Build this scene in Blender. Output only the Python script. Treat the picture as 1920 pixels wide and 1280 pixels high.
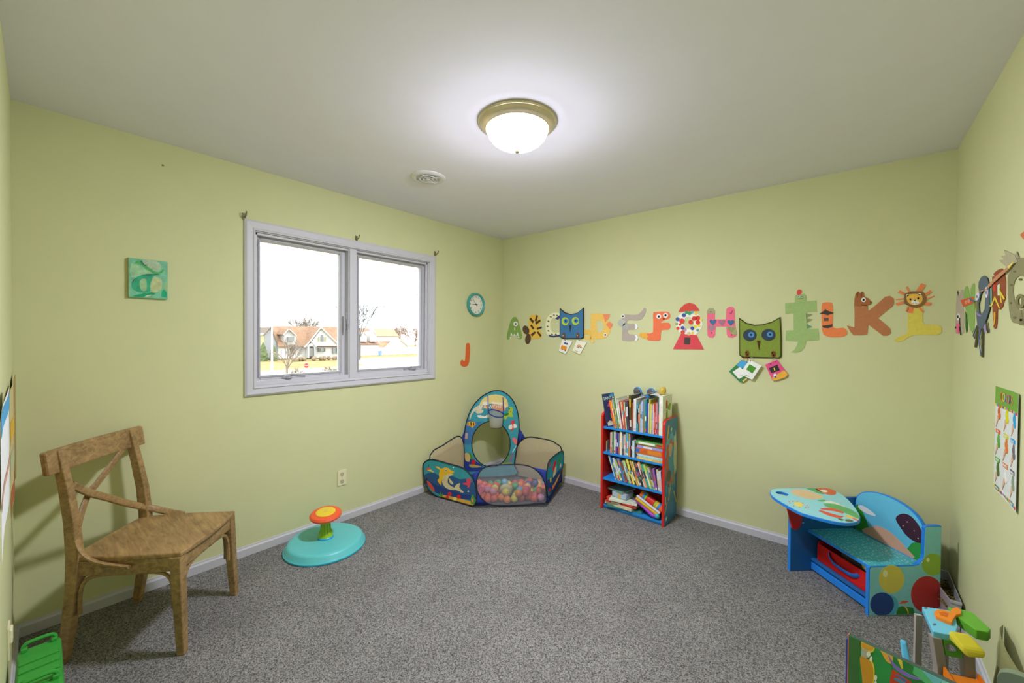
import bpy, bmesh, math, random
from mathutils import Vector, Matrix
from mathutils.geometry import tessellate_polygon
for o in list(bpy.data.objects): bpy.data.objects.remove(o, do_unlink=True)
random.seed(7)
SC = bpy.context.scene
COL = SC.collection
R = math.radians
W, L, H = 3.327, 3.332, 2.44
# ------------------------------------------------------------------ camera
cam_d = bpy.data.cameras.new('camera'); cam = bpy.data.objects.new('camera', cam_d); COL.objects.link(cam)
cam_d.sensor_width = 36; cam_d.lens = 747.73 / 1920 * 36; cam_d.clip_start = 0.01; cam_d.clip_end = 500
_r = Vector((0.76347, 0.64580, 0.00743)); _u = Vector((-0.01393, 0.00497, 0.99989)); _f = Vector((-0.64569, 0.76349, -0.01279))
cam.matrix_world = Matrix(((_r.x, _u.x, -_f.x, 2.88706), (_r.y, _u.y, -_f.y, -3.25066), (_r.z, _u.z, -_f.z, 1.39384), (0, 0, 0, 1)))
SC.camera = cam
# ------------------------------------------------------------------ world, sun, exposure
SKY_STRENGTH = 3.6
SUN_STRENGTH = 1.2
LAMP_STRENGTH = 335.0
wd = bpy.data.worlds.new('sky'); SC.world = wd; wd.use_nodes = True
bg = wd.node_tree.nodes['Background']; bg.inputs[0].default_value = (0.87, 0.94, 1.0, 1); bg.inputs[1].default_value = SKY_STRENGTH
sd = bpy.data.lights.new('sun', 'SUN'); sd.energy = SUN_STRENGTH; sd.angle = R(3); sd.color = (1, .95, .86)
sun = bpy.data.objects.new('sun', sd); COL.objects.link(sun); sun.rotation_euler = (R(42), 0, R(118)); sun.location = (30, 20, 40)
pd = bpy.data.lights.new('window_portal', 'AREA'); pd.shape = 'RECTANGLE'; pd.size = 1.3; pd.size_y = .95; pd.cycles.is_portal = True
po = bpy.data.objects.new('window_portal', pd); COL.objects.link(po); po.location = (-.13, -1.69, 1.56); po.rotation_euler = (0, R(-90), 0)
SC.view_settings.view_transform = 'Standard'; SC.view_settings.look = 'None'; SC.view_settings.gamma = 1
SC.view_settings.exposure = 0.2; SC.view_settings.use_curve_mapping = False
# ------------------------------------------------------------------ materials
GAIN = 1.34
def s2l(c): return c / 12.92 if c <= .04045 else ((c + .055) / 1.055) ** 2.4
def hexlin(h, g=GAIN):
    return tuple(min(.95, s2l(int(h[i:i+2], 16) / 255) * g) for i in (0, 2, 4)) + (1,)
MC = {}
def mat(h, rough=.55, var=.06, scale=30, bump=0.0, metal=0.0, g=GAIN, spec=.35):
    key = (h, rough, var, scale, bump, metal, g)
    if key in MC: return MC[key]
    m = bpy.data.materials.new('paint_' + h); m.use_nodes = True; nt = m.node_tree; b = nt.nodes['Principled BSDF']
    c = hexlin(h, g)
    tc = nt.nodes.new('ShaderNodeTexCoord'); nz = nt.nodes.new('ShaderNodeTexNoise'); nz.inputs['Scale'].default_value = scale; nz.inputs['Detail'].default_value = 4
    nt.links.new(tc.outputs['Object'], nz.inputs['Vector'])
    cr = nt.nodes.new('ShaderNodeValToRGB')
    cr.color_ramp.elements[0].position = .3; cr.color_ramp.elements[1].position = .7
    cr.color_ramp.elements[0].color = tuple(v * (1 - var) for v in c[:3]) + (1,); cr.color_ramp.elements[1].color = tuple(min(.96, v * (1 + var)) for v in c[:3]) + (1,)
    nt.links.new(nz.outputs['Fac'], cr.inputs['Fac']); nt.links.new(cr.outputs['Color'], b.inputs['Base Color'])
    b.inputs['Roughness'].default_value = rough; b.inputs['Metallic'].default_value = metal; b.inputs['Specular IOR Level'].default_value = spec
    if bump:
        bp = nt.nodes.new('ShaderNodeBump'); bp.inputs['Strength'].default_value = bump; bp.inputs['Distance'].default_value = .002
        nt.links.new(nz.outputs['Fac'], bp.inputs['Height']); nt.links.new(bp.outputs['Normal'], b.inputs['Normal'])
    MC[key] = m; return m
def paper(h): return mat(h, .85, .05, 60, spec=.15)
def plastic(h): return mat(h, .35, .02, 20, spec=.5)
def cloth(h): return mat(h, .9, .08, 90, .15, spec=.1)
def carpet_mat():
    m = bpy.data.materials.new('carpet'); m.use_nodes = True; nt = m.node_tree; b = nt.nodes['Principled BSDF']
    tc = nt.nodes.new('ShaderNodeTexCoord'); n1 = nt.nodes.new('ShaderNodeTexNoise'); n1.inputs['Scale'].default_value = 190; n1.inputs['Detail'].default_value = 3; n1.inputs['Roughness'].default_value = .7
    n2 = nt.nodes.new('ShaderNodeTexNoise'); n2.inputs['Scale'].default_value = 3.2; n2.inputs['Detail'].default_value = 3
    nt.links.new(tc.outputs['Object'], n1.inputs['Vector']); nt.links.new(tc.outputs['Object'], n2.inputs['Vector'])
    r1 = nt.nodes.new('ShaderNodeValToRGB'); e = r1.color_ramp.elements; e[0].position = .36; e[1].position = .64
    e[0].color = (.052, .05, .048, 1); e[1].color = (.42, .412, .382, 1)
    r2 = nt.nodes.new('ShaderNodeValToRGB'); e = r2.color_ramp.elements; e[0].position = .35; e[1].position = .65; e[0].color = (.86, .86, .86, 1); e[1].color = (1, 1, 1, 1)
    mx = nt.nodes.new('ShaderNodeMix'); mx.data_type = 'RGBA'; mx.blend_type = 'MULTIPLY'; mx.inputs[0].default_value = 1
    nt.links.new(n1.outputs['Fac'], r1.inputs['Fac']); nt.links.new(n2.outputs['Fac'], r2.inputs['Fac'])
    nt.links.new(r1.outputs['Color'], mx.inputs[6]); nt.links.new(r2.outputs['Color'], mx.inputs[7]); nt.links.new(mx.outputs[2], b.inputs['Base Color'])
    bp = nt.nodes.new('ShaderNodeBump'); bp.inputs['Strength'].default_value = .6; bp.inputs['Distance'].default_value = .008
    nt.links.new(n1.outputs['Fac'], bp.inputs['Height']); nt.links.new(bp.outputs['Normal'], b.inputs['Normal'])
    b.inputs['Roughness'].default_value = 1; b.inputs['Specular IOR Level'].default_value = .05
    return m
def wood_mat(name='oak', c0=(.19, .115, .042), c1=(.46, .295, .115), sc=(2.2, 16, 16)):
    m = bpy.data.materials.new(name); m.use_nodes = True; nt = m.node_tree; b = nt.nodes['Principled BSDF']
    tc = nt.nodes.new('ShaderNodeTexCoord'); mp = nt.nodes.new('ShaderNodeMapping'); mp.inputs['Scale'].default_value = sc; mp.inputs['Rotation'].default_value = (0, 0, R(-42))
    nz = nt.nodes.new('ShaderNodeTexNoise'); nz.inputs['Scale'].default_value = 4; nz.inputs['Detail'].default_value = 8; nz.inputs['Distortion'].default_value = .7
    n2 = nt.nodes.new('ShaderNodeTexNoise'); n2.inputs['Scale'].default_value = 9; n2.inputs['Detail'].default_value = 3
    nt.links.new(tc.outputs['Object'], mp.inputs['Vector']); nt.links.new(mp.outputs['Vector'], nz.inputs['Vector']); nt.links.new(tc.outputs['Object'], n2.inputs['Vector'])
    mxx = nt.nodes.new('ShaderNodeMix'); mxx.inputs[0].default_value = .4
    nt.links.new(nz.outputs['Fac'], mxx.inputs[2]); nt.links.new(n2.outputs['Fac'], mxx.inputs[3])
    cr = nt.nodes.new('ShaderNodeValToRGB'); e = cr.color_ramp.elements; e[0].position = .34; e[1].position = .66; e[0].color = c0 + (1,); e[1].color = c1 + (1,)
    nt.links.new(mxx.outputs[0], cr.inputs['Fac']); nt.links.new(cr.outputs['Color'], b.inputs['Base Color']); b.inputs['Roughness'].default_value = .5
    bp = nt.nodes.new('ShaderNodeBump'); bp.inputs['Strength'].default_value = .15; bp.inputs['Distance'].default_value = .002
    nt.links.new(nz.outputs['Fac'], bp.inputs['Height']); nt.links.new(bp.outputs['Normal'], b.inputs['Normal'])
    return m
def net_mat(h, clear):
    m = bpy.data.materials.new('netting'); m.use_nodes = True; nt = m.node_tree; b = nt.nodes['Principled BSDF']
    b.inputs['Base Color'].default_value = hexlin(h); b.inputs['Roughness'].default_value = .9
    nz = nt.nodes.new('ShaderNodeTexNoise'); nz.inputs['Scale'].default_value = 40; mr = nt.nodes.new('ShaderNodeMapRange'); mr.inputs[3].default_value = clear - .06; mr.inputs[4].default_value = clear + .06
    tr = nt.nodes.new('ShaderNodeBsdfTransparent'); mx = nt.nodes.new('ShaderNodeMixShader')
    nt.links.new(nz.outputs['Fac'], mr.inputs[0]); nt.links.new(mr.outputs[0], mx.inputs[0]); nt.links.new(b.outputs[0], mx.inputs[1]); nt.links.new(tr.outputs[0], mx.inputs[2])
    nt.links.new(mx.outputs[0], nt.nodes['Material Output'].inputs['Surface']); return m
def glass_mat():
    m = bpy.data.materials.new('window_glass'); m.use_nodes = True; nt = m.node_tree
    tr = nt.nodes.new('ShaderNodeBsdfTransparent'); tr.inputs[0].default_value = (.97, .98, .98, 1); gl = nt.nodes.new('ShaderNodeBsdfGlossy'); gl.inputs['Roughness'].default_value = .03
    fr = nt.nodes.new('ShaderNodeFresnel'); fr.inputs[0].default_value = 1.2; mx = nt.nodes.new('ShaderNodeMixShader')
    nt.links.new(fr.outputs[0], mx.inputs[0]); nt.links.new(tr.outputs[0], mx.inputs[1]); nt.links.new(gl.outputs[0], mx.inputs[2]); nt.links.new(mx.outputs[0], nt.nodes['Material Output'].inputs['Surface']); return m
def glow_mat(strength):
    m = bpy.data.materials.new('lit_frosted_glass'); m.use_nodes = True; nt = m.node_tree; b = nt.nodes['Principled BSDF']
    tc = nt.nodes.new('ShaderNodeTexCoord'); nz = nt.nodes.new('ShaderNodeTexNoise'); nz.inputs['Scale'].default_value = 9; nz.inputs['Distortion'].default_value = 1.5
    cr = nt.nodes.new('ShaderNodeValToRGB'); cr.color_ramp.elements[0].color = (.7, .68, .62, 1); cr.color_ramp.elements[1].color = (.88, .87, .84, 1)
    nt.links.new(tc.outputs['Object'], nz.inputs['Vector']); nt.links.new(nz.outputs['Fac'], cr.inputs['Fac']); nt.links.new(cr.outputs['Color'], b.inputs['Base Color'])
    b.inputs['Emission Strength'].default_value = strength; b.inputs['Emission Color'].default_value = (.855, .84, 1, 1); b.inputs['Roughness'].default_value = .3; return m
# ------------------------------------------------------------------ object helpers
def tag(o, label=None, cat=None, group=None, kind=None):
    if label: o['label'] = label
    if cat: o['category'] = cat
    if group: o['group'] = group
    if kind: o['kind'] = kind
    return o
def thing(name, label, cat, loc=(0, 0, 0), group=None):
    o = bpy.data.objects.new(name, None); COL.objects.link(o); o.location = loc; o.empty_display_size = .05
    o['root'] = 1; del o['root']
    return tag(o, label, cat, group)
def rootloc(o):
    while o.parent: o = o.parent
    return Vector(o.location)
class MB:
    def __init__(s): s.v = []; s.f = []; s.m = []; s.mats = []
    def mi(s, m):
        if m not in s.mats: s.mats.append(m)
        return s.mats.index(m)
    def add(s, vs, fs, m=None):
        b = len(s.v); s.v += [Vector(v) for v in vs]; k = s.mi(m) if m else 0
        for f in fs: s.f.append([b + i for i in f]); s.m.append(k)
        return s
    def box(s, c, d, rot=None, m=None):
        c = Vector(c); x, y, z = d[0] / 2, d[1] / 2, d[2] / 2
        vs = [Vector((a * x, b * y, e * z)) for e in (-1, 1) for b in (-1, 1) for a in (-1, 1)]
        if rot is not None: vs = [rot @ v for v in vs]
        return s.add([c + v for v in vs], [(0, 2, 3, 1), (4, 5, 7, 6), (0, 1, 5, 4), (2, 6, 7, 3), (0, 4, 6, 2), (1, 3, 7, 5)], m)
    def bb(s, a, b, m=None):
        return s.box([(a[i] + b[i]) / 2 for i in range(3)], [abs(b[i] - a[i]) for i in range(3)], None, m)
    def hexa(s, bot, top, m=None):
        n = len(bot); return s.add(list(bot) + list(top), [list(range(n))[::-1], list(range(n, 2 * n))] + [(i, (i + 1) % n, n + (i + 1) % n, n + i) for i in range(n)], m)
    def plate(s, loops, O, U, V, n0, n1, m=None):
        """flat cut-out: 2D loops (first outer, others holes) between offsets n0 and n1 along U x V"""
        O = Vector(O); U = Vector(U); V = Vector(V); N = U.cross(V)
        l3 = [[Vector((u, v, 0)) for u, v in lp] for lp in loops]
        tris = tessellate_polygon(l3); flat = [p for lp in l3 for p in lp]; n = len(flat)
        vs = [O + U * p.x + V * p.y + N * n0 for p in flat] + [O + U * p.x + V * p.y + N * n1 for p in flat]
        fs = []
        for t in tris:
            a, b, c = [flat[i] for i in t]; area = (b - a).cross(c - a).z
            if abs(area) < 1e-14: continue
            t = tuple(t) if area > 0 else (t[0], t[2], t[1])
            fs.append(tuple(n + i for i in t)); fs.append((t[0], t[2], t[1]))
        o = 0
        for lp in l3:
            k = len(lp); ar = sum(lp[i].x * lp[(i + 1) % k].y - lp[(i + 1) % k].x * lp[i].y for i in range(k))
            outer = lp is l3[0]
            for i in range(k):
                a, b = o + i, o + (i + 1) % k
                if (ar > 0) == outer: fs.append((a, b, n + b, n + a))
                else: fs.append((b, a, n + a, n + b))
            o += k
        return s.add(vs, fs, m)
    def tube(s, path, r, n=8, m=None, closed=False, flat=1.0, cap=True):
        P = [Vector(p) for p in path]; k = len(P); rs = r if isinstance(r, (list, tuple)) else [r] * k
        vs = []; ref = None
        for i in range(k):
            a = P[(i - 1) % k] if (closed or i > 0) else P[i]; b = P[(i + 1) % k] if (closed or i < k - 1) else P[i]
            t = (b - a).normalized()
            if ref is None: ref = Vector((0, 0, 1)) if abs(t.z) < .9 else Vector((1, 0, 0))
            x = (ref - t * ref.dot(t))
            x = x.normalized() if x.length > 1e-6 else t.orthogonal().normalized()
            y = t.cross(x); ref = x
            for j in range(n):
                an = 2 * math.pi * j / n; vs.append(P[i] + x * (math.cos(an) * rs[i]) + y * (math.sin(an) * rs[i] * flat))
        fs = []
        for i in range(k if closed else k - 1):
            for j in range(n):
                i2 = (i + 1) % k; fs.append((i * n + j, i * n + (j + 1) % n, i2 * n + (j + 1) % n, i2 * n + j))
        if not closed and cap: fs.append(tuple(range(n))[::-1]); fs.append(tuple((k - 1) * n + j for j in range(n)))
        return s.add(vs, fs, m)
    def lathe(s, prof, c, n=32, axis=None, m=None):
        c = Vector(c); q = Vector((0, 0, 1)).rotation_difference(Vector(axis).normalized()) if axis is not None else None
        vs = []
        for r, z in prof:
            for j in range(n):
                a = 2 * math.pi * j / n; v = Vector((r * math.cos(a), r * math.sin(a), z)); vs.append(c + (q @ v if q else v))
        fs = [(i * n + j, i * n + (j + 1) % n, (i + 1) * n + (j + 1) % n, (i + 1) * n + j) for i in range(len(prof) - 1) for j in range(n)]
        if prof[0][0] > 1e-5: fs.append(tuple(range(n))[::-1])
        if prof[-1][0] > 1e-5: fs.append(tuple((len(prof) - 1) * n + j for j in range(n)))
        return s.add(vs, fs, m)
    def ball(s, c, r, n=14, k=9, sc=(1, 1, 1), m=None):
        c = Vector(c); vs = [c + Vector((0, 0, -r * sc[2]))]
        for i in range(1, k):
            t = -math.pi / 2 + math.pi * i / k
            for j in range(n):
                a = 2 * math.pi * j / n; vs.append(c + Vector((r * math.cos(t) * math.cos(a) * sc[0], r * math.cos(t) * math.sin(a) * sc[1], r * math.sin(t) * sc[2])))
        vs.append(c + Vector((0, 0, r * sc[2]))); e = len(vs) - 1; fs = []
        for j in range(n): fs.append((0, 1 + (j + 1) % n, 1 + j)); fs.append((e, e - n + j, e - n + (j + 1) % n))
        for i in range(k - 2):
            for j in range(n): fs.append((1 + i * n + j, 1 + i * n + (j + 1) % n, 1 + (i + 1) * n + (j + 1) % n, 1 + (i + 1) * n + j))
        return s.add(vs, fs, m)
    def grid(s, rows, m=None):
        n = len(rows[0]); return s.add([p for r in rows for p in r], [(i * n + j, i * n + j + 1, (i + 1) * n + j + 1, (i + 1) * n + j) for i in range(len(rows) - 1) for j in range(n - 1)], m)
    def build(s, name, m=None, parent=None, smooth=False, bevel=0, solid=0, label=None):
        off = rootloc(parent) if parent else None
        if parent is None:
            xs = [v.x for v in s.v]; ys = [v.y for v in s.v]; zs = [v.z for v in s.v]
            off = Vector(((min(xs) + max(xs)) / 2, (min(ys) + max(ys)) / 2, min(zs)))
        me = bpy.data.meshes.new(name); me.from_pydata([v - off for v in s.v], [], s.f); me.validate()
        if s.mats:
            for q in s.mats: me.materials.append(q)
            me.polygons.foreach_set('material_index', s.m[:len(me.polygons)] if len(s.m) == len(me.polygons) else [0] * len(me.polygons))
        else: me.materials.append(m)
        if smooth:
            me.polygons.foreach_set('use_smooth', [True] * len(me.polygons)); me.set_sharp_from_angle(angle=R(38))
        me.update()
        o = bpy.data.objects.new(name, me); COL.objects.link(o)
        if parent: o.parent = parent
        else: o.location = off
        if bevel:
            md = o.modifiers.new('bevel', 'BEVEL'); md.width = bevel; md.segments = 2; md.limit_method = 'ANGLE'; md.angle_limit = R(35)
        if solid:
            md = o.modifiers.new('solid', 'SOLIDIFY'); md.thickness = solid; md.offset = 0
        if label: o['label'] = label
        return o
def text_part(name, s, size, O, U, V, m, parent, align='CENTER', depth=.0003):
    cu = bpy.data.curves.new(name, 'FONT'); cu.body = s; cu.size = size; cu.align_x = align; cu.align_y = 'CENTER'; cu.extrude = depth
    tmp = bpy.data.objects.new(name, cu); me = bpy.data.meshes.new_from_object(tmp); bpy.data.objects.remove(tmp)
    O = Vector(O); U = Vector(U); V = Vector(V); N = U.cross(V); off = rootloc(parent) if parent else Vector()
    for v in me.vertices: v.co = O + U * v.co.x + V * v.co.y + N * v.co.z - off
    me.materials.clear(); me.materials.append(m); me.name = name
    o = bpy.data.objects.new(name, me); COL.objects.link(o); o.parent = parent; return o
def catmull(pts, k=4, closed=False):
    P = [Vector(p) for p in pts]; n = len(P); o = []
    for i in range(n if closed else n - 1):
        g = (lambda j: P[j % n]) if closed else (lambda j: P[max(0, min(n - 1, j))])
        p0, p1, p2, p3 = g(i - 1), g(i), g(i + 1), g(i + 2)
        for t in range(k):
            t /= k; o.append(.5 * ((2 * p1) + (p2 - p0) * t + (2 * p0 - 5 * p1 + 4 * p2 - p3) * t * t + (3 * p1 - p0 - 3 * p2 + p3) * t ** 3))
    if not closed: o.append(P[-1])
    return o
ART={}
ART['A']={'f':[[.0,.0,.0],[1.0,.0,.0],[.0,.0,1.0]],'p':[['body','7d9c50',0,[[(.0649,1.3831),(.0703,1.4165),(.0824,1.4588),(.0992,1.5091),(.1176,1.5544),(.1328,1.5786),(.1476,1.5919),(.1636,1.5996),(.1794,1.6006),(.1937,1.5971),(.2076,1.5851),(.2213,1.5609),(.236,1.5253),(.2561,1.4701),(.2733,1.418),(.2801,1.3938),(.2788,1.3806),(.2675,1.368),(.2515,1.3616),(.2355,1.3653),(.2202,1.3748),(.2125,1.3894),(.1989,1.4016),(.1587,1.4019),(.1191,1.3958),(.1093,1.3838),(.1067,1.371),(.0954,1.3617),(.0833,1.3584),(.0715,1.3652)]]],['eye','e4e2d4',1,[[(.2204,1.5255),(.2186,1.5173),(.2132,1.5101),(.2049,1.5047),(.1946,1.502),(.1836,1.5021),(.1733,1.5051),(.1647,1.5107),(.1591,1.5181),(.1571,1.5265),(.159,1.5348),(.1644,1.5421),(.1728,1.5474),(.1832,1.5501),(.1942,1.5499),(.2045,1.5468),(.2129,1.5412),(.2184,1.5339)]]],['pupil','2c2a26',2,[[(.2012,1.5258),(.1996,1.5211),(.1951,1.5177),(.189,1.5165),(.1828,1.5179),(.1783,1.5214),(.1766,1.5262),(.1782,1.5309),(.1827,1.5343),(.1888,1.5355),(.195,1.5341),(.1995,1.5306)]]],['nostril','c9cf9a',1,[[(.1859,1.4719),(.1843,1.4632),(.18,1.4578),(.1745,1.4578),(.1701,1.4633),(.1683,1.472),(.1699,1.4808),(.1742,1.4862),(.1797,1.4861),(.1842,1.4807)]]],['tooth','e4e2d4',1,[[(.1137,1.4012),(.1313,1.434),(.1494,1.4014)]]],['tooth','e4e2d4',1,[[(.153,1.4014),(.1741,1.4232),(.1919,1.4016)]]],['tooth','e4e2d4',1,[[(.1954,1.4016),(.2195,1.4367),(.2338,1.3991)]]],['tooth','e4e2d4',1,[[(.1066,1.3902),(.1353,1.3849),(.114,1.3656)]]],['tooth','e4e2d4',1,[[(.2095,1.3908),(.2373,1.3937),(.241,1.3722)]]]]}
ART['B']={'f':[[.0,.0,.0],[1.0,.0,.0],[.0,.0,1.0]],'p':[['body','d6b048',0,[[(.3677,1.5957),(.3973,1.6128),(.4333,1.6162),(.4613,1.615),(.4851,1.6056),(.5052,1.5848),(.5174,1.5598),(.5154,1.5364),(.5068,1.515),(.4936,1.5005),(.4863,1.4856),(.5035,1.4625),(.5235,1.4377),(.5293,1.4135),(.5255,1.3928),(.5111,1.3803),(.4843,1.3732),(.4345,1.3694),(.3866,1.3723),(.3691,1.3828),(.3646,1.405),(.3654,1.4469),(.3687,1.4971),(.3643,1.5509)],[(.452,1.5352),(.4483,1.527),(.4391,1.5237),(.4299,1.5273),(.426,1.5356),(.4297,1.5438),(.4389,1.5471),(.4481,1.5435)],[(.4609,1.4534),(.4572,1.4451),(.4481,1.4417),(.4389,1.4452),(.435,1.4535),(.4387,1.4617),(.4479,1.4651),(.4571,1.4616)]]],['wing','564432',1,[[(.3681,1.4715),(.3729,1.4556),(.3725,1.4403),(.3668,1.4274),(.3566,1.4184),(.343,1.4144),(.3276,1.416),(.3123,1.4229),(.299,1.4345),(.2892,1.4492),(.2843,1.4653),(.2848,1.4809),(.2906,1.4939),(.301,1.5029),(.3148,1.5067),(.3302,1.5049),(.3454,1.4977),(.3586,1.4862)]]],['wing','564432',1,[[(.3928,1.3641),(.3874,1.3461),(.3782,1.3307),(.3665,1.3197),(.3534,1.3145),(.3408,1.3158),(.33,1.3234),(.3224,1.3365),(.319,1.3534),(.3201,1.372),(.3257,1.3902),(.335,1.4056),(.3469,1.4165),(.3599,1.4214),(.3725,1.4199),(.3831,1.4122),(.3906,1.3992),(.3939,1.3825)]]],['stripe','4b3a28',1,[[(.3713,1.5733),(.3926,1.5885),(.434,1.5459),(.4146,1.5293)]]],['stripe','4b3a28',1,[[(.4388,1.5549),(.4625,1.6127),(.4835,1.6044),(.4632,1.5454)]]],['stripe','4b3a28',1,[[(.4471,1.5379),(.5063,1.5664),(.516,1.5482),(.4587,1.513)]]],['stripe','4b3a28',1,[[(.3819,1.5075),(.4016,1.5164),(.438,1.4769),(.4185,1.464)]]],['stripe','4b3a28',1,[[(.4639,1.4806),(.5276,1.4955),(.5325,1.4787),(.4754,1.4611)]]],['stripe','4b3a28',1,[[(.3894,1.4156),(.4432,1.4469),(.4595,1.4339),(.411,1.3947)]]],['stripe','4b3a28',1,[[(.4675,1.4378),(.4867,1.4468),(.5285,1.4057),(.5128,1.3902)]]]]}
ART['C']={'f':[[.0,.0,.0],[1.0,.0,.0],[.0,.0,1.0]],'p':[['body','dbd8b0',0,[[(.7429,1.6194),(.7241,1.627),(.6983,1.6283),(.6683,1.6275),(.6381,1.6202),(.6126,1.6026),(.5924,1.5772),(.5802,1.5438),(.5745,1.5077),(.5751,1.4739),(.5814,1.444),(.5921,1.422),(.6097,1.406),(.6374,1.3951),(.6708,1.3899),(.7114,1.3905),(.7453,1.3979),(.7582,1.4186),(.7551,1.4375),(.7316,1.4361),(.7004,1.4313),(.6733,1.4341),(.6506,1.4439),(.6376,1.4665),(.6317,1.4944),(.6322,1.5227),(.6388,1.5484),(.651,1.5684),(.6688,1.5792),(.6954,1.5707),(.7214,1.5605),(.7381,1.5651),(.7478,1.5773),(.7497,1.5988)]]],['cuff','3d4470',1,[[(.6885,1.5712),(.7401,1.6022),(.7478,1.5773),(.7229,1.5592)]]],['cuff','3d4470',1,[[(.6127,1.4136),(.6707,1.4037),(.7451,1.414),(.7482,1.3967),(.6708,1.3874),(.6174,1.3972)]]],['fleck','4c4834',1,[[(.6246,1.5941),(.6414,1.5962),(.6521,1.5834),(.6354,1.5825)]]],['fleck','4c4834',1,[[(.5974,1.5505),(.6143,1.5527),(.6252,1.5399),(.6083,1.5389)]]],['fleck','4c4834',1,[[(.587,1.4999),(.604,1.5023),(.6149,1.4895),(.598,1.4884)]]],['fleck','4c4834',1,[[(.5983,1.4554),(.6153,1.4579),(.6261,1.4452),(.6093,1.444)]]],['fleck','4c4834',1,[[(.6417,1.4212),(.6584,1.4238),(.6691,1.4113),(.6524,1.4099)]]],['fleck','4c4834',1,[[(.687,1.4213),(.7035,1.4238),(.714,1.4114),(.6976,1.4101)]]],['fleck','4c4834',1,[[(.6625,1.6094),(.679,1.6114),(.6897,1.5987),(.6731,1.5979)]]],['fleck','4c4834',1,[[(.7001,1.6046),(.7164,1.6066),(.7269,1.5939),(.7106,1.5931)]]]]}
ART['owl_blue']={'f':[[.0,.0,.0],[1.0,.0,.0],[.0,.0,1.0]],'p':[['back','3a3626',0,[[(.7483,1.6687),(.8083,1.6259),(.8726,1.6081),(.9421,1.618),(1.0123,1.6653),(1.0153,1.3864),(.9885,1.3755),(.7865,1.3735),(.7512,1.3917)]]],['body','3f6d92',1,[[(.7572,1.6535),(.8084,1.6174),(.8727,1.6008),(.9422,1.6096),(1.0043,1.6526),(1.0072,1.3934),(.983,1.3837),(.7922,1.3822),(.7599,1.3992)]]],['eye','a6be3e',2,[[(.8564,1.5406),(.8542,1.5274),(.8474,1.5158),(.8369,1.5072),(.8238,1.5027),(.8099,1.5029),(.7966,1.5077),(.7857,1.5167),(.7785,1.5286),(.7759,1.5421),(.7783,1.5555),(.7852,1.5672),(.7959,1.5757),(.809,1.5801),(.823,1.5797),(.8361,1.5748),(.8468,1.5658),(.8539,1.554)]]],['eye','a6be3e',2,[[(.9676,1.5409),(.9655,1.5279),(.9589,1.5166),(.9488,1.5082),(.9363,1.5038),(.9229,1.5039),(.9101,1.5087),(.8996,1.5174),(.8927,1.5291),(.8902,1.5424),(.8924,1.5556),(.8991,1.567),(.9094,1.5754),(.922,1.5796),(.9355,1.5793),(.9481,1.5744),(.9584,1.5656),(.9652,1.554)]]],['iris','3c74b4',3,[[(.8464,1.5432),(.8452,1.5362),(.8416,1.53),(.8359,1.5255),(.829,1.5231),(.8215,1.5233),(.8145,1.5258),(.8087,1.5306),(.8048,1.5369),(.8035,1.5441),(.8047,1.5512),(.8084,1.5573),(.8141,1.5619),(.8211,1.5642),(.8285,1.564),(.8356,1.5614),(.8413,1.5566),(.8451,1.5503)]]],['iris','3c74b4',3,[[(.958,1.5435),(.9569,1.5366),(.9534,1.5305),(.9479,1.5261),(.9412,1.5238),(.9341,1.5239),(.9273,1.5264),(.9217,1.5311),(.918,1.5373),(.9167,1.5443),(.9179,1.5513),(.9214,1.5573),(.9269,1.5618),(.9336,1.564),(.9408,1.5639),(.9476,1.5613),(.9531,1.5566),(.9567,1.5505)]]],['button','243040',4,[[(.8322,1.5435),(.8318,1.5414),(.8306,1.5396),(.8287,1.5383),(.8263,1.5376),(.8238,1.5377),(.8215,1.5384),(.8196,1.5398),(.8183,1.5417),(.8179,1.5438),(.8183,1.5459),(.8195,1.5477),(.8214,1.549),(.8237,1.5497),(.8262,1.5496),(.8286,1.5489),(.8305,1.5475),(.8317,1.5456)]]],['button','243040',4,[[(.9443,1.5438),(.9439,1.5417),(.9427,1.54),(.9409,1.5386),(.9387,1.538),(.9363,1.538),(.934,1.5388),(.9322,1.5401),(.931,1.542),(.9305,1.544),(.9309,1.5461),(.9321,1.5479),(.9339,1.5492),(.9362,1.5498),(.9386,1.5498),(.9408,1.549),(.9427,1.5476),(.9439,1.5458)]]],['beak','3e3226',2,[[(.8625,1.5041),(.8836,1.5039),(.8717,1.4362)]]],['foot','6a4a34',2,[[(.7859,1.4239),(.7974,1.4301),(.8105,1.4289),(.8177,1.4195),(.8208,1.4069),(.8187,1.3943),(.8124,1.3848),(.8005,1.3822),(.7892,1.3871),(.7846,1.4053)]]],['foot','6a4a34',2,[[(.9442,1.4289),(.9545,1.4328),(.9648,1.4289),(.9704,1.4182),(.9719,1.4051),(.9669,1.3938),(.9584,1.3859),(.9461,1.3846),(.9364,1.3906),(.9376,1.41)]]],['claw','d8d4c0',3,[[(.8035,1.4043),(.8019,1.4009),(.7978,1.3994),(.7937,1.4008),(.7919,1.4043),(.7936,1.4078),(.7977,1.4092),(.8018,1.4078)]]],['claw','d8d4c0',3,[[(.9582,1.4074),(.9566,1.404),(.9527,1.4026),(.9488,1.404),(.9472,1.4074),(.9488,1.4108),(.9526,1.4122),(.9565,1.4108)]]]]}
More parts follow.
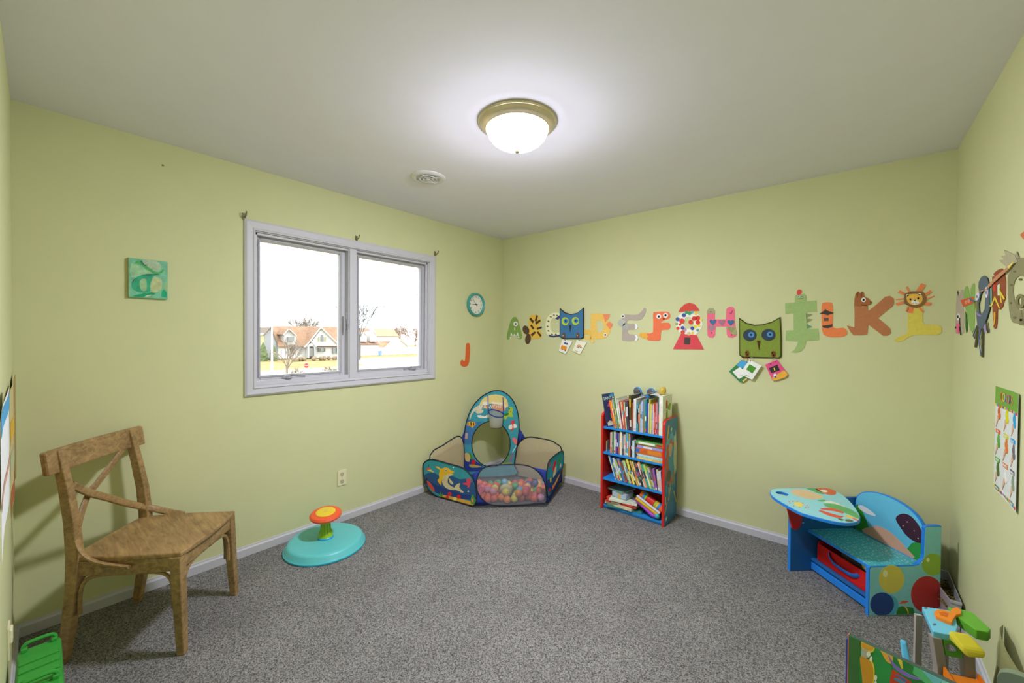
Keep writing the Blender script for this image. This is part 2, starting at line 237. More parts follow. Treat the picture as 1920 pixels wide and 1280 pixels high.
ART['card_bus']={'f':[[.0,.0,.0],[1.0,.0,.0],[.0,.0,1.0]],'p':[['card','e2e0d0',0,[[(.7822,1.3698),(.8965,1.3529),(.8198,1.2295),(.7438,1.2579)]]],['print','d88a2c',1,[[(.7755,1.3143),(.8362,1.2996),(.8281,1.2603),(.7642,1.2782)]]],['print','3a5a8a',1,[[(.8273,1.3336),(.8266,1.3302),(.8247,1.3273),(.8216,1.325),(.8179,1.3238),(.8139,1.3237),(.8101,1.3248),(.8071,1.327),(.805,1.3299),(.8043,1.3332),(.8049,1.3366),(.8069,1.3396),(.81,1.3418),(.8137,1.343),(.8177,1.3431),(.8215,1.342),(.8245,1.3398),(.8266,1.3369)]]],['print','3a5a8a',1,[[(.8474,1.3266),(.8467,1.3233),(.8448,1.3203),(.8418,1.3181),(.838,1.3168),(.8341,1.3168),(.8303,1.3179),(.8273,1.32),(.8252,1.3229),(.8245,1.3262),(.8252,1.3296),(.8271,1.3325),(.8301,1.3348),(.8339,1.336),(.8378,1.3361),(.8416,1.335),(.8446,1.3328),(.8466,1.3299)]]],['print','3a3a3a',1,[[(.789,1.2715),(.7886,1.2694),(.7874,1.2675),(.7854,1.266),(.7831,1.2652),(.7806,1.2652),(.7782,1.2658),(.7762,1.2672),(.7749,1.269),(.7745,1.2711),(.7749,1.2732),(.7761,1.2751),(.7781,1.2765),(.7804,1.2773),(.783,1.2774),(.7853,1.2767),(.7873,1.2754),(.7886,1.2736)]]],['print','3a3a3a',1,[[(.8238,1.2626),(.8233,1.2605),(.8221,1.2586),(.8202,1.2572),(.8179,1.2564),(.8154,1.2563),(.813,1.257),(.8111,1.2583),(.8098,1.2601),(.8094,1.2622),(.8098,1.2643),(.811,1.2662),(.8129,1.2676),(.8153,1.2684),(.8178,1.2685),(.8201,1.2678),(.822,1.2665),(.8233,1.2647)]]],['hole','55503c',1,[[(.8213,1.3604),(.8209,1.3587),(.82,1.3572),(.8184,1.3561),(.8166,1.3555),(.8146,1.3555),(.8127,1.3561),(.8111,1.3571),(.8101,1.3586),(.8098,1.3603),(.8101,1.3619),(.8111,1.3634),(.8126,1.3645),(.8145,1.3651),(.8165,1.3652),(.8183,1.3646),(.8199,1.3635),(.8209,1.3621)]]]]}
ART['card_rainbow']={'f':[[.0,.0,.0],[1.0,.0,.0],[.0,.0,1.0]],'p':[['card','dedfc4',0,[[(.9449,1.3655),(1.0465,1.3431),(.9765,1.2312),(.8975,1.2623)]]],['print','d88a3c',1,[[(.9402,1.2875),(.9455,1.314),(.9659,1.324),(.9892,1.3149),(1.003,1.2867),(.9935,1.2865),(.9838,1.3053),(.966,1.3132),(.9524,1.3058),(.9485,1.2877)]]],['print','3a6a9a',2,[[(.9512,1.2878),(.9566,1.3047),(.9674,1.3097),(.9811,1.3028),(.9895,1.2864),(.9813,1.2885),(.973,1.3003),(.9662,1.3013),(.9595,1.288)]]],['print','8a8a70',1,[[(.9211,1.269),(.9598,1.2569),(.9571,1.2533),(.9183,1.2653)]]],['hole','55503c',1,[[(.9737,1.3598),(.9734,1.3582),(.9725,1.3568),(.971,1.3557),(.9693,1.3551),(.9674,1.3551),(.9656,1.3556),(.9641,1.3567),(.9631,1.3581),(.9628,1.3597),(.9631,1.3613),(.964,1.3628),(.9655,1.3639),(.9673,1.3645),(.9692,1.3645),(.9709,1.3639),(.9724,1.3629),(.9734,1.3615)]]]]}
ART['D']={'f':[[.0,.0,.0],[1.0,.0,.0],[.0,.0,1.0]],'p':[['body','dcb45c',0,[[(1.0794,1.589),(1.0819,1.6097),(1.0975,1.606),(1.147,1.6083),(1.1986,1.6028),(1.223,1.5842),(1.2403,1.5584),(1.2644,1.529),(1.2828,1.4989),(1.2852,1.4729),(1.2785,1.4482),(1.2654,1.422),(1.2471,1.3995),(1.229,1.3863),(1.2012,1.3787),(1.1435,1.3744),(1.0897,1.3753),(1.0786,1.3735),(1.0816,1.3963),(1.0789,1.4929)],[(1.1422,1.5411),(1.1651,1.5446),(1.1906,1.5367),(1.2066,1.52),(1.2149,1.4975),(1.2123,1.4693),(1.2004,1.445),(1.1749,1.4345),(1.1498,1.4371),(1.1417,1.4593),(1.1402,1.4891),(1.1376,1.5186)]]],['foot','e4845c',1,[[(1.2024,1.6004),(1.2707,1.595),(1.2612,1.5613),(1.2258,1.5246)]]],['foot','e4845c',1,[[(1.2335,1.5052),(1.2555,1.5264),(1.2714,1.5306),(1.2801,1.5192),(1.2959,1.5145),(1.2974,1.4965),(1.271,1.4607),(1.256,1.4823)]]],['eye','e4e2d4',1,[[(1.2444,1.4131),(1.2435,1.4081),(1.2408,1.4036),(1.2365,1.4003),(1.2313,1.3985),(1.2257,1.3985),(1.2204,1.4002),(1.216,1.4035),(1.2131,1.408),(1.2121,1.413),(1.213,1.4181),(1.2158,1.4226),(1.2201,1.4259),(1.2253,1.4277),(1.2309,1.4277),(1.2362,1.4259),(1.2406,1.4226),(1.2434,1.4182)]]],['pupil','2c2a26',2,[[(1.237,1.4131),(1.2359,1.4091),(1.2327,1.4062),(1.2284,1.4051),(1.224,1.4062),(1.2208,1.4091),(1.2196,1.4131),(1.2207,1.4171),(1.2239,1.42),(1.2282,1.4211),(1.2326,1.42),(1.2358,1.4171)]]],['tail','d4ac4c',1,[[(1.0038,1.455),(1.0756,1.4617),(1.0893,1.4056),(1.0122,1.4242)]]],['tail','d8b45c',0,[[(.999,1.4052),(1.0855,1.4009),(1.0858,1.3753),(1.0262,1.3699)]]],['wing','d8b868',1,[[(1.0634,1.375),(1.1184,1.364),(1.1136,1.336),(1.0822,1.3448)]]]]}
ART['E']={'f':[[.0,.0,.0],[1.0,.0,.0],[.0,.0,1.0]],'p':[['body','a59a8e',0,[[(1.3811,1.5806),(1.3836,1.5923),(1.3986,1.5911),(1.4431,1.5871),(1.4905,1.583),(1.5165,1.5854),(1.535,1.5924),(1.5523,1.6064),(1.5655,1.6213),(1.5727,1.6326),(1.5784,1.6389),(1.5892,1.637),(1.597,1.6276),(1.595,1.6084),(1.5867,1.5855),(1.5725,1.5624),(1.5544,1.5437),(1.5367,1.5375),(1.5134,1.537),(1.4725,1.5398),(1.4363,1.5397),(1.4268,1.5245),(1.4366,1.509),(1.4734,1.5086),(1.5115,1.509),(1.5249,1.4988),(1.5274,1.4851),(1.5265,1.4698),(1.5144,1.4572),(1.4757,1.4568),(1.4396,1.4554),(1.4368,1.4373),(1.4515,1.4193),(1.4831,1.4182),(1.5148,1.4184),(1.5267,1.4071),(1.5296,1.3926),(1.5336,1.377),(1.5211,1.3645),(1.4623,1.3606),(1.4012,1.3629),(1.385,1.3674),(1.3846,1.3849),(1.3857,1.4312),(1.3881,1.4865),(1.3838,1.5392)]]],['ear','a7aba0',1,[[(1.4157,1.517),(1.4093,1.499),(1.3919,1.488),(1.3701,1.4882),(1.3522,1.4997),(1.3452,1.5182),(1.3518,1.5363),(1.3694,1.5473),(1.3912,1.5468),(1.4089,1.5352)]]],['ear','9ea298',1,[[(1.4461,1.4859),(1.441,1.468),(1.4273,1.4569),(1.4102,1.457),(1.396,1.4683),(1.3905,1.4865),(1.3956,1.5046),(1.4095,1.5156),(1.4267,1.5153),(1.4406,1.504)]]],['eye','e4e2d4',1,[[(1.4104,1.5743),(1.4094,1.5687),(1.4065,1.5638),(1.4019,1.5602),(1.3962,1.5584),(1.3901,1.5585),(1.3843,1.5606),(1.3796,1.5644),(1.3765,1.5695),(1.3753,1.5752),(1.3763,1.5809),(1.3793,1.5858),(1.384,1.5893),(1.3897,1.5911),(1.3958,1.591),(1.4015,1.5888),(1.4062,1.585),(1.4093,1.5799)]]],['pupil','2c2a26',2,[[(1.4011,1.5745),(1.4001,1.5707),(1.3971,1.568),(1.393,1.567),(1.3889,1.5682),(1.3859,1.5711),(1.3847,1.575),(1.3858,1.5788),(1.3888,1.5815),(1.3928,1.5825),(1.3969,1.5813),(1.4,1.5784)]]],['toenails','e2e0d8',1,[[(1.497,1.5081),(1.5183,1.5046),(1.5274,1.4851),(1.5188,1.4615),(1.4987,1.4584),(1.5074,1.4831)]]],['toenails','e2e0d8',1,[[(1.498,1.4172),(1.5194,1.4141),(1.5296,1.3926),(1.5222,1.3666),(1.4998,1.3653),(1.5107,1.3924)]]]]}
ART['F']={'f':[[.0,.0,.0],[1.0,.0,.0],[.0,.0,1.0]],'p':[['body','e3704c',0,[[(1.6543,1.5835),(1.659,1.6011),(1.6751,1.6006),(1.7188,1.6033),(1.7627,1.6017),(1.7818,1.5952),(1.7901,1.5845),(1.7944,1.5682),(1.7905,1.5518),(1.7738,1.5417),(1.7534,1.5342),(1.7368,1.5278),(1.7249,1.5224),(1.7198,1.5164),(1.725,1.512),(1.7511,1.5137),(1.779,1.5132),(1.792,1.5018),(1.7964,1.4864),(1.7925,1.4697),(1.7797,1.4559),(1.7516,1.4562),(1.7247,1.452),(1.7195,1.4191),(1.7194,1.3846),(1.7169,1.3719),(1.704,1.3679),(1.6596,1.366),(1.6141,1.3699),(1.5992,1.3829),(1.5965,1.3994),(1.5951,1.4157),(1.6027,1.4292),(1.63,1.4255),(1.656,1.4365),(1.6571,1.5093)]]],['tail_tip','d6a446',1,[[(1.5458,1.4292),(1.6156,1.4313),(1.6028,1.4165),(1.6181,1.4027),(1.6053,1.391),(1.6141,1.3763),(1.5705,1.3865),(1.5372,1.4098)]]],['eye','e4e2d4',1,[[(1.7213,1.5638),(1.7202,1.5571),(1.7169,1.5513),(1.7117,1.547),(1.7053,1.5448),(1.6985,1.545),(1.692,1.5475),(1.6866,1.552),(1.6831,1.5581),(1.6818,1.5649),(1.683,1.5716),(1.6863,1.5775),(1.6916,1.5818),(1.698,1.5839),(1.7048,1.5837),(1.7113,1.5812),(1.7166,1.5766),(1.72,1.5706)]]],['pupil','2c2a26',2,[[(1.711,1.5641),(1.7098,1.5595),(1.7064,1.5561),(1.7018,1.555),(1.6971,1.5564),(1.6936,1.5599),(1.6923,1.5646),(1.6935,1.5693),(1.6969,1.5726),(1.7015,1.5737),(1.7062,1.5723),(1.7097,1.5688)]]],['eye','e4e2d4',1,[[(1.7752,1.5716),(1.7742,1.565),(1.7709,1.5592),(1.7658,1.555),(1.7596,1.5529),(1.7529,1.553),(1.7465,1.5555),(1.7413,1.56),(1.7379,1.566),(1.7366,1.5727),(1.7377,1.5794),(1.741,1.5852),(1.7461,1.5894),(1.7524,1.5915),(1.7591,1.5913),(1.7654,1.5888),(1.7706,1.5843),(1.774,1.5783)]]],['pupil','2c2a26',2,[[(1.7651,1.5719),(1.764,1.5673),(1.7607,1.564),(1.7561,1.5629),(1.7515,1.5643),(1.7481,1.5678),(1.7468,1.5724),(1.748,1.577),(1.7513,1.5803),(1.7559,1.5814),(1.7605,1.5801),(1.7638,1.5766)]]],['nose','2e2a26',1,[[(1.7318,1.5491),(1.7522,1.5486),(1.7412,1.5345)]]]]}
ART['G']={'f':[[.0,.0,.0],[1.0,.0,.0],[.0,.0,1.0]],'p':[['ring','e2dfce',0,[[(2.0332,1.5022),(2.029,1.4722),(2.0159,1.4452),(1.995,1.4236),(1.9683,1.4095),(1.9383,1.4045),(1.9077,1.4092),(1.8796,1.4234),(1.857,1.4456),(1.8422,1.4739),(1.8368,1.5052),(1.8414,1.5363),(1.8555,1.5641),(1.8776,1.5857),(1.9053,1.599),(1.9358,1.6027),(1.966,1.5968),(1.993,1.582),(2.0144,1.5598),(2.0282,1.5323)],[(1.9726,1.508),(1.9689,1.4876),(1.9583,1.4712),(1.9426,1.4622),(1.9249,1.4623),(1.9088,1.4717),(1.8974,1.4884),(1.8931,1.5093),(1.8969,1.5301),(1.9078,1.5465),(1.9237,1.5553),(1.9414,1.5548),(1.9573,1.5453),(1.9684,1.5286)]]],['base','c84a50',1,[[(1.8768,1.4233),(1.9922,1.4156),(2.0466,1.3053),(1.8176,1.3022)]]],['slot','46403c',2,[[(1.9051,1.3964),(1.9487,1.3947),(1.9466,1.3412),(1.9029,1.3424)]]],['cap','c24c42',1,[[(1.8553,1.5945),(1.8714,1.6271),(1.9047,1.6557),(1.9378,1.664),(1.9763,1.6514),(2.0035,1.6169),(2.0129,1.6)]]],['gumball','3f5590',2,[[(1.9134,1.5687),(1.9115,1.5608),(1.906,1.5551),(1.8984,1.5532),(1.8906,1.5555),(1.8849,1.5615),(1.8828,1.5696),(1.8847,1.5775),(1.8903,1.5832),(1.898,1.5851),(1.9056,1.5827),(1.9113,1.5767)]]],['gumball','3f8f5a',2,[[(1.9293,1.5901),(1.9278,1.5837),(1.9233,1.5791),(1.9171,1.5776),(1.9109,1.5795),(1.9063,1.5844),(1.9046,1.5909),(1.9062,1.5973),(1.9107,1.6019),(1.9168,1.6034),(1.923,1.6015),(1.9276,1.5966)]]],['gumball','3f9a60',2,[[(1.9539,1.5824),(1.9521,1.575),(1.947,1.5697),(1.94,1.568),(1.9329,1.5701),(1.9276,1.5757),(1.9256,1.5833),(1.9274,1.5906),(1.9326,1.5959),(1.9396,1.5977),(1.9467,1.5954),(1.9519,1.5898)]]],['gumball','5aa0a8',2,[[(1.9706,1.5907),(1.9692,1.5848),(1.9651,1.5806),(1.9595,1.5792),(1.9539,1.581),(1.9497,1.5855),(1.9482,1.5914),(1.9496,1.5973),(1.9537,1.6015),(1.9593,1.6029),(1.9649,1.6011),(1.969,1.5966)]]],['gumball','d6ba3c',2,[[(1.9975,1.581),(1.996,1.5747),(1.9917,1.5701),(1.9857,1.5686),(1.9797,1.5705),(1.9752,1.5753),(1.9735,1.5817),(1.975,1.5881),(1.9794,1.5926),(1.9854,1.5941),(1.9914,1.5922),(1.9959,1.5874)]]],['gumball','3f5a90',2,[[(1.8667,1.5389),(1.8647,1.5309),(1.8591,1.5251),(1.8513,1.5231),(1.8434,1.5254),(1.8376,1.5314),(1.8354,1.5396),(1.8374,1.5476),(1.8431,1.5534),(1.8509,1.5554),(1.8587,1.553),(1.8645,1.547)]]],['gumball','c8483c',2,[[(1.9035,1.5231),(1.9009,1.5127),(1.8937,1.5051),(1.8836,1.5025),(1.8734,1.5054),(1.8658,1.5133),(1.863,1.5239),(1.8656,1.5344),(1.8729,1.542),(1.8831,1.5445),(1.8932,1.5415),(1.9007,1.5336)]]],['gumball','cc2e2c',2,[[(1.8788,1.4965),(1.8776,1.4915),(1.8741,1.4879),(1.8693,1.4866),(1.8644,1.488),(1.8608,1.4917),(1.8594,1.4968),(1.8607,1.5018),(1.8642,1.5054),(1.869,1.5067),(1.8739,1.5053),(1.8775,1.5015)]]],['gumball','8a9a60',2,[[(1.8545,1.5019),(1.8531,1.4963),(1.8492,1.4923),(1.8438,1.4909),(1.8384,1.4925),(1.8344,1.4966),(1.8329,1.5022),(1.8343,1.5077),(1.8382,1.5117),(1.8436,1.5131),(1.849,1.5116),(1.853,1.5074)]]],['gumball','d2442e',2,[[(1.8666,1.4665),(1.865,1.46),(1.8604,1.4552),(1.8541,1.4535),(1.8477,1.4553),(1.843,1.4601),(1.8412,1.4667),(1.8428,1.4732),(1.8474,1.478),(1.8538,1.4797),(1.8601,1.4779),(1.8648,1.4731)]]],['gumball','4a5a90',2,[[(1.9042,1.4702),(1.9023,1.4627),(1.8971,1.4573),(1.89,1.4553),(1.8827,1.4574),(1.8773,1.4629),(1.8753,1.4705),(1.8771,1.478),(1.8824,1.4834),(1.8896,1.4854),(1.8968,1.4833),(1.9022,1.4777)]]],['gumball','a58fa6',2,[[(1.9206,1.4562),(1.9189,1.4492),(1.914,1.4441),(1.9074,1.4423),(1.9007,1.4442),(1.8957,1.4493),(1.8938,1.4563),(1.8955,1.4633),(1.9004,1.4684),(1.907,1.4702),(1.9137,1.4683),(1.9187,1.4631)]]],['gumball','c8503c',2,[[(1.9075,1.4353),(1.9054,1.4268),(1.8995,1.4206),(1.8914,1.4183),(1.8832,1.4205),(1.8771,1.4268),(1.8748,1.4353),(1.8769,1.4438),(1.8828,1.4501),(1.891,1.4523),(1.8992,1.45),(1.9052,1.4438)]]],['gumball','3f4f90',2,[[(1.9759,1.4657),(1.9741,1.4583),(1.9691,1.453),(1.9621,1.451),(1.955,1.453),(1.9498,1.4585),(1.9478,1.4659),(1.9496,1.4733),(1.9547,1.4787),(1.9617,1.4806),(1.9687,1.4786),(1.9739,1.4731)]]],['gumball','d6be3e',2,[[(1.9951,1.4803),(1.9936,1.4739),(1.9893,1.4693),(1.9833,1.4676),(1.9772,1.4694),(1.9727,1.4741),(1.971,1.4805),(1.9726,1.4869),(1.9769,1.4915),(1.983,1.4931),(1.989,1.4914),(1.9934,1.4866)]]],['gumball','dcc83e',2,[[(2.0207,1.4858),(2.0193,1.48),(2.0154,1.4758),(2.0099,1.4742),(2.0044,1.4759),(2.0003,1.4802),(1.9987,1.4861),(2.0001,1.4919),(2.0041,1.4962),(2.0096,1.4977),(2.0151,1.496),(2.0192,1.4917)]]],['gumball','6a9a7a',2,[[(2.012,1.4528),(2.0106,1.4469),(2.0066,1.4426),(2.0011,1.4411),(1.9956,1.4427),(1.9915,1.447),(1.9899,1.4529),(1.9913,1.4587),(1.9953,1.463),(2.0008,1.4646),(2.0064,1.4629),(2.0104,1.4586)]]],['gumball','c4b486',2,[[(1.9502,1.4254),(1.9484,1.4179),(1.9433,1.4125),(1.9363,1.4105),(1.9292,1.4124),(1.9239,1.4179),(1.9219,1.4253),(1.9237,1.4328),(1.9288,1.4382),(1.9359,1.4402),(1.943,1.4382),(1.9483,1.4328)]]],['gumball','d4c43e',2,[[(1.9745,1.4293),(1.9732,1.4239),(1.9695,1.4199),(1.9644,1.4185),(1.9592,1.4199),(1.9554,1.4239),(1.9539,1.4293),(1.9552,1.4348),(1.959,1.4387),(1.9641,1.4402),(1.9692,1.4387),(1.973,1.4347)]]],['gumball','cc4438',2,[[(1.966,1.514),(1.9638,1.5052),(1.9578,1.4988),(1.9493,1.4965),(1.9408,1.499),(1.9345,1.5057),(1.9322,1.5146),(1.9343,1.5235),(1.9405,1.5299),(1.9489,1.5321),(1.9574,1.5296),(1.9636,1.523)]]],['gumball','c84238',2,[[(1.9907,1.542),(1.9885,1.5333),(1.9825,1.5269),(1.9742,1.5247),(1.9658,1.5273),(1.9596,1.5339),(1.9572,1.5428),(1.9593,1.5516),(1.9654,1.558),(1.9738,1.5601),(1.9821,1.5575),(1.9883,1.5509)]]],['gumball','cc4438',2,[[(2.0181,1.5443),(2.0159,1.5351),(2.0097,1.5285),(2.001,1.5261),(1.9922,1.5288),(1.9857,1.5358),(1.9832,1.5451),(1.9855,1.5544),(1.9918,1.561),(2.0005,1.5633),(2.0093,1.5606),(2.0157,1.5536)]]],['gumball','c84238',2,[[(2.0186,1.5112),(2.0164,1.502),(2.0101,1.4953),(2.0014,1.4929),(1.9926,1.4955),(1.9861,1.5024),(1.9836,1.5118),(1.9859,1.5211),(1.9922,1.5277),(2.0009,1.5301),(2.0097,1.5274),(2.0161,1.5205)]]],['gumball','d6c64a',2,[[(2.0328,1.5333),(2.0317,1.5284),(2.0284,1.525),(2.0239,1.5237),(2.0193,1.5251),(2.0159,1.5288),(2.0146,1.5337),(2.0158,1.5385),(2.0191,1.542),(2.0236,1.5432),(2.0282,1.5418),(2.0315,1.5382)]]]]}
ART['H']={'f':[[.0,.0,.0],[1.0,.0,.0],[.0,.0,1.0]],'p':[['body','de687e',0,[[(2.0644,1.5972),(2.0767,1.616),(2.1067,1.6157),(2.1192,1.5971),(2.12,1.5323),(2.1939,1.5307),(2.1955,1.6047),(2.2137,1.6217),(2.2388,1.6188),(2.2506,1.5998),(2.2526,1.5054),(2.2643,1.4313),(2.2605,1.4063),(2.2375,1.395),(2.2091,1.3995),(2.2004,1.4219),(2.198,1.4772),(2.1251,1.478),(2.1233,1.4122),(2.1095,1.395),(2.083,1.3948),(2.0694,1.412)]]],['patch','989a74',1,[[(2.0638,1.5779),(2.0644,1.5972),(2.0767,1.616),(2.1067,1.6157),(2.1192,1.5971),(2.1194,1.5762)]]],['patch','9a9c70',1,[[(2.1946,1.4782),(2.2546,1.4776),(2.266,1.4202),(2.2372,1.4201)]]],['heart','42698c',2,[[(2.1066,1.4865),(2.0933,1.5009),(2.0824,1.514),(2.0834,1.5256),(2.0929,1.5319),(2.1025,1.5278),(2.1061,1.52),(2.1096,1.5277),(2.119,1.5314),(2.1285,1.5247),(2.1298,1.5131),(2.1194,1.5005)]]],['heart','98707e',2,[[(2.1673,1.4829),(2.1544,1.4971),(2.1437,1.5101),(2.1448,1.5216),(2.154,1.5278),(2.1633,1.5237),(2.1669,1.516),(2.1702,1.5236),(2.1794,1.5272),(2.1886,1.5207),(2.1899,1.5093),(2.1798,1.4967)]]],['heart','42698c',2,[[(2.2264,1.4822),(2.2138,1.4962),(2.2034,1.509),(2.2044,1.5204),(2.2134,1.5265),(2.2225,1.5225),(2.226,1.5149),(2.2293,1.5224),(2.2382,1.526),(2.2472,1.5195),(2.2485,1.5083),(2.2386,1.4959)]]],['heart','9c7a88',2,[[(2.0983,1.4415),(2.085,1.4558),(2.0741,1.4689),(2.0751,1.4806),(2.0846,1.487),(2.0942,1.483),(2.0979,1.4752),(2.1014,1.4829),(2.1108,1.4867),(2.1204,1.4801),(2.1217,1.4685),(2.1112,1.4557)]]],['heart','8c8a60',2,[[(2.2312,1.4319),(2.2186,1.4458),(2.2083,1.4585),(2.2093,1.4698),(2.2183,1.476),(2.2273,1.4722),(2.2308,1.4646),(2.2341,1.4721),(2.243,1.4758),(2.252,1.4694),(2.2532,1.4582),(2.2434,1.4457)]]],['dot','3a2e2e',2,[[(2.0956,1.5884),(2.0943,1.5851),(2.0912,1.5838),(2.0881,1.5853),(2.0868,1.5887),(2.088,1.5921),(2.0911,1.5934),(2.0943,1.5918)]]],['dot','3a2e2e',2,[[(2.1046,1.4313),(2.1034,1.4279),(2.1003,1.4265),(2.0972,1.4279),(2.0958,1.4313),(2.0971,1.4347),(2.1002,1.4361),(2.1033,1.4347)]]],['dot','3a2e2e',2,[[(2.2381,1.4164),(2.2369,1.4131),(2.234,1.4118),(2.231,1.4131),(2.2298,1.4164),(2.2309,1.4197),(2.2338,1.4211),(2.2368,1.4197)]]],['smile','3a2e2e',2,[[(2.2168,1.5787),(2.2269,1.5747),(2.2366,1.5966),(2.239,1.5965),(2.2294,1.5709),(2.2169,1.575)]]]]}
ART['owl_green']={'f':[[.0,.0,.0],[1.0,.0,.0],[.0,.0,1.0]],'p':[['back','3c3620',0,[[(2.281,1.5394),(2.3249,1.5035),(2.3754,1.4878),(2.4246,1.4904),(2.4793,1.5081),(2.5278,1.5398),(2.5361,1.4113),(2.538,1.2726),(2.5249,1.257),(2.3047,1.2546),(2.2852,1.2723)]]],['body','788a3a',1,[[(2.2864,1.5276),(2.325,1.4951),(2.3755,1.4796),(2.4247,1.4823),(2.4794,1.5001),(2.5233,1.5296),(2.5302,1.4113),(2.5319,1.278),(2.5215,1.2648),(2.3075,1.2631),(2.2911,1.2784)]]],['eye','39434f',2,[[(2.3906,1.4147),(2.3883,1.4007),(2.3813,1.3883),(2.3704,1.379),(2.357,1.3739),(2.3425,1.3737),(2.3287,1.3785),(2.3173,1.3876),(2.3098,1.4001),(2.307,1.4144),(2.3094,1.4287),(2.3166,1.4412),(2.3277,1.4505),(2.3414,1.4553),(2.3559,1.4552),(2.3695,1.4503),(2.3806,1.4411),(2.3879,1.4287)]]],['eye','39434f',2,[[(2.5021,1.4175),(2.4998,1.4038),(2.493,1.3918),(2.4823,1.3827),(2.4691,1.3778),(2.4548,1.3776),(2.4413,1.3822),(2.4301,1.3912),(2.4227,1.4034),(2.42,1.4173),(2.4224,1.4312),(2.4294,1.4434),(2.4404,1.4524),(2.4538,1.4571),(2.468,1.457),(2.4814,1.4522),(2.4923,1.4432),(2.4995,1.4312)]]],['iris','4e84b0',3,[[(2.3785,1.4179),(2.3774,1.4112),(2.3742,1.4052),(2.3691,1.4008),(2.3628,1.3984),(2.3561,1.3983),(2.3497,1.4007),(2.3445,1.4051),(2.341,1.411),(2.3398,1.4178),(2.3409,1.4246),(2.3442,1.4306),(2.3493,1.4351),(2.3556,1.4374),(2.3623,1.4374),(2.3686,1.435),(2.3738,1.4306),(2.3772,1.4247)]]],['iris','4e84b0',3,[[(2.4893,1.4207),(2.4882,1.4141),(2.4852,1.4083),(2.4804,1.404),(2.4744,1.4016),(2.468,1.4016),(2.462,1.4039),(2.457,1.4082),(2.4537,1.414),(2.4525,1.4206),(2.4535,1.4272),(2.4567,1.4331),(2.4615,1.4374),(2.4675,1.4397),(2.4739,1.4396),(2.4799,1.4373),(2.4848,1.433),(2.4881,1.4273)]]],['button','20303c',4,[[(2.3656,1.4179),(2.3653,1.4154),(2.3642,1.4131),(2.3625,1.4115),(2.3604,1.4106),(2.3582,1.4106),(2.3561,1.4114),(2.3543,1.4131),(2.3532,1.4153),(2.3527,1.4179),(2.3531,1.4204),(2.3542,1.4227),(2.3559,1.4243),(2.358,1.4252),(2.3602,1.4252),(2.3623,1.4243),(2.3641,1.4227),(2.3652,1.4204)]]],['button','20303c',4,[[(2.4771,1.4207),(2.4767,1.4182),(2.4757,1.416),(2.4741,1.4144),(2.4721,1.4135),(2.47,1.4135),(2.468,1.4144),(2.4663,1.416),(2.4652,1.4181),(2.4648,1.4206),(2.4652,1.4231),(2.4662,1.4253),(2.4678,1.4269),(2.4698,1.4278),(2.4719,1.4278),(2.4739,1.4269),(2.4756,1.4253),(2.4767,1.4231)]]],['beak','4a321c',2,[[(2.3932,1.3778),(2.415,1.3781),(2.4075,1.3094)]]],['foot','6e4a26',2,[[(2.3231,1.3003),(2.332,1.3056),(2.342,1.3042),(2.3465,1.2969),(2.348,1.2862),(2.3466,1.2732),(2.3425,1.2627),(2.3344,1.2605),(2.3265,1.2655),(2.3226,1.2828)]]],['foot','6e4a26',2,[[(2.4807,1.3034),(2.4892,1.3077),(2.4989,1.3056),(2.5042,1.2979),(2.5065,1.2874),(2.5049,1.276),(2.5001,1.2672),(2.491,1.2651),(2.4825,1.2697),(2.4793,1.2866)]]],['bead','241c14',3,[[(2.3349,1.2924),(2.3337,1.2888),(2.3306,1.2873),(2.3275,1.2886),(2.3262,1.2921),(2.3274,1.2957),(2.3305,1.2972),(2.3336,1.2959)]]],['bead','241c14',3,[[(2.3409,1.2776),(2.3396,1.2741),(2.3366,1.2725),(2.3335,1.2738),(2.3322,1.2773),(2.3334,1.2809),(2.3365,1.2825),(2.3396,1.2811)]]],['bead','241c14',3,[[(2.4903,1.2941),(2.4891,1.2906),(2.4863,1.2891),(2.4834,1.2905),(2.4822,1.2938),(2.4833,1.2973),(2.4862,1.2988),(2.489,1.2974)]]],['bead','241c14',3,[[(2.4972,1.2799),(2.4961,1.2765),(2.4932,1.2749),(2.4903,1.2762),(2.4891,1.2796),(2.4903,1.283),(2.4931,1.2846),(2.496,1.2832)]]]]}
ART['card_green']={'f':[[.0,.0,.0],[1.0,.0,.0],[.0,.0,1.0]],'p':[['card','3f7a4a',0,[[(2.2213,1.1497),(2.299,1.2359),(2.3358,1.2259),(2.348,1.1203),(2.31,1.0757),(2.2877,1.0824)]]],['print','4a98c4',1,[[(2.2698,1.1975),(2.2991,1.2343),(2.3343,1.2258),(2.3289,1.1939),(2.2998,1.1798)]]],['print','dcdad0',1,[[(2.2449,1.1487),(2.2923,1.1878),(2.3369,1.1362),(2.286,1.1007)]]],['print','c9b25c',1,[[(2.3083,1.0907),(2.3372,1.1154),(2.3373,1.1046),(2.3121,1.0784)]]]]}
ART['card_white']={'f':[[.0,.0,.0],[1.0,.0,.0],[.0,.0,1.0]],'p':[['card','e0dfd4',0,[[(2.2892,1.1372),(2.3536,1.2433),(2.4249,1.2032),(2.3712,1.103)]]],['print','4a8a30',1,[[(2.3328,1.1733),(2.354,1.211),(2.395,1.186),(2.3714,1.1467)]]],['print','8aa070',1,[[(2.3209,1.1367),(2.3544,1.1257),(2.353,1.1215),(2.3195,1.1325)]]],['hole','4a463a',1,[[(2.3623,1.2346),(2.3621,1.2332),(2.3615,1.2319),(2.3606,1.2309),(2.3594,1.2304),(2.3582,1.2303),(2.357,1.2308),(2.356,1.2316),(2.3554,1.2329),(2.3552,1.2343),(2.3553,1.2357),(2.356,1.237),(2.3569,1.2379),(2.3581,1.2385),(2.3593,1.2385),(2.3605,1.2381),(2.3615,1.2372),(2.3621,1.236)]]]]}
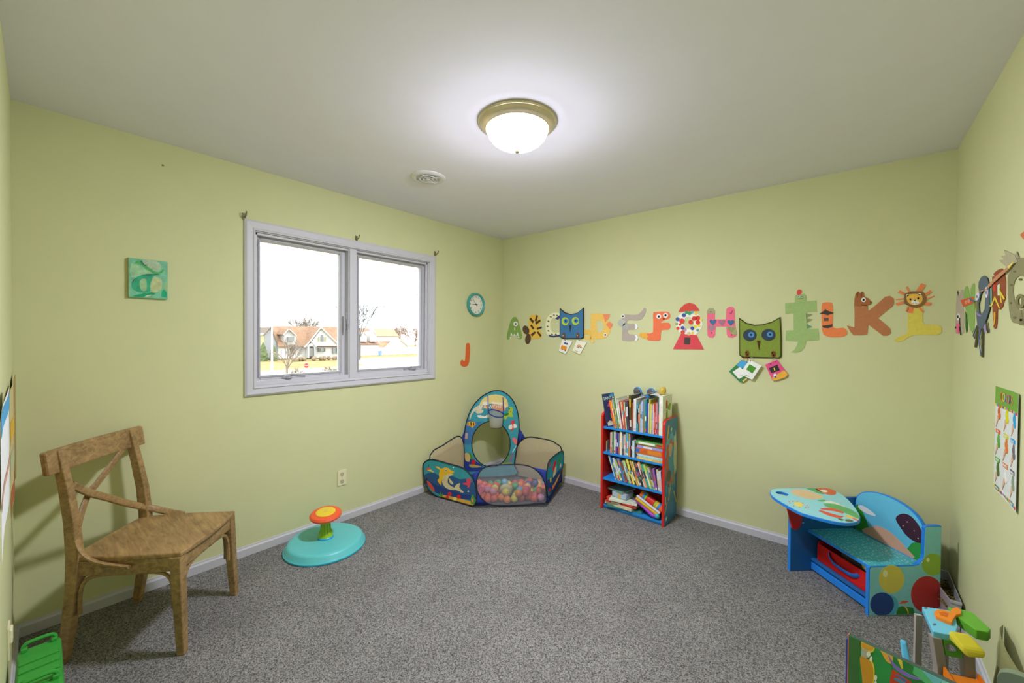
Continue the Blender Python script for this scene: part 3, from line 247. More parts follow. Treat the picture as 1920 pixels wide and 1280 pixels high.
ART['card_pink']={'f':[[.0,.0,.0],[1.0,.0,.0],[.0,.0,1.0]],'p':[['card','cf4f80',0,[[(2.4456,1.2124),(2.5131,1.247),(2.5756,1.1538),(2.5641,1.1341),(2.5116,1.1079),(2.488,1.1061)]]],['print','38352e',1,[[(2.4665,1.1893),(2.5168,1.216),(2.5313,1.1762),(2.4813,1.1555)]]],['print','d8cc48',2,[[(2.4943,1.1908),(2.4997,1.1935),(2.5047,1.1746),(2.4993,1.1719)]]],['print','d9a23e',1,[[(2.4858,1.1236),(2.5177,1.1499),(2.5537,1.1808),(2.5756,1.1538),(2.5641,1.1341),(2.5116,1.1079),(2.4901,1.1063)]]],['print','e2e6e8',2,[[(2.5124,1.1431),(2.5119,1.1393),(2.5104,1.1358),(2.5079,1.1331),(2.5048,1.1316),(2.5016,1.1314),(2.4985,1.1325),(2.496,1.1348),(2.4943,1.1381),(2.4936,1.1419),(2.4942,1.1457),(2.4958,1.1492),(2.4982,1.1519),(2.5013,1.1534),(2.5046,1.1536),(2.5076,1.1525),(2.5102,1.1502),(2.5118,1.1469)]]],['print','4a7ab8',2,[[(2.5119,1.1319),(2.5116,1.1294),(2.5106,1.1272),(2.509,1.1255),(2.507,1.1245),(2.505,1.1243),(2.503,1.1251),(2.5013,1.1265),(2.5003,1.1286),(2.4999,1.1311),(2.5002,1.1336),(2.5012,1.1358),(2.5028,1.1375),(2.5048,1.1385),(2.5069,1.1387),(2.5088,1.1379),(2.5105,1.1364),(2.5115,1.1344)]]],['print','c9a82c',2,[[(2.5403,1.1498),(2.5398,1.146),(2.5382,1.1425),(2.5358,1.1399),(2.5328,1.1383),(2.5296,1.1381),(2.5265,1.1392),(2.524,1.1415),(2.5223,1.1448),(2.5217,1.1486),(2.5222,1.1524),(2.5238,1.1559),(2.5262,1.1585),(2.5293,1.16),(2.5325,1.1602),(2.5355,1.1591),(2.538,1.1568),(2.5397,1.1536)]]],['hole','8a2a4c',1,[[(2.5085,1.2372),(2.5083,1.2355),(2.5076,1.2341),(2.5066,1.2329),(2.5053,1.2323),(2.5039,1.2322),(2.5025,1.2327),(2.5015,1.2338),(2.5007,1.2352),(2.5005,1.2368),(2.5007,1.2385),(2.5014,1.2399),(2.5024,1.2411),(2.5037,1.2417),(2.5051,1.2417),(2.5065,1.2412),(2.5075,1.2402),(2.5083,1.2388)]]],['hole','8a2a4c',1,[[(2.4818,1.2183),(2.4816,1.2166),(2.4809,1.2151),(2.4798,1.214),(2.4785,1.2133),(2.4771,1.2133),(2.4757,1.2138),(2.4747,1.2148),(2.4739,1.2162),(2.4737,1.2179),(2.4739,1.2195),(2.4746,1.221),(2.4756,1.2221),(2.477,1.2228),(2.4784,1.2228),(2.4797,1.2223),(2.4808,1.2213),(2.4815,1.2199)]]]]}
ART['I']={'f':[[.0,.0,.0],[1.0,.0,.0],[.0,.0,1.0]],'p':[['body','92ab6c',0,[[(2.5522,1.6305),(2.607,1.6341),(2.6065,1.6722),(2.6121,1.6851),(2.6221,1.6899),(2.6554,1.6886),(2.6648,1.6788),(2.6675,1.6649),(2.6678,1.638),(2.7203,1.6414),(2.7231,1.5672),(2.6694,1.5683),(2.674,1.4579),(2.7318,1.4583),(2.7382,1.3851),(2.6701,1.3782),(2.6668,1.349),(2.6584,1.3288),(2.6462,1.3099),(2.6198,1.2983),(2.5878,1.3019),(2.6081,1.3182),(2.6205,1.3457),(2.6277,1.3745),(2.5582,1.3791),(2.5606,1.4468),(2.6025,1.449),(2.6003,1.5628),(2.5545,1.5619)]]],['tongue','cc4c46',1,[[(2.6162,1.705),(2.6197,1.7135),(2.6255,1.7191),(2.6337,1.7188),(2.6407,1.7142),(2.6425,1.7042),(2.641,1.6933),(2.6354,1.6856),(2.6286,1.681),(2.6236,1.6817),(2.6197,1.6862),(2.6168,1.695)]]],['eye','e4e2d4',1,[[(2.6331,1.673),(2.6328,1.6707),(2.6318,1.6686),(2.6303,1.6672),(2.6285,1.6664),(2.6265,1.6665),(2.6247,1.6675),(2.6231,1.6691),(2.6221,1.6713),(2.6217,1.6737),(2.622,1.676),(2.623,1.6781),(2.6245,1.6795),(2.6263,1.6803),(2.6283,1.6801),(2.6302,1.6792),(2.6317,1.6776),(2.6327,1.6754)]]],['pupil','2c2a26',2,[[(2.6306,1.6732),(2.6302,1.6713),(2.629,1.6699),(2.6275,1.6695),(2.6259,1.6701),(2.6247,1.6716),(2.6243,1.6735),(2.6247,1.6754),(2.6258,1.6768),(2.6274,1.6772),(2.6289,1.6766),(2.6301,1.6751)]]],['eye','e4e2d4',1,[[(2.65,1.672),(2.6497,1.6697),(2.6488,1.6676),(2.6473,1.6662),(2.6455,1.6655),(2.6435,1.6656),(2.6416,1.6665),(2.6401,1.6681),(2.6391,1.6703),(2.6387,1.6727),(2.639,1.675),(2.64,1.6771),(2.6415,1.6785),(2.6433,1.6792),(2.6453,1.6791),(2.6471,1.6782),(2.6486,1.6765),(2.6496,1.6744)]]],['pupil','2c2a26',2,[[(2.6475,1.6722),(2.6471,1.6703),(2.646,1.6689),(2.6444,1.6685),(2.6429,1.6691),(2.6417,1.6706),(2.6412,1.6725),(2.6416,1.6744),(2.6428,1.6758),(2.6443,1.6762),(2.6459,1.6756),(2.6471,1.6741)]]],['mouth','5a6a42',1,[[(2.6245,1.658),(2.6514,1.6581),(2.6515,1.655),(2.6245,1.655)]]],['spike','7e8a5e',0,[[(2.6683,1.5591),(2.7034,1.552),(2.6693,1.5285)]]],['spike','7e8a5e',0,[[(2.6706,1.5269),(2.7038,1.5185),(2.6716,1.4962)]]],['spike','5c8a6a',0,[[(2.6736,1.4901),(2.702,1.4699),(2.6746,1.4594)]]]]}
ART['house_letter']={'f':[[.0,.0,.0],[1.0,.0,.0],[.0,.0,1.0]],'p':[['body','dd7a4a',0,[[(2.7483,1.6039),(2.7515,1.6232),(2.7575,1.6237),(2.7666,1.6271),(2.7769,1.6273),(2.7873,1.6261),(2.7962,1.6219),(2.8012,1.6185),(2.804,1.6015),(2.8046,1.5442),(2.805,1.4867),(2.8068,1.4687),(2.8111,1.4644),(2.8199,1.4605),(2.8312,1.4598),(2.8441,1.4624),(2.8567,1.4633),(2.8674,1.4563),(2.8748,1.4457),(2.877,1.4327),(2.8741,1.4202),(2.8661,1.4118),(2.8518,1.4062),(2.8268,1.4034),(2.8004,1.4036),(2.782,1.4068),(2.7681,1.4146),(2.7584,1.4233),(2.7522,1.4499),(2.7487,1.5279)]]],['roof','463e38',1,[[(2.7377,1.5532),(2.7641,1.5771),(2.7663,1.5874),(2.7723,1.5768),(2.8115,1.5568),(2.7786,1.5437),(2.7585,1.5533)]]],['window','55504a',1,[[(2.7606,1.527),(2.7841,1.5265),(2.7844,1.5071),(2.7609,1.5075)]]],['beard','463e38',1,[[(2.7518,1.4769),(2.7789,1.4811),(2.805,1.4859),(2.8018,1.4682),(2.7821,1.4609),(2.7597,1.4641)]]]]}
ART['K']={'f':[[.0,.0,.0],[1.0,.0,.0],[.0,.0,1.0]],'p':[['body','a96f4a',0,[[(2.9074,1.6042),(2.9212,1.5964),(2.9695,1.5979),(2.9731,1.5637),(3.0113,1.6044),(3.0466,1.6465),(3.0668,1.6502),(3.0835,1.6341),(3.0864,1.6078),(3.0777,1.5862),(3.0166,1.5201),(3.0437,1.4903),(3.0716,1.4553),(3.0749,1.4311),(3.0611,1.4145),(3.0407,1.4137),(2.9743,1.4808),(2.9698,1.4219),(2.9426,1.4168),(2.9073,1.4167),(2.8939,1.4333),(2.8733,1.4784),(2.9099,1.465),(2.91,1.5357)]]],['head','98603a',1,[[(2.9075,1.5992),(2.9075,1.6366),(2.9115,1.6688),(2.9199,1.6848),(2.9264,1.6858),(2.9353,1.6723),(2.9416,1.6855),(2.9491,1.6814),(2.9554,1.6497),(2.9715,1.6417),(2.9887,1.6154),(2.981,1.6016),(2.9321,1.5924)]]],['ear','7c4a2a',2,[[(2.9256,1.6658),(2.9252,1.6579),(2.9237,1.6522),(2.9215,1.6502),(2.9193,1.6525),(2.9176,1.6584),(2.9169,1.6663),(2.9174,1.6742),(2.9189,1.6799),(2.9211,1.6819),(2.9233,1.6796),(2.9249,1.6737)]]],['ear','7c4a2a',2,[[(2.944,1.6647),(2.9435,1.6568),(2.942,1.6512),(2.9399,1.6492),(2.9377,1.6514),(2.9361,1.6573),(2.9354,1.6652),(2.9358,1.673),(2.9373,1.6787),(2.9395,1.6806),(2.9417,1.6784),(2.9433,1.6725)]]],['eye','e4e2d4',2,[[(2.961,1.6324),(2.9604,1.6275),(2.9587,1.6233),(2.9559,1.6203),(2.9524,1.6188),(2.9487,1.619),(2.9451,1.6208),(2.9422,1.6242),(2.9403,1.6286),(2.9396,1.6335),(2.9402,1.6383),(2.942,1.6425),(2.9448,1.6456),(2.9483,1.6471),(2.952,1.6469),(2.9555,1.645),(2.9584,1.6416),(2.9603,1.6372)]]],['pupil','2c2a26',3,[[(2.9557,1.6326),(2.955,1.6291),(2.9531,1.6266),(2.9504,1.6258),(2.9477,1.6269),(2.9457,1.6296),(2.945,1.6332),(2.9456,1.6367),(2.9476,1.6392),(2.9502,1.6401),(2.9529,1.6389),(2.9549,1.6362)]]],['nose','6a4028',2,[[(2.9786,1.6222),(2.9887,1.6154),(2.982,1.6058)]]],['smile','5a3620',2,[[(2.94,1.6049),(2.9668,1.598),(2.9663,1.5952),(2.9395,1.6013)]]]]}
ART['L']={'f':[[.0,.0,.0],[1.0,.0,.0],[.0,.0,1.0]],'p':[['body','cabc54',0,[[(3.1443,1.5293),(3.1538,1.5681),(3.1798,1.5819),(3.204,1.5941),(3.2041,1.5276),(3.2055,1.491),(3.215,1.4776),(3.2635,1.4769),(3.2803,1.4604),(3.2793,1.4344),(3.2652,1.42),(3.2103,1.4198),(3.1689,1.4197),(3.1442,1.4033),(3.1299,1.3869),(3.1006,1.3783),(3.0876,1.3857),(3.1051,1.4044),(3.1294,1.4182),(3.1457,1.4345)]]],['ray','de7c4c',1,[[(3.0989,1.6674),(3.1086,1.6804),(3.1332,1.6618),(3.1261,1.6507)]]],['ray','de7c4c',1,[[(3.1327,1.6957),(3.1399,1.6999),(3.1524,1.6673),(3.1453,1.6644)]]],['ray','de7c4c',1,[[(3.1761,1.6744),(3.1967,1.7143),(3.2145,1.7029),(3.1974,1.6663)]]],['ray','de7c4c',1,[[(3.2079,1.6504),(3.232,1.6733),(3.2399,1.6615),(3.2141,1.6374)]]],['ray','de7c4c',1,[[(3.2157,1.6241),(3.2484,1.6413),(3.2489,1.6373),(3.2176,1.6173)]]],['ray','de7c4c',1,[[(3.2076,1.6072),(3.2376,1.6025),(3.2355,1.5861),(3.2102,1.5885)]]],['ray','de7c4c',1,[[(3.091,1.6302),(3.1254,1.6331),(3.1255,1.6249),(3.0921,1.6247)]]],['ray','de7c4c',1,[[(3.0924,1.6061),(3.1242,1.6162),(3.1288,1.601),(3.0965,1.5909)]]],['ray','de7c4c',1,[[(3.1347,1.5567),(3.1406,1.5849),(3.1465,1.5812),(3.1396,1.5531)]]],['ray','de7c4c',1,[[(3.1421,1.5496),(3.1498,1.5798),(3.1695,1.5769),(3.1638,1.5435)]]],['ray','de7c4c',1,[[(3.1836,1.5797),(3.193,1.584),(3.2093,1.5507),(3.2029,1.5463)]]],['mane','7c5e3c',2,[[(3.1264,1.6317),(3.1281,1.6462),(3.1333,1.6584),(3.143,1.6662),(3.1548,1.6705),(3.1665,1.6714),(3.1785,1.6703),(3.1911,1.6693),(3.2021,1.666),(3.2085,1.658),(3.2126,1.6468),(3.2164,1.6321),(3.2176,1.6167),(3.2148,1.6028),(3.2078,1.5906),(3.1951,1.58),(3.1799,1.5738),(3.1651,1.577),(3.1512,1.5844),(3.14,1.5914),(3.1317,1.6009),(3.1274,1.6156)]]],['face','d6ab4c',3,[[(3.1371,1.6277),(3.1369,1.6409),(3.1406,1.6512),(3.1489,1.6548),(3.1598,1.6554),(3.1719,1.6554),(3.1835,1.6539),(3.1923,1.6514),(3.1986,1.6463),(3.202,1.6362),(3.2027,1.6241),(3.201,1.6112),(3.196,1.5998),(3.1854,1.5929),(3.1726,1.5902),(3.1599,1.5928),(3.1486,1.6001),(3.1411,1.613)]]],['muzzle','e4e0d2',4,[[(3.1884,1.6062),(3.1875,1.6017),(3.1848,1.5978),(3.1806,1.595),(3.1753,1.5936),(3.1697,1.5939),(3.1644,1.5957),(3.1601,1.5989),(3.1572,1.6031),(3.1562,1.6078),(3.1571,1.6124),(3.1598,1.6163),(3.1641,1.619),(3.1694,1.6204),(3.175,1.6201),(3.1802,1.6182),(3.1846,1.615),(3.1874,1.6108)]]],['nose','2e2620',5,[[(3.1669,1.6207),(3.1764,1.6202),(3.1718,1.6117)]]],['eye','2e2620',4,[[(3.1573,1.6246),(3.1568,1.6216),(3.1553,1.6194),(3.1531,1.6187),(3.1509,1.6197),(3.1493,1.622),(3.1487,1.625),(3.1492,1.628),(3.1508,1.6302),(3.1529,1.6309),(3.1551,1.6299),(3.1567,1.6276)]]],['eye','2e2620',4,[[(3.189,1.6282),(3.1885,1.6252),(3.187,1.6231),(3.1849,1.6224),(3.1828,1.6233),(3.1812,1.6256),(3.1806,1.6287),(3.1811,1.6316),(3.1826,1.6338),(3.1847,1.6344),(3.1869,1.6335),(3.1884,1.6312)]]],['ear','e6dfc0',3,[[(3.1465,1.6481),(3.1454,1.6442),(3.1426,1.6419),(3.139,1.6421),(3.136,1.6448),(3.1349,1.6488),(3.1359,1.6527),(3.1388,1.655),(3.1424,1.6548),(3.1453,1.6522)]]],['ear','e6dfc0',3,[[(3.1957,1.6518),(3.1947,1.6479),(3.1919,1.6457),(3.1885,1.6459),(3.1856,1.6485),(3.1845,1.6525),(3.1855,1.6564),(3.1883,1.6586),(3.1918,1.6584),(3.1946,1.6558)]]],['smile','3a2e26',5,[[(3.1625,1.6014),(3.1719,1.605),(3.1805,1.5992),(3.1796,1.5973),(3.172,1.6023),(3.1634,1.5994)]]]]}
ART['J']={'f':[[.0,.0,.0],[.0,1.0,.0],[.0,.0,1.0]],'p':[['body','c75f30',0,[[(-.5401,1.3106),(-.5355,1.3203),(-.5288,1.3231),(-.5186,1.3253),(-.5077,1.3243),(-.4979,1.3216),(-.4901,1.3115),(-.4864,1.2865),(-.4858,1.2535),(-.4885,1.2141),(-.4929,1.1759),(-.4967,1.1482),(-.5022,1.1269),(-.5107,1.1115),(-.5222,1.1011),(-.5377,1.0946),(-.5555,1.0923),(-.5751,1.0941),(-.5932,1.0999),(-.6062,1.1105),(-.6138,1.1238),(-.6136,1.139),(-.6085,1.1525),(-.5993,1.1597),(-.589,1.1621),(-.5819,1.158),(-.5748,1.1525),(-.565,1.1499),(-.556,1.1517),(-.5513,1.16),(-.5486,1.178),(-.5469,1.2145),(-.5454,1.2548),(-.5433,1.2867)]]]]}
ART['M']={'f':[[3.32728,.0,.0],[.0,-1.0,.0],[.0,.0,1.0]],'p':[['body','aca392',0,[[(.0539,1.4311),(.0502,1.5042),(.0566,1.5929),(.0746,1.6438),(.0966,1.6546),(.117,1.6401),(.1429,1.5869),(.1468,1.6394),(.1783,1.6509),(.2174,1.6492),(.2302,1.5733),(.2567,1.4964),(.2534,1.4269),(.2079,1.4293),(.1817,1.476),(.1594,1.5157),(.1312,1.4302)]]],['head','e2e0d4',1,[[(.1671,1.5122),(.1653,1.5059),(.1589,1.5005),(.1485,1.4967),(.1354,1.495),(.121,1.4955),(.1071,1.4982),(.0954,1.5029),(.0874,1.509),(.0842,1.5157),(.0861,1.5222),(.0929,1.5277),(.1037,1.5314),(.1171,1.533),(.1315,1.5323),(.1451,1.5294),(.1564,1.5247),(.164,1.5187)]]],['eye_patch','2c2a28',2,[[(.1393,1.5146),(.1375,1.5103),(.1316,1.5074),(.1233,1.5066),(.1146,1.5081),(.108,1.5115),(.1053,1.516),(.1071,1.5203),(.1131,1.5232),(.1215,1.524),(.1301,1.5225),(.1366,1.519)]]],['shirt','d6688a',1,[[(.0801,1.481),(.1594,1.4798),(.1721,1.4274),(.0896,1.4275)]]],['limb','2c2a28',2,[[(.1525,1.5113),(.1716,1.5035),(.1817,1.476),(.1638,1.4727)]]],['limb','2c2a28',2,[[(.1577,1.4611),(.1687,1.4609),(.2088,1.4197),(.195,1.416)]]],['limb','2c2a28',2,[[(.0863,1.4588),(.0841,1.4551),(.0775,1.4529),(.069,1.453),(.0619,1.4555),(.0589,1.4594),(.0611,1.4631),(.0677,1.4653),(.0762,1.4651),(.0833,1.4626)]]],['tip','3a3430',1,[[(.0857,1.6488),(.1004,1.6543),(.117,1.6401),(.1148,1.6245)]]]]}
ART['N']={'f':[[3.32728,.0,.0],[.0,-1.0,.0],[.0,.0,1.0]],'p':[['body','85a85c',0,[[(.2428,1.6366),(.2713,1.6564),(.3041,1.6583),(.3377,1.6444),(.3702,1.5999),(.3864,1.5915),(.3885,1.6341),(.4141,1.6511),(.4518,1.6566),(.4627,1.6478),(.4719,1.5642),(.4775,1.4881),(.4716,1.4435),(.4441,1.4259),(.4007,1.4413),(.3491,1.493),(.3133,1.5311),(.282,1.5476),(.2473,1.591)]]],['leaf','2e6a26',1,[[(.2931,1.5358),(.3147,1.5163),(.3352,1.4716),(.3372,1.4351),(.3218,1.4273),(.3041,1.4577)]]],['band','cc5c3a',1,[[(.1692,1.5987),(.4533,1.594),(.4692,1.5627),(.247,1.5601)]]],['ring','c9a28a',2,[[(.3282,1.577),(.3271,1.5744),(.3234,1.5722),(.3175,1.5708),(.3101,1.5703),(.3021,1.5709),(.2945,1.5724),(.2881,1.5746),(.2838,1.5774),(.2821,1.5803),(.2833,1.583),(.2871,1.5852),(.2931,1.5866),(.3006,1.587),(.3086,1.5864),(.3162,1.5849),(.3224,1.5826),(.3266,1.5799)],[(.3152,1.578),(.3148,1.5765),(.3132,1.5753),(.3107,1.5744),(.3075,1.5741),(.3041,1.5744),(.3008,1.5751),(.2981,1.5763),(.2962,1.5778),(.2955,1.5793),(.2959,1.5808),(.2975,1.582),(.3,1.5829),(.3032,1.5832),(.3067,1.5829),(.3099,1.5821),(.3126,1.581),(.3145,1.5795)]]],['ring','c9a28a',2,[[(.3907,1.5787),(.3897,1.5761),(.3861,1.574),(.3805,1.5726),(.3735,1.5722),(.3659,1.5727),(.3586,1.5742),(.3526,1.5764),(.3485,1.5791),(.3469,1.5819),(.3479,1.5845),(.3516,1.5867),(.3573,1.588),(.3644,1.5884),(.372,1.5878),(.3792,1.5864),(.3852,1.5842),(.3891,1.5815)],[(.3783,1.5796),(.3779,1.5782),(.3764,1.577),(.374,1.5762),(.371,1.5759),(.3677,1.5761),(.3646,1.5769),(.362,1.578),(.3603,1.5794),(.3595,1.581),(.36,1.5824),(.3615,1.5836),(.3639,1.5844),(.3669,1.5847),(.3702,1.5844),(.3733,1.5837),(.3759,1.5825),(.3776,1.5811)]]],['pencil','4a7090',2,[[(.3784,1.595),(.4883,1.5706),(.4774,1.5659),(.384,1.5846)]]]]}
ART['O']={'f':[[3.32728,.0,.0],[.0,-1.0,.0],[.0,.0,1.0]],'p':[['body','59666f',0,[[(.603,1.6665),(.6503,1.6673),(.6993,1.652),(.7273,1.622),(.7485,1.5848),(.7493,1.5207),(.7047,1.4796),(.6524,1.4449),(.5998,1.4417),(.5563,1.4579),(.5361,1.5027),(.514,1.5342),(.5252,1.5774),(.5802,1.6044),(.5597,1.6278),(.5656,1.6504)],[(.5947,1.5868),(.6272,1.6057),(.6708,1.5979),(.682,1.5654),(.6771,1.5248),(.6299,1.5043),(.5805,1.5133),(.5666,1.551)]]],['eye','cfcbd8',1,[[(.5815,1.5831),(.5753,1.5776),(.5662,1.5732),(.5553,1.5704),(.5438,1.5696),(.5331,1.571),(.5245,1.5743),(.5192,1.5791),(.5178,1.585),(.5205,1.5911),(.527,1.5967),(.5363,1.601),(.5475,1.6037),(.5589,1.6043),(.5694,1.6028),(.5776,1.5995),(.5827,1.5947),(.584,1.589)]]],['eye','cfcbd8',1,[[(.7277,1.5896),(.727,1.5818),(.7236,1.5751),(.7179,1.5704),(.7105,1.5683),(.7024,1.5689),(.6944,1.5723),(.6876,1.5781),(.6829,1.5856),(.6807,1.5938),(.6815,1.6018),(.685,1.6086),(.6909,1.6133),(.6984,1.6153),(.7066,1.6145),(.7144,1.6109),(.7211,1.6051),(.7257,1.5977)]]],['pupil','7a7c9c',2,[[(.5581,1.5865),(.5577,1.5843),(.556,1.5824),(.5532,1.5811),(.5498,1.5806),(.5461,1.5809),(.5424,1.582),(.5394,1.5837),(.5373,1.5859),(.5365,1.5882),(.5369,1.5905),(.5386,1.5924),(.5414,1.5936),(.5449,1.5941),(.5486,1.5938),(.5522,1.5927),(.5552,1.591),(.5572,1.5888)]]],['pupil','7a7c9c',2,[[(.715,1.5908),(.7147,1.588),(.7135,1.5857),(.7115,1.5841),(.7089,1.5834),(.7061,1.5836),(.7033,1.5848),(.701,1.5868),(.6993,1.5894),(.6986,1.5922),(.6988,1.595),(.7001,1.5973),(.7021,1.5989),(.7047,1.5997),(.7076,1.5994),(.7103,1.5982),(.7126,1.5962),(.7143,1.5936)]]],['cheek','7c7f45',1,[[(.4919,1.5628),(.5532,1.5669),(.5616,1.5182),(.5316,1.5224)]]],['scarf','8a80a8',1,[[(.54,1.5193),(.5782,1.5091),(.6239,1.5004),(.6431,1.4947),(.5923,1.4969),(.5453,1.5057)]]],['leg','4a4a30',0,[[(.5509,1.4587),(.5671,1.4566),(.5328,1.3589),(.5104,1.3612)]]],['leg','4a4a30',0,[[(.6302,1.4437),(.6526,1.4433),(.6583,1.3205),(.6359,1.3213)]]],['leg','50586a',0,[[(.54,1.459),(.551,1.4574),(.4915,1.414),(.5124,1.4003),(.5042,1.3979),(.4714,1.4142)]]],['leg','50608a',0,[[(.6024,1.4417),(.6228,1.4413),(.5886,1.392),(.5956,1.3724),(.6328,1.3276),(.6254,1.3258),(.5788,1.3854)]]],['ribbon','9a8aac',0,[[(.6597,1.4457),(.6885,1.4614),(.699,1.4361),(.7378,1.4293),(.7234,1.4233),(.6857,1.4244)]]],['leg','4a4a30',0,[[(.6998,1.4673),(.7126,1.4685),(.7415,1.4255),(.7279,1.4245)]]],['neck','b68564',2,[[(.7222,1.6142),(.7387,1.6208),(.8239,1.6369),(.8836,1.6471),(.9937,1.6576),(1.0196,1.6567),(1.0202,1.6486),(.9229,1.6352),(.8253,1.6206),(.7399,1.6063)]]],['beak','d8c468',3,[[(.9937,1.6576),(1.0645,1.666),(1.0704,1.6625),(1.0202,1.6486)]]],['beak_strap','b68564',2,[[(.5955,1.6063),(.7286,1.6065),(.7266,1.6027),(.6087,1.6019)]]]]}
ART['P']={'f':[[3.32728,.0,.0],[.0,-1.0,.0],[.0,.0,1.0]],'p':[['body','8b4e32',0,[[(.7633,1.647),(.7903,1.6617),(.8421,1.6668),(.8919,1.6653),(.9195,1.6552),(.9491,1.6086),(.9497,1.5533),(.9152,1.5167),(.8867,1.5099),(.8503,1.5143),(.8486,1.4597),(.8398,1.4409),(.8194,1.4364),(.7994,1.4463),(.7814,1.5068)]]],['stripe','c2483c',1,[[(.7819,1.6328),(.8134,1.6381),(.8259,1.5868),(.7943,1.5867)]]],['stripe','c2483c',1,[[(.8167,1.6495),(.8433,1.6521),(.8567,1.636),(.827,1.6248)]]],['patch','bfd8b8',1,[[(.8469,1.6066),(.8768,1.6093),(.8823,1.5645),(.8543,1.5662)]]],['edge','8fc0b0',1,[[(.7455,1.6064),(.7622,1.6063),(.7679,1.5377),(.7547,1.5371)]]],['zigzag','d6c044',2,[[(.7323,1.5355),(.7682,1.5347),(.8192,1.5674),(.8921,1.5153),(.8845,1.5123),(.8202,1.5543),(.7796,1.5285),(.7407,1.5297)]]],['zigzag','d6c044',2,[[(.8763,1.5907),(.9531,1.5462),(.9413,1.5429),(.9019,1.5634),(.9157,1.5336),(.9062,1.5337),(.8902,1.5638),(.8708,1.5855)]]],['zigzag','cfa23c',2,[[(.8087,1.5024),(.8326,1.5047),(.833,1.4748),(.8242,1.4545),(.8056,1.4491),(.8141,1.4755)]]],['chip','e2dcc8',2,[[(.7751,1.6621),(.8076,1.6453),(.7858,1.6503)]]]]}
ART['Q']={'f':[[3.32728,.0,.0],[.0,-1.0,.0],[.0,.0,1.0]],'p':[['body','84825e',0,[[(.9721,1.6152),(.9813,1.6328),(1.0032,1.6399),(1.0381,1.6563),(1.0758,1.6691),(1.1043,1.672),(1.1349,1.6685),(1.178,1.6606),(1.2206,1.6474),(1.255,1.6282),(1.2821,1.6039),(1.3014,1.5731),(1.3096,1.5398),(1.3013,1.5046),(1.2814,1.4737),(1.254,1.4557),(1.214,1.4464),(1.1474,1.4464),(1.0798,1.4515),(1.0489,1.4543),(1.032,1.4616),(1.0136,1.4761),(.9979,1.5032),(.9809,1.56)],[(1.037,1.5644),(1.0409,1.5861),(1.0565,1.6017),(1.077,1.6101),(1.1036,1.6117),(1.1387,1.6075),(1.1719,1.5961),(1.1966,1.5737),(1.209,1.5488),(1.1984,1.5285),(1.1779,1.5115),(1.1579,1.4994),(1.1351,1.4937),(1.1086,1.4963),(1.0816,1.5082),(1.0548,1.5346)]]],['fringe','a5a082',1,[[(.9219,1.7309),(1.0499,1.6919),(1.0859,1.6619),(.9756,1.6565),(.8589,1.7009),(.9247,1.6952),(.8875,1.7124),(.9446,1.7075)]]],['feather','9a9674',1,[[(1.0735,1.7004),(1.0992,1.6733),(1.0816,1.6721),(1.0523,1.6922)]]],['tail','77754f',1,[[(1.1685,1.5213),(1.1632,1.5097),(1.1468,1.5019),(1.1232,1.5),(1.0985,1.5048),(1.0795,1.5151),(1.0717,1.5282),(1.0776,1.5404),(1.0954,1.5481),(1.1197,1.5493),(1.1438,1.544),(1.1615,1.5338)],[(1.1374,1.5235),(1.1367,1.519),(1.1338,1.5151),(1.1292,1.5124),(1.1233,1.5112),(1.1169,1.5116),(1.1107,1.5136),(1.1055,1.517),(1.102,1.5214),(1.1005,1.5262),(1.1013,1.5308),(1.1042,1.5347),(1.109,1.5374),(1.115,1.5386),(1.1214,1.538),(1.1275,1.536),(1.1326,1.5325),(1.136,1.5282)]]],['tail','77754f',1,[[(1.1349,1.4956),(1.172,1.4421),(1.1157,1.4455)]]],['spot','6c6a4a',1,[[(1.003,1.5916),(1.0092,1.5933),(1.0196,1.5935),(1.0301,1.5911),(1.0365,1.5881),(1.0305,1.5862),(1.0202,1.5857),(1.0095,1.5883)]]],['spot','6c6a4a',1,[[(1.0392,1.6352),(1.0447,1.6366),(1.054,1.6366),(1.0633,1.6342),(1.069,1.6314),(1.0636,1.6298),(1.0545,1.6295),(1.045,1.6321)]]],['spot','6c6a4a',1,[[(1.0026,1.5272),(1.0083,1.5289),(1.018,1.5295),(1.0277,1.5276),(1.0336,1.525),(1.0281,1.5231),(1.0185,1.5222),(1.0087,1.5244)]]],['spot','6c6a4a',1,[[(1.0463,1.473),(1.0536,1.4754),(1.0658,1.4765),(1.0781,1.4744),(1.0855,1.4714),(1.0785,1.4686),(1.0665,1.4671),(1.054,1.4695)]]],['spot','6c6a4a',1,[[(1.1202,1.4624),(1.1265,1.4647),(1.1371,1.4657),(1.1477,1.4638),(1.1542,1.4611),(1.1481,1.4586),(1.1377,1.4572),(1.1269,1.4593)]]],['spot','6c6a4a',1,[[(1.0998,1.6007),(1.1058,1.6024),(1.1159,1.6026),(1.126,1.6),(1.1322,1.597),(1.1264,1.5951),(1.1164,1.5946),(1.1061,1.5973)]]],['spot','6c6a4a',1,[[(1.2189,1.5836),(1.2248,1.5854),(1.2349,1.5857),(1.245,1.5831),(1.2511,1.58),(1.2453,1.5778),(1.2355,1.5772),(1.2252,1.5801)]]],['spot','6c6a4a',1,[[(1.244,1.5106),(1.2498,1.5127),(1.2595,1.5134),(1.2693,1.5113),(1.2753,1.5084),(1.2697,1.5061),(1.2601,1.505),(1.2501,1.5074)]]]]}
ART['R']={'f':[[3.32728,.0,.0],[.0,-1.0,.0],[.0,.0,1.0]],'p':[['corner','bf6f4e',0,[[(1.0993,1.7513),(1.1288,1.7541),(1.2234,1.7533),(1.2852,1.6991),(1.1857,1.7034)]]]]}
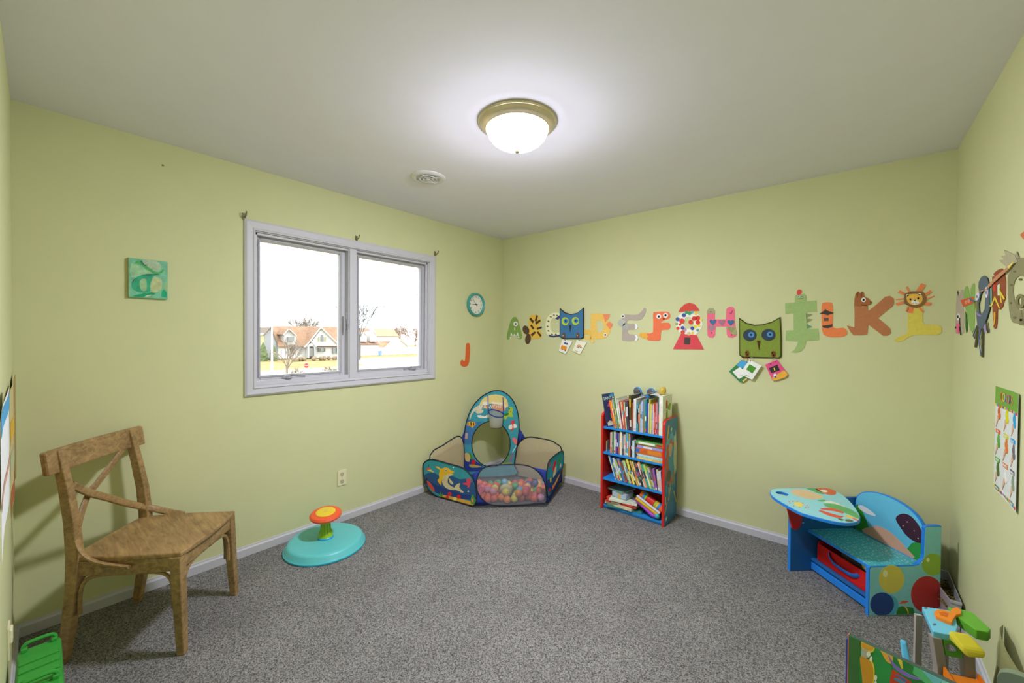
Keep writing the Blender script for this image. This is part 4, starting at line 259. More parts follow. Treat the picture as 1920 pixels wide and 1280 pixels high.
ART['canvas']={'f':[[.0,.0,.0],[.0,1.0,.0],[.0,.0,1.0]],'p':[['paint','8ab48a',0,[[(-2.9445,1.7559),(-2.9386,1.763),(-2.9269,1.7584),(-2.9046,1.7458),(-2.8812,1.7314),(-2.8637,1.7257),(-2.8578,1.7209),(-2.8773,1.7115),(-2.9044,1.7018),(-2.9267,1.6896),(-2.9432,1.6884),(-2.9473,1.7211)]]],['paint','4a9a52',1,[[(-2.9309,1.7622),(-2.9239,1.7737),(-2.9139,1.7834),(-2.9096,1.7782),(-2.9042,1.7683),(-2.8919,1.7605),(-2.8778,1.7519),(-2.8659,1.7402),(-2.8544,1.7304),(-2.8418,1.727),(-2.8304,1.7289),(-2.8221,1.7396),(-2.8165,1.7489),(-2.8136,1.7446),(-2.8148,1.7354),(-2.8226,1.7252),(-2.8339,1.7171),(-2.8464,1.7157),(-2.8612,1.7205),(-2.88,1.7356),(-2.8977,1.7514),(-2.9089,1.7586),(-2.9172,1.762),(-2.9264,1.7614)]]],['paint','9cb094',0,[[(-2.8976,1.7825),(-2.8873,1.7878),(-2.871,1.7887),(-2.8494,1.7862),(-2.8303,1.7789),(-2.824,1.7637),(-2.8252,1.7478),(-2.8331,1.7371),(-2.8442,1.7317),(-2.8538,1.7352),(-2.8645,1.7425),(-2.8787,1.7488),(-2.8911,1.7568),(-2.8976,1.7702)]]],['paint','2f9a72',0,[[(-2.9401,1.6625),(-2.9351,1.6751),(-2.9272,1.6859),(-2.9173,1.6946),(-2.9044,1.7018),(-2.8861,1.7085),(-2.8679,1.7129),(-2.8546,1.7137),(-2.8476,1.7109),(-2.8527,1.7055),(-2.8612,1.6935),(-2.8651,1.6665),(-2.8681,1.6388),(-2.8695,1.6241),(-2.8749,1.6157),(-2.8936,1.6113),(-2.9145,1.6122),(-2.9298,1.6199),(-2.9402,1.6318),(-2.9425,1.6469)]]],['paint','8aae80',1,[[(-2.9045,1.6818),(-2.8962,1.6865),(-2.888,1.6859),(-2.8844,1.6803),(-2.8831,1.6686),(-2.8824,1.6451),(-2.8849,1.6238),(-2.8945,1.6191),(-2.9047,1.6242),(-2.9095,1.639),(-2.9111,1.6568),(-2.9092,1.6711)]]],['paint','a4b07e',1,[[(-2.8647,1.6751),(-2.8593,1.6906),(-2.8511,1.7014),(-2.8368,1.6992),(-2.8236,1.691),(-2.82,1.6824),(-2.8202,1.6708),(-2.8205,1.6534),(-2.8238,1.6362),(-2.8331,1.625),(-2.8445,1.6184),(-2.8557,1.617),(-2.8648,1.6211),(-2.8684,1.6329),(-2.869,1.6477),(-2.8679,1.6614)]]],['paint','159062',2,[[(-2.9339,1.5929),(-2.9186,1.5997),(-2.8982,1.607),(-2.8804,1.613),(-2.8649,1.6166),(-2.8534,1.6152),(-2.8479,1.6113),(-2.8516,1.6067),(-2.8615,1.6012),(-2.8771,1.5948),(-2.8949,1.5895),(-2.913,1.5877),(-2.9275,1.588),(-2.9349,1.5895)]]],['paint','b9c0a0',3,[[(-2.8916,1.5897),(-2.8816,1.5995),(-2.8598,1.6047),(-2.8716,1.5947)]]],['paint','2f6a5a',3,[[(-2.9107,1.7761),(-2.9042,1.7815),(-2.8911,1.7612),(-2.8745,1.7614),(-2.8894,1.7548),(-2.9026,1.7641)]]],['paint','27745c',2,[[(-2.9077,1.7036),(-2.8813,1.7135),(-2.8408,1.7185),(-2.8236,1.7138),(-2.851,1.7082),(-2.8813,1.7023)]]],['paint','159a6a',1,[[(-2.8221,1.625),(-2.8134,1.6372),(-2.8011,1.6223),(-2.8003,1.5947),(-2.8239,1.5952)]]],['paint','98b078',2,[[(-2.8116,1.6489),(-2.8045,1.6748),(-2.7996,1.6776),(-2.8002,1.627),(-2.8081,1.6308)]]],['paint','3a5a5a',2,[[(-2.9404,1.6624),(-2.9336,1.6785),(-2.9142,1.6885),(-2.9304,1.6767),(-2.9382,1.6605),(-2.9394,1.6429)]]]]}
ART['pit_dolphin']={'f':[[.09,-1.06,.0],[.98744,.15799,.0],[.0,.0,1.0]],'p':[['outline','-',0,[[(-.066,.2307),(-.0488,.2784),(.0157,.3127),(.0948,.3187),(.2278,.313),(.3604,.306),(.4319,.2809),(.4836,.2304),(.5142,.1469),(.518,.0619),(.4898,.0182),(.4481,-.0056),(.3239,-.004),(.1794,-.001),(.0812,.0055),(.0121,.0431),(-.0423,.105)]]],['print','31527a',1,[[(-.0423,.1131),(-.0532,.1381),(-.0508,.1602),(-.0361,.1759),(-.0103,.188),(.0272,.2007),(.0694,.2067),(.1071,.193),(.1475,.1816),(.1968,.1983),(.2484,.2163),(.2979,.2107),(.3467,.2041),(.3981,.2178),(.4417,.2299),(.4645,.224),(.4791,.2071),(.4955,.1795),(.5073,.1454),(.5148,.1055),(.5079,.0709),(.4742,.0565),(.4195,.0515),(.339,.0522),(.2496,.0533),(.1673,.0437),(.0967,.0367),(.054,.0447),(.0226,.0614),(-.0139,.0857)]]],['print','2b3f78',2,[[(-.0262,.1284),(-.0137,.129),(.0116,.1236),(.0525,.1133),(.1067,.1024),(.175,.0964),(.2493,.0921),(.3245,.0865),(.3955,.0843),(.4608,.0942),(.5076,.1007),(.5244,.0864),(.5079,.0671),(.4407,.0541),(.3478,.0435),(.2454,.0351),(.1485,.0318),(.0875,.0368),(.044,.0497),(.0055,.0747),(-.0206,.1011),(-.0298,.1183)]]],['print','c89a40',3,[[(.0759,.0123),(.1105,.0231),(.1588,.034),(.2033,.039),(.2497,.0416),(.2985,.0429),(.3478,.0435),(.3979,.0452),(.4431,.0454),(.4821,.043),(.5035,.0363),(.4924,.0194),(.4574,.0033),(.397,.0003),(.3239,.0018),(.2487,.0031),(.1794,.0049),(.1303,.0058),(.0969,.0069),(.0759,.0084)]]],['print','d8a828',4,[[(.0795,.2604),(.0901,.2661),(.1108,.2678),(.126,.261),(.1419,.2556),(.1591,.2637),(.1776,.2737),(.1981,.2773),(.218,.2769),(.2334,.2702),(.2481,.2629),(.2675,.2623),(.2828,.2614),(.2858,.2542),(.2805,.2455),(.2674,.2385),(.2483,.2318),(.2232,.2265),(.1982,.2186),(.1811,.2034),(.168,.1855),(.1574,.1682),(.1503,.1506),(.15,.1295),(.148,.1146),(.1331,.1176),(.1169,.1282),(.1072,.1407),(.1037,.1534),(.1121,.16),(.1218,.1688),(.1209,.1894),(.1189,.2118),(.1269,.2282),(.1291,.2414),(.1031,.2522)]]],['print','c2b58a',5,[[(.1579,.1678),(.1653,.1862),(.178,.2031),(.1964,.2163),(.2184,.2263),(.2452,.2327),(.2682,.2355),(.2787,.2343),(.2781,.2296),(.2602,.2217),(.2385,.2106),(.2261,.1958),(.2187,.1795),(.2157,.1631),(.2189,.1483),(.2309,.1383),(.249,.1309),(.2761,.1245),(.2986,.1216),(.2973,.1245),(.2936,.1322),(.3062,.1467),(.3227,.1611),(.3383,.1697),(.3493,.1702),(.3446,.1547),(.3423,.1343),(.3663,.1182),(.3882,.1056),(.3839,.099),(.3667,.0973),(.34,.1029),(.3085,.1082),(.2787,.1023),(.2493,.096),(.22,.0975),(.194,.1042),(.174,.1169),(.1607,.1329),(.1559,.1499)]]],['print','c2b58a',6,[[(.2286,.1931),(.2418,.1878),(.2587,.1756),(.2711,.1654),(.2786,.1562),(.2768,.1491),(.2688,.1458),(.2539,.148),(.2389,.1561),(.23,.1764)]]],['print','e2e0d4',5,[[(.2076,.2536),(.2069,.2503),(.2048,.2471),(.2016,.2444),(.1977,.2426),(.1934,.2418),(.1895,.2422),(.1862,.2437),(.1841,.2461),(.1833,.2492),(.184,.2526),(.1861,.2558),(.1894,.2585),(.1933,.2603),(.1975,.261),(.2015,.2606),(.2047,.2591),(.2068,.2567)]]],['print','3a2e1c',6,[[(.2046,.2531),(.2042,.2513),(.2031,.2495),(.2013,.2481),(.1992,.2471),(.1969,.2467),(.1948,.2469),(.193,.2477),(.1918,.249),(.1914,.2507),(.1918,.2525),(.193,.2542),(.1947,.2557),(.1968,.2567),(.1991,.2571),(.2013,.2569),(.203,.256),(.2042,.2547)]]],['print','c8485c',4,[[(.4135,.217),(.4258,.2278),(.4416,.2337),(.4557,.2293),(.4651,.2194),(.4623,.2062),(.456,.1913),(.4549,.177),(.4515,.164),(.437,.1524),(.4235,.147),(.4269,.1579),(.428,.1706),(.4044,.1704),(.3806,.1688),(.3778,.1742),(.3853,.1811),(.4025,.1854),(.4184,.1914),(.4163,.2038)]]],['print','d84a3c',4,[[(-.0322,.2245),(.0054,.2433),(.0216,.2301),(-.0105,.2162)]]],['print','d8c468',5,[[(-.0159,.2153),(.0269,.229),(.0667,.2062)]]],['print','cc2a24',5,[[(.2595,.0632),(.2583,.0576),(.2549,.0522),(.2496,.0476),(.2431,.0444),(.2362,.0429),(.2297,.0433),(.2243,.0457),(.2208,.0496),(.2195,.0547),(.2207,.0603),(.2242,.0657),(.2295,.0703),(.236,.0735),(.2429,.075),(.2494,.0745),(.2548,.0721),(.2582,.0682)]]],['print','cc2a24',5,[[(.3583,.0611),(.3571,.0554),(.3537,.0498),(.3483,.045),(.3417,.0417),(.3346,.0401),(.328,.0406),(.3225,.043),(.3189,.0471),(.3177,.0524),(.3188,.0582),(.3224,.0638),(.3278,.0685),(.3344,.0718),(.3415,.0733),(.3481,.0728),(.3535,.0704),(.3571,.0663)]]],['print','cc3a28',5,[[(.2338,.0304),(.2327,.0251),(.2294,.0199),(.2243,.0155),(.2181,.0124),(.2115,.011),(.2052,.0114),(.2001,.0136),(.1967,.0173),(.1955,.0222),(.1967,.0275),(.2,.0327),(.2051,.0371),(.2113,.0402),(.2179,.0416),(.2242,.0412),(.2293,.039),(.2326,.0352)]]],['print','d8c068',5,[[(.3149,.0344),(.3137,.0286),(.3101,.023),(.3047,.0182),(.298,.0148),(.2908,.0132),(.2841,.0137),(.2786,.0161),(.2749,.0202),(.2736,.0255),(.2748,.0313),(.2784,.037),(.2839,.0418),(.2906,.0451),(.2978,.0467),(.3045,.0462),(.31,.0438),(.3136,.0397)]]],['print','c8503c',4,[[(-.0207,.1234),(-.0072,.1226),(.0116,.1155),(.028,.1065),(.0437,.0937),(.0594,.0741),(.0704,.0551),(.0714,.0431),(.0652,.0381),(.0517,.0432),(.0333,.0555),(.0105,.0746),(-.0097,.0952),(-.02,.1122)]]],['print','4a8a3a',5,[[(.1253,.0269),(.1329,.0601),(.1485,.0318),(.1689,.0519),(.1614,.0188),(.1384,.0138)]]],['print','4a8a3a',5,[[(.4661,.0881),(.4742,.1013),(.4846,.1033),(.4977,.0902),(.5079,.0709),(.5083,.0521),(.5035,.0363),(.4955,.03),(.4851,.0284),(.4721,.0255),(.4619,.0307),(.4614,.0586)]]],['print','d87a6a',6,[[(.4663,.0693),(.4871,.072),(.485,.0434),(.4711,.044)]]],['print','3a8aa0',4,[[(.0811,.0214),(.0941,.0308),(.1123,.036),(.1234,.0295),(.128,.0195),(.1203,.0103),(.1073,.0051),(.091,.0115)]]],['print','cfe0e0',5,[[(.2855,.2928),(.2851,.2906),(.2837,.2885),(.2816,.2867),(.2791,.2855),(.2763,.2851),(.2738,.2853),(.2716,.2863),(.2703,.288),(.2698,.29),(.2702,.2922),(.2716,.2943),(.2737,.296),(.2763,.2972),(.279,.2977),(.2816,.2974),(.2837,.2964),(.2851,.2948)]]],['print','cfe0e0',5,[[(.4429,.1246),(.4425,.1224),(.4412,.1204),(.4392,.1186),(.4368,.1174),(.4342,.1168),(.4317,.117),(.4297,.118),(.4284,.1195),(.4279,.1215),(.4284,.1236),(.4296,.1257),(.4316,.1275),(.4341,.1287),(.4367,.1292),(.4392,.129),(.4412,.1281),(.4425,.1266)]]]]}
ART['pit_front']={'f':[[.59,-.98,.0],[.71557,.69854,.0],[.0,.0,1.0]],'p':[['outline','-',0,[[(.007,.2048),(.0362,.3013),(.1061,.3417),(.2205,.3496),(.3532,.3493),(.4513,.3282),(.5232,.2753),(.5669,.1942),(.5802,.1046),(.5772,.0349),(.5163,.0255),(.3114,.0159),(.1434,.0215),(.064,.0623),(.0198,.1251)]]]]}
ART['pit_right']={'f':[[1.01,-.57,.0],[-.29116,.95667,.0],[.0,.0,1.0]],'p':[['outline','-',0,[[(.0194,.0786),(-.0104,.1512),(-.0181,.2565),(.0059,.3315),(.0617,.3621),(.1985,.3641),(.4105,.3494),(.4736,.3153),(.4863,.2476),(.4567,.1919),(.3765,.1531),(.2805,.111),(.1705,.0881),(.075,.0687)]]],['print','2b4a86',1,[[(.0041,.2185),(.0581,.208),(.1321,.1871),(.2042,.1888),(.2779,.1952),(.3576,.2002),(.4154,.1985),(.4109,.1786),(.3765,.1531),(.3328,.1302),(.2805,.111),(.2256,.1005),(.1703,.0936),(.1165,.083),(.0695,.0812),(.0346,.1013),(.0113,.1333),(-.0036,.1811)]]],['print','cc2a30',2,[[(.1388,.2599),(.1553,.2838),(.1821,.3063),(.2059,.3154),(.2275,.3151),(.2455,.3021),(.2525,.2859),(.2352,.2786),(.2104,.2708),(.1924,.2521),(.1751,.238),(.152,.2441)]]],['print','dcc8a0',3,[[(.1838,.2462),(.2017,.2543),(.22,.257),(.2397,.2614),(.2534,.2581),(.2511,.2336),(.24,.207),(.2232,.1962),(.2036,.1911),(.1842,.1868),(.1676,.1864),(.1561,.1911),(.1529,.2019),(.1651,.2242)]]],['print','cc4a5a',2,[[(.0421,.3416),(.0567,.3447),(.0759,.3397),(.0869,.3261),(.0904,.3117),(.079,.3037),(.0633,.304),(.0489,.3225)]]],['print','3a9a4a',2,[[(.2846,.2878),(.3144,.3024),(.3516,.3139),(.3746,.3218),(.3872,.3212),(.3864,.3025),(.3725,.2797),(.3387,.262),(.3048,.254),(.2864,.2678)]]],['print','d8c04a',2,[[(.066,.2087),(.1142,.2009),(.1066,.1635),(.072,.1751)]]],['print','d8844a',3,[[(.134,.1223),(.1616,.1236),(.1967,.1171),(.2131,.1027),(.2158,.0887),(.1965,.0845),(.1705,.0881),(.1455,.1056)]]],['print','cfa24a',2,[[(.2238,.1299),(.2854,.1445),(.337,.1543),(.3583,.1581),(.3566,.1537),(.3309,.1347),(.2899,.1134),(.2391,.1007),(.1883,.0928),(.1399,.0881),(.1174,.0907),(.1587,.1084)]]],['print','c83a3a',3,[[(.0313,.1263),(.0561,.1285),(.0819,.1243),(.0863,.1114),(.0792,.0989),(.0601,.096),(.0404,.0996),(.0304,.1131)]]],['print','d8d0c0',2,[[(.3543,.2281),(.3936,.2451),(.4066,.2184),(.3652,.1965)]]]]}
ART['pit_arch']={'f':[[.09,-.56,.0],[.69708,.71699,.0],[.0,.0,1.0]],'p':[['outline','-',0,[[(-.0565,.0317),(-.0593,.1374),(-.0623,.3063),(-.0529,.4748),(-.0326,.5799),(.0189,.7057),(.1022,.7999),(.1756,.8438),(.2388,.8625),(.3024,.8568),(.3664,.8192),(.4202,.755),(.4584,.6588),(.4752,.5519),(.4759,.4665),(.4608,.3386),(.4373,.1895),(.4335,.1255),(.4342,.0292)]]],['hole','-',0,[[(.3902,.3378),(.3869,.2942),(.3764,.2524),(.3592,.214),(.3358,.1806),(.3073,.1534),(.2747,.1335),(.2394,.1217),(.2026,.1183),(.1659,.1235),(.1305,.137),(.098,.1584),(.0694,.1867),(.046,.2209),(.0285,.2597),(.0176,.3016),(.0138,.3449),(.0171,.3881),(.0274,.4296),(.0444,.4676),(.0675,.5009),(.0956,.5281),(.1279,.5482),(.163,.5603),(.1996,.5641),(.2364,.5594),(.2718,.5462),(.3046,.5251),(.3335,.4969),(.3573,.4627),(.3752,.4237),(.3863,.3816)]]]]}
ART['pit_arch_print']={'f':[[.09,-.56,.0],[.69708,.71699,.0],[.0,.0,1.0]],'p':[['print','3f6f98',1,[[(-.0474,.5283),(-.0365,.5633),(-.0191,.5858),(.0099,.5756),(.0439,.5586),(.0852,.5627),(.1121,.563),(.0926,.5395),(.06,.5056),(.0394,.4676),(.0238,.4269),(.0193,.3825),(.0111,.348),(-.0221,.3371),(-.0542,.3492),(-.0605,.3974),(-.0574,.4547),(-.0544,.4945)]]],['print','d2c178',1,[[(.0874,.727),(.093,.7484),(.1108,.7743),(.1305,.7946),(.1579,.8109),(.1983,.8219),(.2422,.8262),(.2823,.8213),(.3165,.8098),(.3391,.7937),(.354,.7723),(.365,.7417),(.3677,.7138),(.3627,.6999),(.3386,.6981),(.2716,.717),(.2006,.7365),(.1635,.7339),(.1374,.7265),(.107,.7232)]]],['print','c8c0a0',1,[[(-.0059,.5751),(-.0081,.5913),(-.0036,.6225),(.0117,.6577),(.0326,.6906),(.0561,.7093),(.0796,.7192),(.1016,.7218),(.1164,.7162),(.1122,.6979),(.1061,.6793),(.117,.6759),(.1272,.6738),(.1237,.6606),(.1116,.6475),(.088,.6422),(.0644,.6428),(.0518,.6525),(.0485,.6641),(.0629,.6712),(.0746,.6744),(.0596,.6722),(.038,.6642),(.0239,.6485),(.0121,.6276),(.0013,.5961)]]],['print','d88a34',2,[[(.1111,.7162),(.1796,.7182),(.1798,.6891),(.1482,.6868)]]],['print','cc8a5c',2,[[(.1954,.7154),(.2178,.7275),(.2535,.7308),(.2966,.7171),(.3333,.6982),(.3443,.6834),(.3388,.6716),(.3166,.6638),(.2857,.6615),(.2523,.6668),(.2221,.6781),(.2012,.6968)]]],['print','dcd8c8',3,[[(.1188,.7558),(.1793,.7568),(.1795,.7235),(.1216,.7225)]]],['print','dcd8c8',3,[[(.2057,.755),(.3223,.7434),(.3224,.7248),(.2058,.7365)]]],['print','dcd8c8',2,[[(.0645,.6217),(.0763,.6262),(.096,.6266),(.1164,.6201),(.1381,.6155),(.1614,.6268),(.1801,.6362),(.1878,.625),(.1856,.6097),(.1715,.6014),(.1488,.5969),(.1162,.5965),(.0856,.6003),(.0691,.6109)]]],['print','9ab83a',2,[[(.3732,.6925),(.387,.7028),(.4024,.7055),(.4117,.6936),(.416,.6761),(.4109,.66),(.4056,.6442),(.4108,.6299),(.4164,.6175),(.4162,.6075),(.4085,.6016),(.3847,.6052),(.3605,.6075),(.3538,.5943),(.3501,.5811),(.3373,.5802),(.3261,.5867),(.3238,.602),(.3285,.6185),(.3438,.6267),(.3603,.6341),(.3689,.6463),(.3735,.6605),(.3723,.6773)]]],['print','3a7a2c',3,[[(.3259,.6186),(.3339,.6321),(.3496,.6449),(.3654,.645),(.3763,.6392),(.3722,.6283),(.3604,.6182),(.3407,.6154)]]],['print','2e2a26',3,[[(.3845,.6844),(.3841,.6824),(.3831,.6806),(.3816,.6793),(.3797,.6787),(.3776,.6787),(.3757,.6794),(.3741,.6807),(.3731,.6825),(.3727,.6845),(.3731,.6865),(.3741,.6882),(.3756,.6895),(.3775,.6902),(.3796,.6902),(.3815,.6895),(.3831,.6881),(.3841,.6864)]]],['print','cc4a2c',3,[[(.4012,.6549),(.4008,.6524),(.3995,.6502),(.3975,.6485),(.3951,.6477),(.3925,.6477),(.3901,.6486),(.3881,.6503),(.3867,.6525),(.3863,.6551),(.3867,.6576),(.388,.6599),(.39,.6615),(.3924,.6624),(.395,.6623),(.3974,.6614),(.3994,.6597),(.4007,.6575)]]],['print','d8a02c',2,[[(-.0345,.5491),(-.0218,.5585),(-.0032,.5645),(.0187,.5639),(.0387,.5587),(.0505,.5486),(.0545,.5374),(.046,.5296),(.0337,.5218),(.0255,.5092),(.0181,.5009),(.0112,.5085),(.0023,.5196),(-.0141,.5237),(-.0292,.528),(-.0357,.5381)]]],['print','2e2a26',3,[[(-.0006,.5592),(.0099,.5591),(.0117,.5221),(.0033,.5223)]]],['print','2e2a26',3,[[(.0282,.5562),(.0387,.5481),(.0362,.5271),(.0273,.5298)]]],['print','2e2a26',3,[[(-.0293,.5491),(-.0189,.5531),(-.0187,.5278),(-.0266,.5306)]]],['print','cc3e3c',3,[[(.3929,.5539),(.4043,.5652),(.4194,.5722),(.4302,.5682),(.4356,.5586),(.4285,.5472),(.4197,.5322),(.4212,.5105),(.4227,.4895),(.4157,.476),(.4069,.4685),(.3995,.4682),(.3962,.474),(.4037,.4855),(.412,.5003),(.411,.5167),(.4064,.5324),(.3976,.544)]]],['print','e0dcc8',2,[[(.3745,.5169),(.3878,.5267),(.4064,.5324),(.4279,.5351),(.4465,.5318),(.4549,.516),(.4547,.4997),(.4412,.4959),(.4254,.4948),(.4206,.4892),(.4148,.4843),(.3956,.4819),(.3774,.4849),(.3716,.5)]]],['print','d8706e',3,[[(.4075,.3885),(.4162,.3995),(.4314,.4014),(.4467,.3896),(.4584,.3716),(.4589,.3504),(.4533,.3343),(.4438,.3348),(.4318,.3454),(.4168,.3668)]]],['print','b9cfd2',2,[[(.4481,.3237),(.4534,.3209),(.4165,.2549),(.4084,.2578)]]],['print','b0988a',2,[[(-.0496,.4545),(-.0235,.4541),(-.0258,.3961),(-.0519,.3966)]]]]}
ART['pit_arch_low']={'f':[[.09,-.56,.0],[.69708,.71699,.0],[.0,.0,1.0]],'p':[['print','2b3f86',1,[[(-.0561,.1373),(-.0602,.1935),(-.0578,.2429),(-.0378,.253),(-.0097,.2419),(.021,.2121),(.0536,.177),(.0905,.1543),(.117,.1331),(.12,.1039),(.0963,.0806),(.0206,.0759),(-.0527,.0844),(-.0636,.1045)]]],['print','c8ae6a',2,[[(-.0516,.2533),(-.0376,.2619),(-.0203,.2579),(-.0071,.2425),(.0009,.2205),(-.0006,.1935),(-.0093,.1732),(-.0279,.1746),(-.046,.1899),(-.053,.2224)]]],['print','c62a2e',2,[[(.0116,.178),(.0256,.1905),(.043,.1931),(.052,.1767),(.0537,.1558),(.0423,.1406),(.0276,.1353),(.016,.1544)]]],['print','4a8a3a',2,[[(-.0098,.263),(-.0013,.2648),(.0112,.252),(.0218,.2247),(.0272,.1988),(.0188,.1917),(.0063,.1992),(-.0044,.2319)]]],['print','a8a05a',2,[[(-.0091,.1467),(.0171,.1465),(.0538,.1399),(.096,.13),(.1171,.1204),(.0698,.1154),(.012,.1166),(-.009,.1319)]]],['print','5a8a4a',2,[[(.3286,.1706),(.347,.2025),(.3707,.2337),(.3843,.2447),(.392,.2439),(.3931,.2322),(.3869,.212),(.3695,.18),(.35,.1541),(.3343,.1548)]]],['print','8a6a80',2,[[(.3765,.1695),(.3876,.2016),(.4028,.233),(.4154,.2441),(.4241,.2432),(.4248,.2315),(.419,.2113),(.4035,.1793),(.3873,.1533),(.3783,.1538)]]],['print','9a9a60',2,[[(.2862,.1503),(.3253,.1557),(.3713,.159),(.3987,.1573),(.4141,.1526),(.4181,.1442),(.4035,.1369),(.3501,.1365),(.2969,.1394),(.2796,.1445)]]]]}
ART['pit_bl']={'f':[[.09,-1.06,.0],[.0,1.0,.0],[.0,.0,1.0]],'p':[['outline','-',0,[[(.0149,.3448),(.1614,.4037),(.2644,.4371),(.3311,.4528),(.3792,.4335),(.4117,.3651),(.421,.2593),(.4218,.155)]]]]}
ART['pit_br']={'f':[[.44,-.2,.0],[.97879,.20486,.0],[.0,.0,1.0]],'p':[['outline','-',0,[[(-.0725,.1337),(-.0661,.2426),(-.0401,.3217),(.0133,.3823),(.0898,.4166),(.2051,.4177),(.3173,.4095),(.367,.3874),(.4217,.3339)]]]]}
